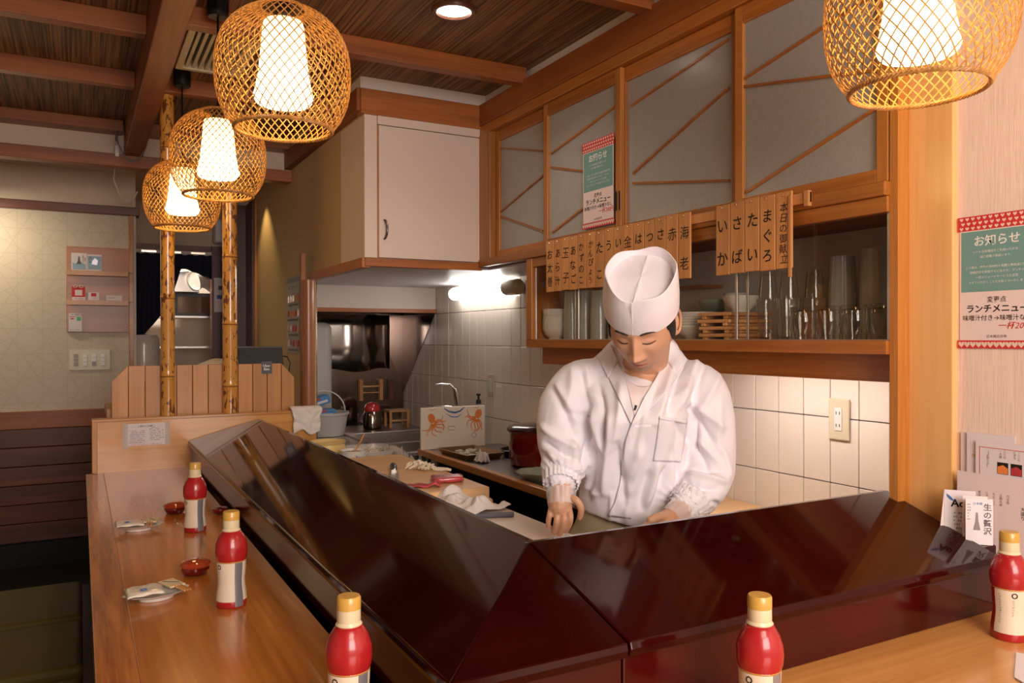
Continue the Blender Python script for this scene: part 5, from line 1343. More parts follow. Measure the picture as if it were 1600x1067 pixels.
MB().tube([(0, 0.0, 0.17), (-0.04, 0.02, 0.19), (-0.12, 0.05, 0.19), (-0.15, 0.06, 0.17)], 0.011, 12).build('spout', M_CHROME, fc, smooth=True)
MB().tube([(0.0, -0.02, 0.16), (0.0, -0.10, 0.175), (0.0, -0.13, 0.165)], 0.010, 12).build('inlet_pipe', M_CHROME, fc, smooth=True)
MB().lathe([(0.024, 0.0), (0.020, 0.02), (0.018, 0.05), (0.001, 0.055)], (0.0, -0.13, 0.14), 20).build('inlet_cap', M_CHROME, fc, smooth=True)
dp = empty('pump_bottle', (1.90, 3.86, 0.722), 0, 'small clear bottle with a black pump top beside the tap', 'bottle')
MB().lathe([(0.022, 0), (0.024, 0.01), (0.024, 0.19), (0.012, 0.215), (0.012, 0.22)], n=24).build('bottle_body', mat('clear_pet', (0.55, 0.52, 0.48), 0.1, alpha=0.5, coat=0.6), dp, smooth=True)
MB().lathe([(0.014, 0.22), (0.014, 0.24), (0.006, 0.245), (0.006, 0.262), (0.012, 0.265), (0.012, 0.275), (0.001, 0.276)], n=20).build('pump_top', M_BLACK, dp, smooth=True)
db = U(MB().box(1.88, 1.95, 3.96, 4.0, 0.722, 0.86).build('dark_jar_rack', W_DARK, None, 0.004), 'small dark wooden box half hidden at the left of the painted board', 'box')
ty = empty('metal_tray', (1.63, 3.40, ZB), 0.06, 'shallow metal tray of shells on the back bench', 'tray')
mb = MB()
for (a, b2, z) in ((0.085, 0.13, 0), (0.10, 0.145, 0.028), (0.104, 0.15, 0.028), (0.098, 0.142, 0.029), (0.082, 0.127, 0.003)):
    mb.v += [(-a, -b2, z), (a, -b2, z), (a, b2, z), (-a, b2, z)]
for k in range(4):
    for i in range(4):
        j = (i + 1) % 4; mb.f.append((k * 4 + i, k * 4 + j, k * 4 + 4 + j, k * 4 + 4 + i))
mb.f.append((16, 17, 18, 19)); mb.f.append((0, 1, 2, 3)); mb.build('tray', mat('bronze_metal', (0.45, 0.34, 0.24), 0.3, 1.0), ty)
for k, (x, y, r) in enumerate(((-0.04, -0.02, .028), (0.02, 0.03, .033), (0.03, -0.05, .026), (-0.02, 0.07, .024), (-0.03, -0.08, .022))):
    blob('shell', mat('pale_shell', (0.55, 0.47, 0.36), 0.5, bump=0.6, bscale=80), (1.63 + x, 3.40 + y, ZB + 0.0035), k, r, r * .8, r * .35, ['pale shell nearest the wooden edge in the metal tray', 'largest pale shell in the metal tray', 'pale shell toward the red pot in the metal tray', 'pale shell near the painted board in the metal tray', 'smallest pale shell at the near end of the metal tray'][k], 'shell', .3, seed=k, group='shells in the metal tray')
bp_ = lathe_thing('black_pan', [(0.001, 0), (0.09, 0.0), (0.105, 0.03), (0.108, 0.03), (0.094, 0.0), (0.001, 0.004)][:4] + [(0.103, 0.032), (0.088, 0.006), (0.001, 0.005)], (1.74, 3.20, ZB), M_BLACK, 'low black pan between the metal tray and the red pot', 'pan', None, n=36)
bp_.location = (1.845, 3.30, ZB); bp_.scale = (.9, .9, 1)
pf = crumple('paper_scrap', M_PAPER, (1.585, 3.19, ZB + 0.001), 0.4, 0.05, 0.06, 0.05, 'small folded paper standing by the metal tray', 2.2, 16, 'paper')
rp = empty('red_enamel_pot', (1.792, 3.02, ZB), 0, 'large glossy dark red pot with a lid behind the chef\'s arm', 'pot')
MB().lathe([(0.12, 0.0), (0.135, 0.008), (0.140, 0.03), (0.142, 0.145), (0.146, 0.150), (0.150, 0.152), (0.150, 0.156), (0.139, 0.156), (0.136, 0.14), (0.13, 0.02), (0.001, 0.015)], n=56).build('pot_body', M_REDPOT, rp, smooth=True)
MB().lathe([(0.148, 0.157), (0.150, 0.162), (0.140, 0.172), (0.10, 0.180), (0.03, 0.184), (0.001, 0.184)], n=56).build('lid', mat('dark_pot_lid', (0.035, 0.008, 0.007), 0.2, coat=0.8), rp, smooth=True)
MB().lathe([(0.012, 0.184), (0.010, 0.190), (0.020, 0.197), (0.018, 0.203), (0.001, 0.205)], n=24).build('knob', M_BLACK, rp, smooth=True)
sdish = empty('scalloped_dish', (1.60, 2.70, ZB), 0.3, 'pale green scalloped dish on the back bench beside the chef\'s sleeve', 'dish')
mb = MB(); vs = []; n = 48
for (r, z) in ((0.001, 0.006), (0.04, 0.004), (0.045, 0.0), (0.05, 0.0), (0.055, 0.008), (0.095, 0.030), (0.097, 0.033), (0.092, 0.032), (0.05, 0.012), (0.001, 0.010)):
    for i in range(n):
        a = 2 * PI * i / n; f2 = 1 + 0.05 * math.cos(8 * a) * (r > .08); vs.append((r * f2 * math.cos(a), r * f2 * math.sin(a), z))
mb.add(vs, [(k * n + i, k * n + (i + 1) % n, (k + 1) * n + (i + 1) % n, (k + 1) * n + i) for k in range(9) for i in range(n)]).build('dish', M_CELA, sdish, smooth=True)
bx = empty('labelled_box', (1.55, 2.36, 0.40), 0, 'white box with black printed label under the back bench edge', 'box')
MB().box(1.50, 1.59, 2.25, 2.47, 0.40, 0.612).build('carton', M_WHITEP, None, 0.003).data.transform(Matrix.Translation((-1.55, -2.36, -0.40)))
bpy.data.objects['carton'].parent = bx
bxf = frame((1.4995, 2.45, 0.42), (0, -1, 0), (0, 0, 1))
local(bx, flat('label_panel', M_INK, bxf, 0.012, 0.12, 0.09, 0.185)); local(bx, scribble('label_print', M_INKW, bxf, 0.02, 0.115, [0.165, 0.14, 0.115], 0.016, seed=21)); local(bx, text('ring_mark', '◎', 0.035, bxf, 0.035, 0.155, M_INKW))
U(B('box_shelf', M_STEELD, 1.50, 1.598, 1.60, 3.6, 0.385, 0.40), 'dark steel shelf under the back bench', 'shelf')
for k in range(2): MB().box(1.565, 1.585, (1.62, 3.55)[k], (1.64, 3.57)[k], 0.0, 0.385).build('shelf_leg', M_STEELD, None)
for o in [x for x in bpy.data.objects if x.name.startswith('shelf_leg')]: o.parent = bpy.data.objects['box_shelf']

# ---- far kitchen under the hood
ZF = 0.7125
bu = empty('grey_plastic_bucket', (1.30, 4.735, ZF), 0, 'round light grey plastic tub with an upright lid at the far bench', 'tub')
MB().lathe([(0.105, 0), (0.112, 0.004), (0.135, 0.125), (0.142, 0.128), (0.142, 0.142), (0.134, 0.142), (0.130, 0.125), (0.108, 0.01), (0.001, 0.008)], n=40).build('tub', mat('grey_plastic', (0.52, 0.49, 0.45), 0.4), bu, smooth=True)
MB().tube([(0.135 * math.cos(a), 0.045 + 0.0 * a, 0.142 + 0.125 * math.sin(a)) for a in [PI * k / 20 for k in range(21)]], 0.004, 8).build('handle', M_WHITEP, bu, smooth=True)
for k, (dx, dz, m_, lab) in enumerate(((-0.02, 0.142, M_BLUE, 'lower blue and red packet in the grey plastic tub'), (-0.05, 0.215, M_BLUE, 'upper blue packet leaning in the grey plastic tub'))):
    o = MB().box(-0.07, 0.07, -0.05, 0.05, 0, 0.05 + 0.0 * k).build('blue_packet', m_, None, 0.006)
    o2 = o; r_ = empty('packet', (1.30 + dx, 4.72, ZF + dz - 0.03), 0.1 * k, lab, 'packet', 'blue packets in the grey tub'); o.parent = r_; r_.rotation_euler.y = -0.25 * k
    f2 = frame((-0.07, -0.0505, 0.0), (1, 0, 0), (0, 0, 1)); flat('red_stripe', M_TAPE, f2, 0.01, 0.08, 0.035, 0.045, r_); flat('white_stripe', M_PAPER, f2, 0.02, 0.12, 0.012, 0.026, r_)
rt = empty('red_topped_kettle', (1.66, 4.93, ZF), 0, 'small dark kettle with a red lid on the far bench', 'kettle')
MB().lathe([(0.05, 0), (0.060, 0.01), (0.060, 0.09), (0.048, 0.115)], n=32).build('kettle_body', M_STEELD, rt, smooth=True)
MB().lathe([(0.050, 0.115), (0.052, 0.135), (0.040, 0.160), (0.018, 0.172), (0.001, 0.174)], n=32).build('lid', M_REDGL, rt, smooth=True)
MB().tube([(-0.055, 0, 0.03), (-0.095, 0, 0.05), (-0.095, 0, 0.10), (-0.055, 0, 0.11)], 0.006, 8).build('handle', M_BLACK, rt, smooth=True)
def rack(name, x, y, z, w_, h_, d_, label):
    root = empty(name, (x, y, z), 0, label, 'stand')
    for sx in (-1, 1):
        for sy in (-1, 1): MB().box(sx * w_ / 2 - .008, sx * w_ / 2 + .008, sy * d_ / 2 - .008, sy * d_ / 2 + .008, 0, h_).build('post', W_TRAY, root, 0.001)
    MB().box(-w_ / 2 - .012, w_ / 2 + .012, -d_ / 2 - .01, d_ / 2 + .01, h_, h_ + .014).build('top', W_TRAY, root, 0.001)
    MB().box(-w_ / 2, w_ / 2, -d_ / 2 - .005, -d_ / 2 + .003, h_ * .4, h_ * .5).build('rail', W_TRAY, root)
rack('small_wooden_stool', 1.845, 4.98, ZF, 0.12, 0.10, 0.10, 'small wooden stand on the far bench right of the kettle')
rk = empty('wooden_towel_rack', (1.72, 5.12, 0.90), 0, 'little wooden rack fixed on the dark steel wall', 'rack')
for sx in (-1, 1): MB().box(sx * .07 - .012, sx * .07 + .012, 0, .045, -.02, .12).build('post', W_TRAY, rk, 0.001)
MB().box(-.085, .085, 0.01, .02, .07, .08).box(-.06, .06, 0.01, .02, .03, .037).build('rail', W_TRAY, rk)
MB().box(0.13, 0.155, 0, .045, -.02, .12).build('post', W_DARK, rk, 0.001)

# towel hanging over the end board
tw_ = empty('folded_white_towel', (0.91, 3.62, 0.97), 0, 'folded white towel hanging over the corner of the end board', 'towel')
rows = []
for i in range(25):
    v = i / 24; row = []
    for j in range(21):
        u = j / 20 - .5
        x = 0.908 + u * (0.125 + 0.01 * math.sin(v * 5)) + 0.008 * noise.noise(Vector((u * 3, v * 5, 1)))
        if v < 0.25: y = 3.70 - 0.075 * (v / 0.25); z = 0.978 + 0.006 * math.sin(v * 12)
        else: y = 3.622 - 0.012 * noise.noise(Vector((u * 6, v * 5, 4))) - 0.004; z = 0.976 - 0.105 * (v - 0.25) / 0.75 * (1 + 0.15 * u + 0.1 * math.sin(u * 9))
        row.append((x, y, z))
    rows.append(row)
local(tw_, MB().grid(rows).build('cloth', M_CLOTH, None, smooth=True, solid=0.008, angle=180))
# order tablet and delivery sign on the divider
tbm = empty('order_tablet', (0.752, 3.86, 1.17), 0, 'black tablet screen on a stand behind the slatted divider', 'tablet')
local(tbm, MB().prism([(0.650, 3.84, 1.175), (0.650, 3.87, 1.256), (0.650, 3.882, 1.252), (0.650, 3.852, 1.170)], (0.205, 0, 0)).build('screen_case', M_BLACK, None, 0.002))
local(tbm, MB().prism([(0.645, 3.8685, 1.2555), (0.645, 3.880, 1.2615), (0.645, 3.884, 1.2585), (0.645, 3.872, 1.2525)], (0.215, 0, 0)).build('case_edge', mat('grey_edge', (0.2, 0.2, 0.21), 0.3), None))
local(tbm, MB().box(0.70, 0.80, 3.86, 3.93, 0.965, 1.19).build('stand', M_BLACK, None, 0.003))
local(tbm, MB().tube([(0.85, 3.87, 1.215), (0.88, 3.88, 1.21), (0.895, 3.88, 1.18), (0.885, 3.87, 1.13)], 0.003, 6).build('cable', M_BLACK, None, smooth=True))
U(B('tablet_plinth', W_SLAT, 0.62, 0.90, 3.79, 4.0, 0.90, 0.965, bevel=0.002), 'light wood ledge behind the divider under the tablet', 'ledge')
B('ledge_leg', W_SLAT, 0.64, 0.88, 3.80, 3.98, 0.0, 0.90, bpy.data.objects['tablet_plinth'])
dsn = empty('delivery_sign', (0.755, 3.728, 1.16), 0, 'small dark grey square sign with white words Uber Eats on the slats', 'sign')
sf = frame((0.731, 3.7305, 1.137), (1, 0, 0), (0, 0, 1))
local(dsn, flat('plate', M_GREY, sf, 0, 0.046, 0, 0.056, None, 0.003)); local(dsn, text('sign_words', 'Uber', 0.0155, sf, 0.022, 0.036, M_INKW, bold=0.02, off=0.0034)); local(dsn, text('sign_words', 'Eats', 0.0155, sf, 0.022, 0.021, M_INKW, bold=0.02, off=0.0034))

# wall sockets and switches
def plate(name, loc, mw, W, H, label, cat):
    root = empty(name, loc, 0, label, cat)
    def lp(o): o.data.transform(mw); return local(root, o)
    lp(MB().box(-W / 2, W / 2, -H / 2, H / 2, 0, 0.007).build('cover_plate', M_IVORY, None, 0.003))
    return root, lp
mw = frame((1.968, 1.586, 1.058), (0, -1, 0), (0, 0, 1))
so_, lp = plate('wall_socket', (1.968, 1.586, 1.058), mw, 0.072, 0.122, 'beige double wall socket on the tiles at the right', 'socket')
lp(MB().box(-0.013, 0.013, -0.034, 0.034, 0.007, 0.0095).build('socket_insert', M_WHITEP, None, 0.001))
for yy in (-0.018, 0.018):
    for xx in (-0.006, 0.006): lp(MB().box(xx - 0.0012, xx + 0.0012, yy - 0.0045, yy + 0.0045, 0.0093, 0.0099).build('socket_slot', M_BLACK))
mw = frame((1.968, 3.834, 1.041), (0, -1, 0), (0, 0, 1))
s2_, lp = plate('light_switch', (1.968, 3.834, 1.041), mw, 0.07, 0.12, 'beige wall switch on the tiles above the painted board', 'switch')
lp(MB().box(-0.018, 0.018, -0.036, 0.036, 0.007, 0.010).build('rocker', M_WHITEP, None, 0.002))
mw = frame((0.054, 5.30, 1.174), (1, 0, 0), (0, 0, 1))
s3_, lp = plate('switch_plate', (0.054, 5.298, 1.174), mw, 0.215, 0.122, 'wide beige switch plate with four switch columns on the papered wall', 'switch')
for k in range(4):
    for j in range(3):
        lp(MB().box(-0.084 + k * 0.047, -0.062 + k * 0.047, -0.034 + j * 0.024, -0.014 + j * 0.024, 0.007, 0.010).build('rocker', mat('switch_grey', (0.30, 0.26, 0.2), 0.4) if (k in (0,)) or (k == 2 and j == 0) else M_WHITEP, None, 0.001))

# wooden wall rack in the passage
wr = empty('wall_card_rack', (0.11, 5.28, 1.6), 0, 'brown wooden wall rack with three tiers of cards', 'rack')
W_RACK = wood('rack_wood', (0.30, 0.10, 0.035), (0.42, 0.16, 0.06), 'X', 0.4, 0.1, 0.5)
local(wr, B('back_panel', W_RACK, -0.065, 0.285, 5.285, 5.298, 1.337, 1.838, bevel=0.002))
for zz in (1.692, 1.519):
    local(wr, B('shelf', W_RACK, -0.065, 0.285, 5.245, 5.285, zz - 0.002, zz + 0.004)); local(wr, B('shelf_lip', W_SLAT, -0.065, 0.258, 5.240, 5.247, zz - 0.024, zz + 0.005, bevel=0.001))
local(wr, MB().ball((0.243, 5.283, 1.375), 0.004).build('screw_cap', M_WHITEP))
def card(name, x0, x1, z0, z1, m_, label, y=5.262, t=0.003):
    root = empty(name, ((x0 + x1) / 2, y, z0), 0, label, 'card', 'cards in the wall rack')
    cf = frame((x0, y, z0), (1, 0, 0), (0, 0, 1)); local(root, flat('card', m_, cf, 0, x1 - x0, 0, z1 - z0, None, t, -t)); return root, cf
M_LBLUE = mat('pale_blue_print', (0.30, 0.44, 0.55), 0.5)
c1, cf = card('drink_postcard', -0.040, 0.040, 1.7, 1.80, M_PAPER, 'left postcard of a dark bottle on pale blue in the wall rack', 5.282)
c1.location.z = 1.664; 
for ch in [x for x in bpy.data.objects if x.parent == c1]: ch.data.transform(Matrix.Translation((0, 0, 0.036)))
local(c1, poly('blue_print', M_LBLUE, cf, [(0.006, 0.004), (0.074, 0.004), (0.074, 0.034), (0.05, 0.045), (0.02, 0.038), (0.006, 0.045)])); local(c1, poly('bottle_print', M_STEM, cf, [(0.026, 0.036), (0.052, 0.036), (0.044, 0.056), (0.041, 0.080), (0.036, 0.080), (0.034, 0.056)], off=0.001)); local(c1, scribble('column_print', M_INKG, cf, 0.045, 0.095, [0.060, 0.070], 0.007, vertical=True, seed=31))
c2_, cf = card('drink_postcard', 0.042, 0.118, 1.697, 1.795, M_PAPER, 'right postcard of a grey dish on pale blue in the wall rack', 5.282)
c2_.location.z = 1.664
for ch in [x for x in bpy.data.objects if x.parent == c2_]: ch.data.transform(Matrix.Translation((0, 0, 0.033)))
local(c2_, poly('blue_print', M_LBLUE, cf, [(0.003, 0.010), (0.073, 0.010), (0.073, 0.088), (0.003, 0.088)])); local(c2_, poly('dish_print', M_SILVER, cf, [(0.022, 0.040), (0.050, 0.036), (0.056, 0.062), (0.040, 0.078), (0.026, 0.060)], off=0.001)); local(c2_, scribble('column_print', M_INK, cf, 0.05, 0.09, [0.010, 0.018], 0.007, vertical=True, seed=32))
c3, cf = card('payment_card', -0.038, 0.030, 1.525, 1.603, M_TAPE, 'red payment card with a rounded top in the middle tier', 5.262)
local(c3, flat('white_square', M_PAPER, cf, 0.016, 0.053, 0.026, 0.058)); local(c3, flat('white_foot', M_PAPER, cf, 0, 0.068, -0.001, 0.017)); local(c3, scribble('foot_print', M_INK, cf, 0.008, 0.062, [0.008], 0.006, seed=33, off=0.001))
for k in (0.018, 0.048):
    local(c3, MB().tube([((k + 0.009 * math.cos(a)) - 0.038, 5.260, 1.603 + 0.007 * math.sin(a)) for a in [j * .45 for j in range(15)]], 0.0018, 5).build('pink_swirl', M_PAPERP))
c4, cf = card('white_card', 0.045, 0.102, 1.525, 1.572, M_PAPER, 'small white card with a red rounded mark in the middle tier', 5.262); 
local(c4, flat('red_mark', M_TAPE, cf, 0.016, 0.042, 0.022, 0.042)); local(c4, scribble('print', M_INKG, cf, 0.008, 0.05, [0.012], 0.005, seed=34))
c5, cf = card('white_card', 0.140, 0.224, 1.525, 1.556, M_PAPER, 'low wide white card at the right of the middle tier', 5.262); 
local(c5, scribble('print', M_INKG, cf, 0.008, 0.05, [0.016], 0.006, seed=35))
c6, cf = card('payment_card', -0.055, 0.012, 1.342, 1.448, M_PAPER, 'white card with green and red marks on the lowest tier', 5.276); 
local(c6, flat('green_mark', M_GREEN, cf, 0.040, 0.062, 0.062, 0.084)); local(c6, flat('red_line', M_TAPE, cf, 0.004, 0.038, 0.084, 0.087)); local(c6, flat('red_mark', M_TAPE, cf, 0.010, 0.026, 0.070, 0.078)); local(c6, scribble('print', M_INKG, cf, 0.006, 0.06, [0.097, 0.010], 0.006, seed=36))
# poster on the ochre wall
ps = empty('food_poster', (1.064, 4.55, 1.21), 0, 'narrow poster of sushi pictures on the ochre wall behind the pole', 'poster')
pf_ = frame((1.0655, 4.70, 1.216), (0, -1, 0), (0, 0, 1))
local(ps, flat('sheet', mat('blue_white_paper', (0.45, 0.42, 0.42), 0.5), pf_, 0, 0.30, 0, 0.43)); local(ps, flat('head_band', mat('steel_blue_print', (0.22, 0.26, 0.33), 0.5), pf_, 0, 0.30, 0.40, 0.43, None, .0003, .0006))
local(ps, scribble('heading_print', M_INKG, pf_, 0.04, 0.28, [0.372], 0.022, seed=41, off=.001))
rnd = random.Random(4)
for r_ in range(4):
    zz = 0.30 - r_ * 0.085
    for c_2 in range(5):
        xx = 0.03 + c_2 * 0.058
        local(ps, poly('food_picture', random.choice([M_ORANGE, M_TUNA, M_SQUID, M_TAPE]), pf_, [(xx, zz - .012), (xx + .036, zz - .006), (xx + .040, zz + .02), (xx + .02, zz + .03), (xx - .002, zz + .016)], off=.0008))
    local(ps, scribble('caption_print', M_INK, pf_, 0.02, 0.29, [zz - 0.028], 0.014, seed=50 + r_, off=.001, dens=1))

# ---- doorway: curtain, shelf, duct
nv = empty('doorway_curtain', (0.7, 6.42, 1.95), 0, 'dark navy doorway curtain gathered to both sides', 'curtain')
rod = MB().tube([(0.31, 6.40, 1.93), (0.93, 6.40, 1.93)], 0.006, 8).build('rod', M_WHITEP); local(nv, rod)
def cloth(x0, x1, fn, nx=44, nz=30):
    rows = []
    for k in range(nz + 1):
        v = k / nz; row = []
        for i in range(nx + 1):
            u = i / nx; x = x0 + (x1 - x0) * u; zb = fn(u)
            z = 1.93 - (1.93 - zb) * v
            row.append((x, 6.395 + 0.014 * math.sin(u * 26 + v * 2) * (0.3 + v), z))
        rows.append(row)
    return MB().grid(rows)
local(nv, cloth(0.315, 0.60, lambda u: 1.27 + 0.36 * max(0, (u - 0.2))).build('curtain_panel', M_NAVY, None, smooth=True, solid=.002))
local(nv, cloth(0.60, 0.92, lambda u: 1.60 + 0.22 * min(1, u / 0.22) - 0.13 * max(0, u - 0.3) ** 1.1).build('curtain_panel', M_NAVY, None, smooth=True, solid=.002))
for k in range(4): local(nv, MB().box(0.33 + 0.17 * k, 0.40 + 0.17 * k, 6.39, 6.40, 1.935, 1.953).build('hanging_loop', M_PAPER))
sh_ = empty('steel_shelf', (0.7, 6.85, 0), 0, 'steel shelving in the back kitchen seen through the doorway', 'shelf')
for zz in (1.46, 1.22, 0.9): local(sh_, B('shelf_board', M_STEELB, 0.40, 1.05, 6.70, 7.05, zz, zz + 0.018, bevel=0.002))
for (x, y) in ((0.41, 6.71), (1.04, 6.71), (0.41, 7.04), (1.04, 7.04)): local(sh_, MB().tube([(x, y, 0), (x, y, 1.62)], 0.008, 8).build('shelf_post', M_STEELB, None, smooth=True))
ov = empty('dark_oven', (0.83, 6.86, 1.479), 0, 'dark countertop oven on the back kitchen shelf', 'oven')
local(ov, B('oven_case', M_BLACK, 0.66, 1.02, 6.74, 7.02, 1.479, 1.66, bevel=0.006)); local(ov, B('oven_window', mat('dark_amber_glass', (0.05, 0.02, 0.01), 0.1), 0.68, 0.92, 6.735, 6.742, 1.50, 1.63)); 
for zz in (1.52, 1.60): local(ov, MB().tube([(0.97, 6.742, zz), (0.97, 6.72, zz)], 0.013, 12).build('dial', M_STEELD, None))
du = empty('duct_pipe', (0.85, 6.70, 1.72), 0, 'white curved duct pipe above the oven in the back kitchen', 'duct')
local(du, MB().tube([(0.80, 6.60, 1.755), (0.85, 6.61, 1.77), (0.91, 6.63, 1.745), (0.965, 6.66, 1.69), (0.99, 6.66, 1.60)], [0.075, 0.072, 0.068, 0.06, 0.055], 24).build('pipe', mat('white_duct', (0.62, 0.58, 0.50), 0.35), None, smooth=True))
local(du, MB().lathe([(0.076, 0), (0.080, 0.003), (0.076, 0.010), (0.066, 0.006), (0.060, 0.004), (0.001, 0.010)], n=28).build('pipe_mouth', mat('duct_mouth', (0.70, 0.66, 0.56), 0.4), None, smooth=True))
pm = [x for x in bpy.data.objects if x.parent == du and x.name.startswith('pipe_mouth')][0]
pm.data.transform(Matrix.Translation(du.location)); pm.data.transform(Matrix.Translation(-du.location))
pm.data.transform(Matrix.Translation(du.location)); 
pm.data.transform(Matrix.Translation((0.797, 6.597, 1.753)) @ (Vector((-0.75, -0.55, -0.25)).to_track_quat('Z', 'Y').to_matrix().to_4x4())); pm.data.transform(Matrix.Translation(-Vector(du.location)))
hd = tag(MB().prism([(0.62, 6.72, 1.665), (0.84, 6.72, 1.665), (0.78, 6.72, 1.83), (0.68, 6.72, 1.83)], (0, 0.20, 0)).build('steel_hood_box', M_STEEL, None, 0.003), 'tapered steel box beside the white duct pipe', 'box')
ph = empty('plastic_sheet_roll', (0.40, 6.2, 0.9), 0, 'white plastic-covered roll standing inside the doorway', 'roll')
local(ph, MB().lathe([(0.10, 0.0), (0.105, 0.35), (0.10, 0.40), (0.085, 0.425), (0.02, 0.43), (0.001, 0.43)], (0.40, 6.2, 0.9), 32).build('roll', mat('white_film_roll', (0.80, 0.74, 0.70), 0.3, coat=0.5, bump=0.5, bscale=12), None, smooth=True))
U(B('low_cupboard', W_DARK, 0.305, 0.62, 6.02, 6.36, 0.0, 0.899, bevel=0.003), 'low dark cupboard inside the doorway', 'cupboard')
bk_ = blob('wrapped_bundle', mat('buff_cloth', (0.72, 0.62, 0.46), 0.8), (0.60, 4.05, 1.0), 0, 0.145, 0.07, 0.10, 'pale wrapped bundle showing above the divider between the bamboo poles', 'bundle', 0.06, e=2.4)
U(B('bundle_ledge', W_SLAT, 0.10, 0.60, 3.79, 4.14, 0.96, 1.0, bevel=0.002), 'light wood ledge behind the divider under the bundle', 'ledge')
B('ledge_leg', W_SLAT, 0.14, 0.58, 3.82, 4.10, 0.0, 0.96, bpy.data.objects['bundle_ledge'])
tag(B('door_notice', M_PAPER, 0.90, 0.975, 6.374, 6.379, 1.50, 1.76), 'white paper notice on the dark post inside the doorway', 'notice')
f2 = frame((0.90, 6.3735, 1.50), (1, 0, 0), (0, 0, 1)); flat('photo_print', M_BLUEI, f2, 0.02, 0.06, 0.10, 0.13, bpy.data.objects['door_notice']); flat('photo_print', M_INKG, f2, 0.03, 0.06, 0.17, 0.20, bpy.data.objects['door_notice'])
tag(MB().box(0.895, 0.97, 6.28, 6.40, 2.02, 2.20).build('wall_speaker', M_WHITEP, None, 0.02, seg=4), 'rounded white box high inside the doorway', 'box')

# ---- olive stools left of the counter
def stool(x0, x1, y0, y1, label):
    root = empty('bench_seat', ((x0 + x1) / 2, (y0 + y1) / 2, 0), 0, label, 'stool', 'olive stools along the counter')
    local(root, MB().box(x0, x1, y0, y1, 0.385, 0.450).build('cushion', M_OLIVE, None, 0.016, seg=4))
    local(root, MB().box(x0 + .01, x1 - .01, y0 + .01, y1 - .01, 0.36, 0.385).build('seat_board', W_DARK, None))
    for xx in (x0 + .03, x1 - .05):
        for yy in (y0 + .03, y1 - .05): local(root, MB().box(xx, xx + .02, yy, yy + .02, 0, 0.36).build('leg', M_BLACKM))
stool(-0.42, 0.005, 2.775, 3.175, 'farther olive vinyl stool seat left of the counter')
stool(-0.42, 0.005, 2.345, 2.735, 'nearer olive vinyl stool seat left of the counter')
stool(-0.42, 0.005, 1.90, 2.27, 'olive vinyl stool seat at the very lower left corner, mostly below the frame')
# ================================================================== THE CHEF
D0 = 2.05
TW = -Vector((AZ.x, AZ.y, 0)).normalized()      # from the chef towards the guests
RW = Vector((AX.x, AX.y, 0)).normalized()
UW = Vector((0, 0, 1))
def cp(px, py, t=0.0):
    return P(px, py, D=D0 - t)
def proj(co):
    """numpy Nx3 world points -> photo pixels"""
    q = co - np.array(CAM); x = q @ np.array(AX); y = q @ np.array(AY); z = q @ np.array(AZ)
    return 800 + F * x / z, 533.5 + F * y / z
def ring(c, ax, ay, a, b, n, e=2.3, tilt=0.0):
    out = []
    for i in range(n):
        q = 2 * PI * i / n; cx, sy = math.cos(q), math.sin(q)
        x = a * math.copysign(abs(cx) ** (2 / e), cx); y = b * math.copysign(abs(sy) ** (2 / e), sy)
        out.append(c + ax * x + ay * y + UW * (tilt * x))
    return out
def loft(mb, rings):
    n = len(rings[0]); vs = [p for r in rings for p in r]; fs = []
    for k in range(len(rings) - 1):
        for i in range(n):
            j = (i + 1) % n; fs.append((k * n + i, k * n + j, (k + 1) * n + j, (k + 1) * n + i))
    fs.append(tuple(range(n))[::-1]); k = (len(rings) - 1) * n; fs.append(tuple(range(k, k + n)))
    mb.add(vs, fs)
def limb(mb, pts, n=14):
    """rounded tapering tube through (point, radius)"""
    P_ = [Vector(p) for p, r in pts]; R_ = [r for p, r in pts]
    # densify with Catmull-Rom
    Q = []; RR = []
    for k in range(len(P_) - 1):
        a, b, c, d = P_[max(k - 1, 0)], P_[k], P_[k + 1], P_[min(k + 2, len(P_) - 1)]
        for s in range(5):
            t = s / 5
            Q.append(0.5 * ((2 * b) + (c - a) * t + (2 * a - 5 * b + 4 * c - d) * t * t + (3 * b - a - 3 * c + d) * t ** 3)); RR.append(R_[k] + (R_[k + 1] - R_[k]) * t)
    Q.append(P_[-1]); RR.append(R_[-1])
    mb.tube(Q, RR, n); mb.ball(Q[0], RR[0] * 0.98, n, 8); mb.ball(Q[-1], RR[-1] * 0.98, n, 8)
def remesh(mb, name, voxel, smooth=0, material=None):
    o = mb.build(name, material)
    md = o.modifiers.new('r', 'REMESH'); md.mode = 'VOXEL'; md.voxel_size = voxel; md.adaptivity = 0
    if smooth:
        ms_ = o.modifiers.new('s', 'SMOOTH'); ms_.iterations = smooth; ms_.factor = 0.5
    dg = bpy.context.evaluated_depsgraph_get()
    me = bpy.data.meshes.new_from_object(o.evaluated_get(dg), depsgraph=dg)
    o.modifiers.clear(); old = o.data; o.data = me; me.name = name
    me.shade_smooth()
    return o
def coords(me):
    a = np.empty(len(me.vertices) * 3); me.vertices.foreach_get('co', a); return a.reshape(-1, 3)
def normals(me):
    a = np.empty(len(me.vertices) * 3); me.vertex_normals.foreach_get('vector', a); return a.reshape(-1, 3)

chef_base = Vector((cp(985, 600, -0.08).x, cp(985, 600, -0.08).y, 0.0))
chef = empty('person', tuple(chef_base), 0, 'person in a white sushi-chef jacket and cap looking down and working with both hands', 'person')
def own(o): o.data.transform(Matrix.Translation(-chef_base)); o.parent = chef; return o

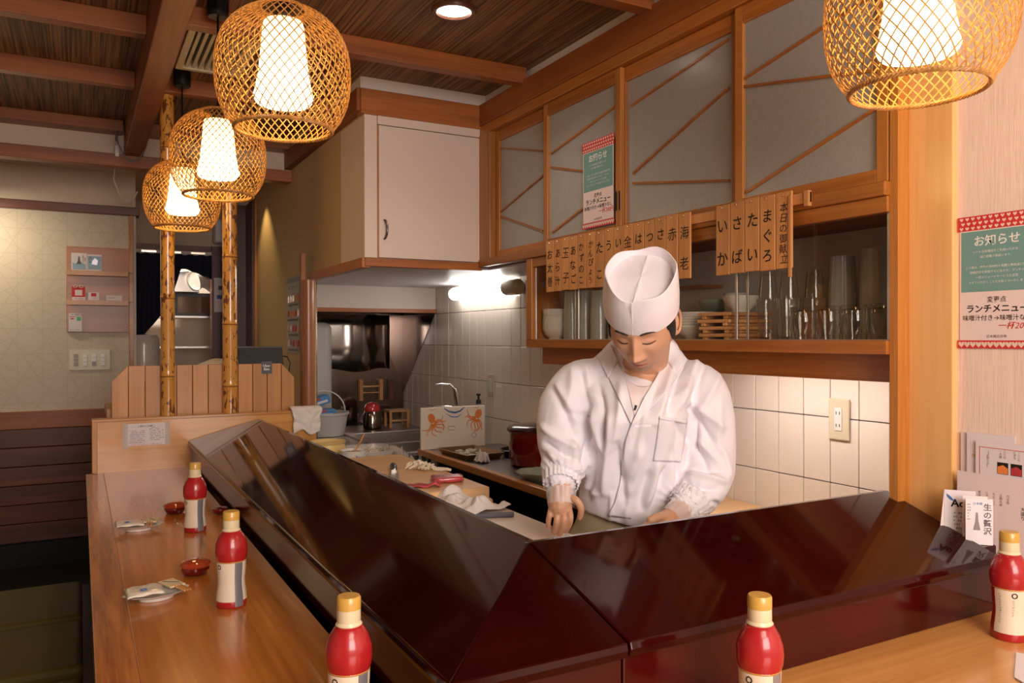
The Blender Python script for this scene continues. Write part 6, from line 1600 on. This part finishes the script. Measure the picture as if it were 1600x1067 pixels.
# ---- head frame
hu = Vector((-0.14, 0.71, 0.69)); hf = Vector((-0.31, -0.67, 0.68))
def w3(v): return (RW * v[0] + UW * v[1] + TW * v[2])
HU = w3(hu).normalized(); HF = w3(hf); HF = (HF - HU * HF.dot(HU)).normalized(); HS = HF.cross(HU) * -1
if HS.dot(RW) < 0: HS = -HS
hatU, hatF, hatS = HU.copy(), HF.copy(), HS.copy()
hu = Vector((-0.15, 0.90, 0.43)); hf = Vector((-0.34, -0.42, 0.86))
HU = w3(hu).normalized(); HF = w3(hf); HF = (HF - HU * HF.dot(HU)).normalized(); HS = HF.cross(HU) * -1
if HS.dot(RW) < 0: HS = -HS
HC = cp(1004, 505, 0.155)
HATC = cp(1003, 491, 0.150)
def smooth01(x): x = np.clip(x, 0, 1); return x * x * (3 - 2 * x)
def head_shape(az, lat, skin=True):
    ds = np.sin(az) * np.cos(lat); df = np.cos(az) * np.cos(lat); du = np.sin(lat)
    s = 0.076 * ds; u = np.where(du > 0, 0.118, 0.116) * du; f = 0.096 * np.sign(df) * np.abs(df) ** 0.92
    k = smooth01((-0.015 - u) / 0.10)
    s = s * (1 - 0.30 * k); f = np.where(df < 0, f * (1 - 0.45 * k), f * (1 - 0.06 * k))
    fr = smooth01(df / 0.35)
    G = lambda cs, cu, ss, su: np.exp(-((s - cs) / ss) ** 2 - ((u - cu) / su) ** 2)
    o = np.zeros_like(s)
    # nose
    t = np.clip((0.012 - u) / 0.058, 0, 1.0)
    below = smooth01((u + 0.056) / 0.010)
    o += (0.002 + 0.021 * t) * np.exp(-(s / (0.0075 + 0.006 * t)) ** 2) * below * (u < 0.02)
    o += 0.011 * (G(0.0145, -0.045, 0.0065, 0.008) + G(-0.0145, -0.045, 0.0065, 0.008)) + 0.006 * G(0, -0.045, 0.009, 0.009)
    # eye sockets, lids, brows
    for sg in (-1, 1):
        o += -0.0105 * G(sg * 0.030, -0.002, 0.016, 0.010) + 0.0085 * G(sg * 0.031, -0.003, 0.0125, 0.0065)
        o += 0.0050 * G(sg * 0.028, 0.019, 0.020, 0.007) + 0.0045 * G(sg * 0.040, -0.028, 0.016, 0.014)
        o += -0.0022 * G(sg * 0.028, -0.056, 0.006, 0.016)
    # mouth
    o += 0.0065 * G(0, -0.0655, 0.019, 0.0045) + 0.0070 * G(0, -0.0785, 0.016, 0.0050) - 0.0055 * G(0, -0.0718, 0.021, 0.0018)
    o += 0.004 * G(0, -0.072, 0.028, 0.014) - 0.0045 * G(0, -0.0875, 0.018, 0.005) + 0.0085 * G(0, -0.104, 0.020, 0.012)
    f = f + o * fr
    return s, f, u
nA, nL = 220, 170
AZm, LTm = np.meshgrid(np.linspace(0, 2 * PI, nA, endpoint=False), np.linspace(-PI / 2 + 0.004, PI / 2 - 0.004, nL))
s_, f_, u_ = head_shape(AZm, LTm)
HM = np.array([HS, HF, HU]); Hc = np.array(HC)
hv = (np.stack([s_, f_, u_], -1).reshape(-1, 3) @ HM) + Hc
skin = MB(); skin.add([tuple(v) for v in hv], [(k * nA + i, k * nA + (i + 1) % nA, (k + 1) * nA + (i + 1) % nA, (k + 1) * nA + i) for k in range(nL - 1) for i in range(nA)] + [tuple(range(nA))[::-1], tuple(range((nL - 1) * nA, nL * nA))])
def hp(s, f, u): return HC + HS * s + HF * f + HU * u
# ears
for sg in (-1, 1):
    e = [hp(sg * (0.074 + 0.012 * (0.6 + 0.4 * math.cos(a))), -0.010 - 0.016 * math.cos(a), 0.002 + 0.030 * math.sin(a)) for a in [k * 2 * PI / 18 for k in range(19)]]
    skin.tube(e, 0.0042, 8, cap=False)
    skin.ball(hp(sg * 0.076, -0.008, 0.0), (0.008, 0.012, 0.020), 12, 8)
    skin.ball(hp(sg * 0.077, -0.002, -0.024), 0.0075, 10, 8)
# neck and upper body
limb(skin, [(hp(0, -0.028, -0.055), 0.058), (cp(1008, 565, 0.02), 0.058), (cp(1004, 592, 0.0), 0.066), (cp(1000, 625, -0.01), 0.085)], 22)
limb(skin, [(cp(930, 613, -0.03), 0.034), (cp(1000, 606, -0.03), 0.056), (cp(1070, 613, -0.03), 0.034)])
limb(skin, [(cp(1000, 620, 0.0), 0.10), (cp(985, 700, -0.03), 0.10), (cp(982, 800, -0.07), 0.11)], 20)
# arms
RA = [(cp(912, 614, -0.02), 0.036), (cp(884, 650, 0.0), 0.042), (cp(880, 692, 0.01), 0.040), (cp(878, 728, 0.05), 0.036), (cp(877, 750, 0.08), 0.031), (cp(877, 770, 0.10), 0.026)]
limb(skin, RA)
LA = [(cp(1085, 614, -0.02), 0.036), (cp(1102, 660, 0.0), 0.042), (cp(1108, 728, 0.01), 0.040), (cp(1092, 770, 0.07), 0.037), (cp(1072, 792, 0.12), 0.032), (cp(1052, 808, 0.16), 0.026)]
limb(skin, LA)
def hand(mb, palm, fingers):
    limb(mb, palm, 14)
    for fg in fingers:
        r0 = fg[0]; pts = fg[1:]
        rr = [r0, r0 * 0.95, r0 * 0.88, r0 * 0.78][:len(pts)]
        limb(mb, list(zip(pts, rr)), 10)
c_ = cp
hand(skin, [(c_(877, 768, .10), .027), (c_(876, 780, .11), .031), (c_(875, 790, .115), .030)],
     [(.0098, c_(888, 776, .12), c_(901, 782, .135), c_(908, 795, .135), c_(906, 808, .125)),
      (.0090, c_(888, 793, .12), c_(891, 808, .14), c_(889, 820, .13), c_(884, 829, .115)),
      (.0092, c_(880, 797, .12), c_(881, 812, .14), c_(878, 825, .13), c_(874, 834, .115)),
      (.0088, c_(871, 797, .12), c_(870, 812, .135), c_(868, 823, .125), c_(865, 832, .11)),
      (.0080, c_(862, 792, .11), c_(859, 804, .125), c_(857, 814, .12), c_(857, 823, .11))])
skin.ball(c_(875, 787, .112), (.022, .020, .024), 14, 10)
hand(skin, [(c_(1052, 808, .16), .026), (c_(1040, 818, .18), .030), (c_(1030, 824, .19), .028)],
     [(.0115, c_(1040, 808, .19), c_(1028, 808, .21), c_(1016, 813, .22)),
      (.0098, c_(1026, 816, .20), c_(1012, 820, .22), c_(1002, 830, .22)),
      (.0100, c_(1024, 824, .20), c_(1010, 829, .22), c_(1001, 839, .22)),
      (.0095, c_(1026, 832, .19), c_(1013, 838, .21), c_(1005, 847, .21)),
      (.0085, c_(1030, 839, .18), c_(1020, 846, .19), c_(1014, 854, .19))])

def skin_mat():
    M = bpy.data.materials.new('skin'); M.use_nodes = True
    nt = M.node_tree; b = nt.nodes['Principled BSDF']
    at = nt.nodes.new('ShaderNodeAttribute'); at.attribute_name = 'tone'
    nt.links.new(at.outputs['Color'], b.inputs['Base Color'])
    b.inputs['Roughness'].default_value = 0.42
    b.inputs['Subsurface Weight'].default_value = 0.12; b.inputs['Subsurface Scale'].default_value = 0.008
    b.inputs['Subsurface Radius'].default_value = (1.0, 0.35, 0.2)
    n = nt.nodes.new('ShaderNodeTexNoise'); n.inputs['Scale'].default_value = 320
    tc = nt.nodes.new('ShaderNodeTexCoord'); nt.links.new(tc.outputs['Object'], n.inputs['Vector'])
    bp = nt.nodes.new('ShaderNodeBump'); bp.inputs['Strength'].default_value = 0.12; bp.inputs['Distance'].default_value = 0.001
    nt.links.new(n.outputs['Fac'], bp.inputs['Height']); nt.links.new(bp.outputs[0], b.inputs['Normal'])
    return M
body = remesh(skin, 'body', 0.0026, 1, None)
body.data.materials.clear(); body.data.materials.append(skin_mat()); body.name = 'body'
co = coords(body.data)
loc = (co - Hc) @ HM.T
base = np.array([0.60, 0.325, 0.195]); lipc = np.array([0.50, 0.20, 0.15]); stub = np.array([0.36, 0.235, 0.165])
G3 = lambda cs, cu, ss, su: np.exp(-((loc[:, 0] - cs) / ss) ** 2 - ((loc[:, 2] - cu) / su) ** 2) * (loc[:, 1] > 0.04)
ish = (np.abs(loc[:, 0]) < 0.09) & (loc[:, 2] < 0.13) & (loc[:, 2] > -0.125) & (np.abs(loc[:, 1]) < 0.13)
lipw = np.clip(1.3 * (G3(0, -0.067, 0.019, 0.004) + G3(0, -0.077, 0.016, 0.0055)), 0, 1) * ish
stw = np.clip(0.75 * (G3(0, -0.060, 0.026, 0.006) + G3(0, -0.100, 0.034, 0.017) + 0.6 * G3(0.03, -0.085, 0.02, 0.02) + 0.6 * G3(-0.03, -0.085, 0.02, 0.02)), 0, 0.8) * ish
colr = base[None] * np.ones((len(co), 1))
colr = colr * (1 - stw[:, None]) + stub * stw[:, None]
colr = colr * (1 - lipw[:, None]) + lipc * lipw[:, None]
redd = np.clip(G3(0, -0.045, 0.02, 0.012) * .5, 0, 1) * ish
colr = colr * (1 - redd[:, None] * .25) + np.array([0.66, 0.27, 0.17]) * redd[:, None] * .25
att = body.data.attributes.new('tone', 'FLOAT_COLOR', 'POINT')
att.data.foreach_set('color', np.concatenate([colr, np.ones((len(co), 1))], 1).astype(np.float32).ravel())
bvh_body = BVHTree.FromPolygons([Vector(v) for v in co], [tuple(p.vertices) for p in body.data.polygons])
def drape(bvh, px, py, off):
    d = (AX * ((px - 800) / F) + AY * ((py - 533.5) / F) + AZ).normalized()
    h = bvh.ray_cast(CAM + d * 1.0, d)
    if h[0] is None: return None
    return h[0] - d * off
def face_tube(name, pts, rad, m_, off=0.0003, flat_=0.5):
    q = [drape(bvh_body, x, y, off) for x, y in pts]; q = [p for p in q if p]
    r = [rad * (0.35 + 0.65 * math.sin(PI * (k + 0.5) / len(q)) ** 0.6) for k in range(len(q))]
    return own(MB().tube(q, r, 8).build(name, m_, None, smooth=True))
def curve_px(pts, n=12):
    out = []
    for k in range(len(pts) - 1):
        for s in range(n // (len(pts) - 1) + 1):
            t = s / (n // (len(pts) - 1) + 1); out.append((pts[k][0] + (pts[k + 1][0] - pts[k][0]) * t, pts[k][1] + (pts[k + 1][1] - pts[k][1]) * t))
    return out + [pts[-1]]
def face_pt(s, u):
    """point on the face skin at head coordinates s, u"""
    o = hp(s, 0.16, u); h = bvh_body.ray_cast(o, -HF)
    return h[0]
def face_line(name, pts, rad, m_, lift=0.0004):
    q = [face_pt(s, u) + HF * lift for s, u in pts]
    r = [rad * (0.4 + 0.6 * math.sin(PI * (k + 0.5) / len(q)) ** 0.6) for k in range(len(q))]
    return own(MB().tube(q, r, 8).build(name, m_, None, smooth=True))
M_BROW = mat('eyebrow_hair', (0.045, 0.028, 0.022), 0.7)
for sg in (-1, 1):
    face_line('eyebrow', [(sg * (0.014 + 0.034 * t), 0.0155 + 0.0055 * math.sin(PI * t * 0.85) - 0.002 * t) for t in [i / 10 for i in range(11)]], 0.0032, M_BROW, -0.0006)
    face_line('eyelashes', [(sg * (0.016 + 0.029 * t), -0.0070 - 0.0040 * math.sin(PI * t) + 0.001 * t) for t in [i / 10 for i in range(11)]], 0.0017, M_BROW, -0.0001)
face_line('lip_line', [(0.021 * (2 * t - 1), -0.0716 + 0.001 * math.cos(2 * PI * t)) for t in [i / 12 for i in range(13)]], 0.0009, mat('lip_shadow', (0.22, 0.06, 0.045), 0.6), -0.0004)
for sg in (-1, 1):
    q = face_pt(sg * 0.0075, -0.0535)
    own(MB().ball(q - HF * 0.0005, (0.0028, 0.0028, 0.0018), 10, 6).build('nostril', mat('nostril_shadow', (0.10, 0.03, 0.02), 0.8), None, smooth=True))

# hair below the cap
hr = MB(); rows = []
for k in range(15):
    row = []
    for i in range(49):
        az = math.radians(62) + (2 * PI - 2 * math.radians(62)) * i / 48
        side = math.exp(-((abs(math.degrees(az) - 180) - 98) / 10) ** 2)
        ear = math.exp(-((abs(math.degrees(az) - 180) - 82) / 9) ** 2)
        lo = -0.030 - 0.028 * math.exp(-((math.degrees(az) - 180) / 60) ** 2) + 0.032 * ear + 0.0 * side + 0.040 * math.exp(-((abs(math.degrees(az) - 180) - 118) / 10) ** 2)
        u = lo + (0.075 - lo) * k / 14
        lat = math.asin(max(-1, min(1, u / 0.117)))
        s, f, uu = head_shape(np.array(az), np.array(lat))
        row.append(hp(float(s) * 1.03, float(f) * 1.03, float(uu)))
    rows.append(row)
hr.grid(rows); own(hr.build('hair', M_HAIR, None, smooth=True, solid=0.004))

# cap
hat = MB(); n = 72
def hring(u, a, b, fc, facet=0.0, uw=None):
    out = []
    for i in range(n):
        q = 2 * PI * i / n; fac = 1 + facet * math.cos(6 * q)
        x = a * math.cos(q) * fac; y = b * math.sin(q) * fac + fc
        uu = u + (uw(q) if uw else 0)
        out.append(HATC + hatS * x + hatF * y + hatU * uu)
    return out
wav = lambda q: 0.0085 * math.cos(2 * q + 0.5) + 0.0050 * math.cos(5 * q + 0.5)
low = lambda q: -0.012 * (1 - math.sin(q)) * 0.5 - 0.004
R_ = [hring(0.036, 0.0845, 0.103, 0.0, 0, low), hring(0.037, 0.0875, 0.1065, 0.0, 0, low), hring(0.060, 0.0885, 0.1075, -0.001), hring(0.090, 0.0865, 0.105, -0.002, 0.002),
      hring(0.112, 0.0835, 0.101, -0.003, 0.008, wav), hring(0.1295, 0.0810, 0.098, -0.004, 0.014, wav), hring(0.1305, 0.0790, 0.096, -0.004, 0.014, wav),
      hring(0.120, 0.0765, 0.092, -0.004, 0.012, wav), hring(0.108, 0.0740, 0.088, -0.004, 0.006), hring(0.109, 0.050, 0.060, -0.004), hring(0.111, 0.020, 0.024, -0.004), hring(0.112, 0.001, 0.001, -0.004)]
vs = [p for r in R_ for p in r]; fs = [(k * n + i, k * n + (i + 1) % n, (k + 1) * n + (i + 1) % n, (k + 1) * n + i) for k in range(len(R_) - 1) for i in range(n)]
hat.add(vs, fs)
ho = hat.build('cap', M_JACKET, None, smooth=True, angle=50)
me = ho.data; c2 = coords(me)
HM2 = np.array([hatS, hatF, hatU]); Hc2 = np.array(HATC)
lh = (c2 - Hc2) @ HM2.T
pleat = 0.004 * np.exp(-((lh[:, 0]) / 0.004) ** 2) * (lh[:, 2] > 0.103) * (np.abs(lh[:, 1]) < 0.085)
nz = np.array([noise.noise(Vector(v) * 22) for v in lh]) * 0.0022
wallw = ((lh[:, 2] > 0.045) & (lh[:, 2] < 0.103))
rad = lh * np.array([1, 1, 0]); rad /= np.linalg.norm(rad, axis=1)[:, None] + 1e-9
lh = lh + rad * (nz * wallw)[:, None] + np.array([0, 0, 1]) * (pleat + nz * (lh[:, 2] > 0.103))[:, None]
me.vertices.foreach_set('co', ((lh @ HM2) + Hc2).ravel()); me.update()
own(ho)
seam = []
for k in range(9):
    u = 0.036 + 0.088 * k / 8; seam.append(HATC + hatF * (0.1062 - 0.009 * (k / 8) ** 2) + hatU * (u - 0.005 * (k == 0)))
own(MB().tube(seam, 0.0012, 5).build('cap_seam', M_JACKET, None, smooth=True))
own(MB().tube([HATC + hatF * (0.085 - 0.17 * k / 10) + hatU * 0.1125 for k in range(11)], 0.0016, 5).build('crown_seam', M_JACKET, None, smooth=True))

# ---- jacket
jk = MB()
TR = [(808, 905, 1062, -.07, .135, -0.24), (790, 905, 1072, -.06, .135, -0.10), (760, 906, 1074, -.05, .135, 0), (700, 908, 1070, -.02, .14, 0), (650, 908, 1072, 0.005, .145, 0),
      (612, 902, 1088, 0.0, .128, 0), (585, 904, 1094, -.025, .094, 0), (564, 922, 1078, -.05, .072, 0), (548, 942, 1064, -.06, .060, 0), (536, 952, 1058, -.055, .058, 0), (528, 962, 1050, -.055, .048, 0)]
rg = []
for (y, l, r, t, b, tl_) in TR:
    D = D0 - t; c = cp((l + r) / 2, y, t); a = (r - l) / 2 * D / F
    rg.append(ring(c, RW, TW, a, b, 40, 2.35, tl_))
loft(jk, rg)
limb(jk, [(cp(940, 600, -.02), .068), (cp(908, 608, -.01), .075), (cp(886, 640, .0), .0745), (cp(880, 680, .01), .0720), (cp(882, 710, .03), .0665), (cp(879, 733, .055), .0560), (cp(877, 748, .075), .0440)], 24)
limb(jk, [(cp(1058, 600, -.02), .068), (cp(1090, 613, -.01), .074), (cp(1100, 645, .0), .0725), (cp(1105, 690, .005), .0705), (cp(1107, 732, .02), .0680), (cp(1098, 762, .06), .0610), (cp(1083, 782, .09), .0520), (cp(1070, 794, .12), .0400)], 24)
# collar standing round the back of the neck
jo = remesh(jk, 'jacket', 0.0052, 6, M_JACKET)
me = jo.data; co = coords(me); nr = normals(me)
px, py = proj(co)
facing = np.clip(-(nr @ np.array(AZ)) * 1.6 + 0.2, 0, 1)
FOLDS = [  # x0, y0, x1, y1, half width px, height mm (+ ridge, - valley)
    (893, 575, 888, 640, 9, 5), (906, 585, 925, 655, 6, -6), (912, 570, 918, 640, 8, 5), (862, 610, 905, 690, 6, -6), (872, 600, 898, 660, 7, 5), (846, 662, 900, 705, 6, 6), (852, 690, 905, 722, 5, -6),
    (858, 706, 906, 738, 5, 6), (842, 705, 870, 738, 4, -5), (896, 690, 908, 742, 6, 6), (868, 735, 905, 748, 3, 4), (850, 735, 862, 760, 4, -3), (884, 640, 921, 655, 5, -4),
    (928, 640, 940, 705, 7, 8), (936, 600, 944, 700, 6, -7), (950, 650, 948, 770, 9, 10), (968, 600, 960, 700, 7, 6), (966, 690, 975, 790, 6, -8), (930, 700, 918, 780, 6, -5), (915, 755, 935, 775, 7, 4),
    (1000, 625, 992, 700, 8, -5), (1012, 640, 985, 740, 9, 7), (1028, 600, 1000, 700, 7, -6), (1055, 570, 1022, 660, 8, 7), (1072, 562, 1042, 645, 7, -7), (1088, 558, 1060, 640, 8, 7), (1104, 570, 1078, 640, 6, -6),
    (1015, 740, 1000, 795, 7, -6), (1025, 720, 1012, 790, 8, 6), (1042, 735, 1012, 800, 6, -6), (1000, 700, 990, 770, 7, 5), (1050, 700, 1035, 760, 6, -5), (985, 760, 975, 815, 7, 6), (960, 770, 950, 812, 5, 4),
    (1120, 585, 1095, 650, 8, 6), (1128, 620, 1122, 700, 9, 4), (1082, 655, 1090, 700, 6, -8), (1076, 640, 1118, 690, 6, -6), (1080, 628, 1128, 672, 7, 6), (1082, 700, 1112, 735, 6, -6), (1088, 690, 1128, 728, 6, 5),
    (1075, 742, 1135, 752, 5, 7), (1072, 752, 1120, 768, 5, -7), (1078, 762, 1122, 782, 4, 6), (1085, 730, 1130, 738, 4, -5), (1100, 775, 1125, 790, 4, -5), (1125, 700, 1142, 745, 6, 5), (1060, 655, 1072, 690, 5, -6),
    (918, 660, 910, 740, 5, -7), (1066, 665, 1058, 760, 5, -7)]
dis = np.zeros(len(co))
for (x0, y0, x1, y1, hw, mm) in FOLDS:
    dx, dy = x1 - x0, y1 - y0; L2 = dx * dx + dy * dy
    t = ((px - x0) * dx + (py - y0) * dy) / L2; tc2 = np.clip(t, 0, 1)
    bend = 3.0 * np.sin(tc2 * 3.0 + x0)
    d = np.hypot(px - (x0 + tc2 * dx + bend * dy / math.sqrt(L2)), py - (y0 + tc2 * dy - bend * dx / math.sqrt(L2)))
    env = np.exp(-(np.maximum(0, np.abs(t - 0.5) - 0.32) / 0.22) ** 2)
    dis += mm * 0.001 * 2.0 * np.exp(-np.abs(d / (hw * 0.85)) ** 1.6) * env
small = np.array([noise.noise(Vector((v[0] * 14, v[1] * 14, v[2] * 7))) for v in co]) * 0.0050 + np.array([noise.noise(Vector((v[0] * 34, v[1] * 34, v[2] * 20))) for v in co]) * 0.0016
# gathers at the cuffs
for (cx, cy, tt) in ((877, 748, .075), (1072, 793, .115)):
    c = np.array(cp(cx, cy, tt)); dd = np.linalg.norm(co - c, axis=1)
    ang = np.arctan2((co - c) @ np.array(UW), (co - c) @ np.array(RW))
    small += 0.0030 * np.sin(ang * 20) * np.exp(-((dd - 0.045) / 0.022) ** 2)
co = co + nr * (dis * facing + small)[:, None]
me.vertices.foreach_set('co', co.ravel()); me.update()
bvh_j = BVHTree.FromPolygons([Vector(v) for v in co], [tuple(p.vertices) for p in me.polygons])
own(jo)
def patch(name, left, right, m_, off0, off1=None, nu=14, nv=26, thick=0.0016, bvh=None, offf=None, dip=0):
    """cloth strip laid on the jacket between two pixel polylines"""
    def samp(pl, t):
        L = [math.dist(pl[i], pl[i + 1]) for i in range(len(pl) - 1)]; T = sum(L) * t
        for i, l in enumerate(L):
            if T <= l or i == len(L) - 1:
                q = min(1, T / l) if l else 0; return (pl[i][0] + (pl[i + 1][0] - pl[i][0]) * q, pl[i][1] + (pl[i + 1][1] - pl[i][1]) * q)
            T -= l
    rows = []
    off1 = off0 if off1 is None else off1
    for v in range(nv + 1):
        a = samp(left, v / nv); b = samp(right, v / nv); row = []; last = None
        for u in range(nu + 1):
            q = u / nu; x = a[0] + (b[0] - a[0]) * q; y = a[1] + (b[1] - a[1]) * q + dip * (1 - abs(2 * q - 1) ** 2.2) * (1 - v / nv)
            off = off0 + (off1 - off0) * q if offf is None else offf(q, v / nv)
            p = drape(bvh or bvh_j, x, y, off)
            row.append(p)
        rows.append(row)
    # fill misses from neighbours
    ok = [(v, u) for v in range(len(rows)) for u in range(len(rows[0])) if rows[v][u] is not None]
    for v in range(len(rows)):
        for u in range(len(rows[0])):
            if rows[v][u] is None:
                q = min(ok, key=lambda k: (k[0] - v) ** 2 * 3 + (k[1] - u) ** 2); rows[v][u] = rows[q[0]][q[1]]
    return own(MB().grid(rows).build(name, m_, None, smooth=True, solid=thick, angle=180))
# bare neck base and undershirt inside the V
NECKL = [(962, 552), (968, 572), (976, 590), (986, 612), (992, 640)]
class Two:
    def ray_cast(s, o, d):
        h1 = bvh_j.ray_cast(o, d); h2 = bvh_body.ray_cast(o, d)
        if h1[0] is None: return h2
        if h2[0] is None: return h1
        return h1 if (h1[0] - o).length < (h2[0] - o).length else h2
two = Two()
patch('undershirt', [(970, 582), (975, 594), (981, 608), (987, 630), (992, 652)], [(1044, 578), (1035, 594), (1020, 610), (1004, 632), (993, 652)], M_SHIRT, 0.003, bvh=two, dip=24)
patch('lapel', [(950, 534), (963, 560), (974, 586), (982, 612), (990, 650)], [(934, 546), (944, 572), (952, 592), (962, 612), (986, 662)], M_JACKET, 0.010, 0.005, thick=0.002)
patch('lapel', [(1048, 530), (1043, 556), (1026, 588), (1006, 622), (988, 660)], [(1066, 546), (1064, 570), (1056, 592), (1036, 618), (984, 672)], M_JACKET, 0.012, 0.006, thick=0.002)
patch('collar_wing', [(951, 530), (958, 548), (966, 564)], [(930, 545), (936, 560), (950, 590)], M_JACKET, 0.013, 0.009, nv=10, thick=0.002)
patch('collar_wing', [(1047, 524), (1044, 542), (1040, 560)], [(1070, 545), (1074, 562), (1058, 586)], M_JACKET, 0.015, 0.010, nv=10, thick=0.002)
patch('front_overlap', [(986, 664), (977, 690), (973, 720), (969, 755), (961, 785), (950, 806)], [(1030, 664), (1020, 690), (1016, 720), (1012, 755), (1004, 785), (995, 812)], M_JACKET, 0.007,
      offf=lambda q, v: 0.0075 * (1 - q) ** 1.5 - 0.0025 * q, nv=40, thick=0.0016)
patch('chest_pocket', [(1031, 651), (1026, 690), (1021, 720)], [(1073, 659), (1069, 695), (1064, 722)], M_JACKET, 0.0045, nv=18, thick=0.0018)
patch('pocket_hem', [(1031, 650), (1030.5, 655)], [(1074, 658), (1073, 663)], M_JACKET, 0.0062, nv=2, thick=0.0018)
q = drape(bvh_j, 993, 637, 0.006)
own(MB().tube([q + UW * 0.006 + RW * 0.002, q, q - UW * 0.006 - RW * 0.003], 0.0028, 8).build('black_pen_clip', M_BLACK, None, smooth=True))
# gathered cuffs and the clear glove cuff
def cuff(c, ax, r0, r1, ln, name, m_, wav_=0.004, k=22, solid=0.0016):
    ax = ax.normalized(); a = (UW - ax * UW.dot(ax)); a = (a if a.length > 0.1 else RW).normalized(); b = ax.cross(a); rows = []
    for s in range(9):
        t = s / 8; r = r0 + (r1 - r0) * t; row = []
        for i in range(97):
            q = 2 * PI * i / 96; rr = r + wav_ * math.sin(k * q + 2 * math.sin(3 * q)) * (0.4 + 0.6 * t)
            row.append(c + ax * (ln * t) + a * (rr * math.cos(q)) + b * (rr * math.sin(q)))
        rows.append(row)
    return own(MB().grid(rows).build(name, m_, None, smooth=True, solid=solid, angle=180))
cuff(cp(878, 738, .06), cp(876, 758, .09) - cp(878, 738, .06), .050, .0425, .040, 'cuff', M_JACKET, .0022)
cuff(cp(1080, 784, .095), cp(1062, 800, .13) - cp(1080, 784, .095), .050, .0425, .036, 'cuff', M_JACKET, .0022)
cuff(cp(877, 790, .115), cp(877, 764, .095) - cp(877, 790, .115), .033, .037, .040, 'glove_cuff', M_GLOVE, .0016, 9, 0.0)
cuff(cp(1046, 812, .168), cp(1066, 797, .13) - cp(1046, 812, .168), .029, .036, .046, 'glove_cuff', M_GLOVE, .0016, 9, 0.0)
# trousers and shoes
tr = MB()
hipc = cp(978, 800, -.07)
loft(tr, [ring(Vector((hipc.x, hipc.y, z)), RW, TW, a, b, 28, 2.2) for z, a, b in ((0.66, .150, .11), (0.75, .150, .115), (0.83, .128, .110), (0.90, .118, .105))])
for sg in (-1, 1):
    o_ = Vector((hipc.x, hipc.y, 0)) + RW * (0.08 * sg)
    limb(tr, [(o_ + UW * 0.74, .085), (o_ + UW * 0.45, .072), (o_ + UW * 0.12, .060)], 16)
own(remesh(tr, 'trousers', 0.012, 4, M_PANTS))
for sg in (-1, 1):
    o_ = Vector((hipc.x, hipc.y, 0)) + RW * (0.08 * sg)
    sh = MB()
    for k, (t, w_, h_) in enumerate(((-0.09, .036, .05), (-0.04, .042, .075), (0.03, .043, .065), (0.09, .048, .05), (0.14, .044, .04), (0.165, .028, .03))):
        pass
    loft(sh, [[o_ + TW * t + RW * (w_ * math.cos(q)) + UW * (h_ / 2 + h_ / 2 * math.sin(q)) for q in [2 * PI * i / 16 for i in range(16)]] for (t, w_, h_) in ((-0.095, .024, .04), (-0.08, .036, .06), (-0.03, .042, .085), (0.03, .043, .07), (0.09, .048, .055), (0.14, .044, .042), (0.165, .028, .03))])
    own(sh.build('shoe', M_WHITEP, None, smooth=True))
own(body)
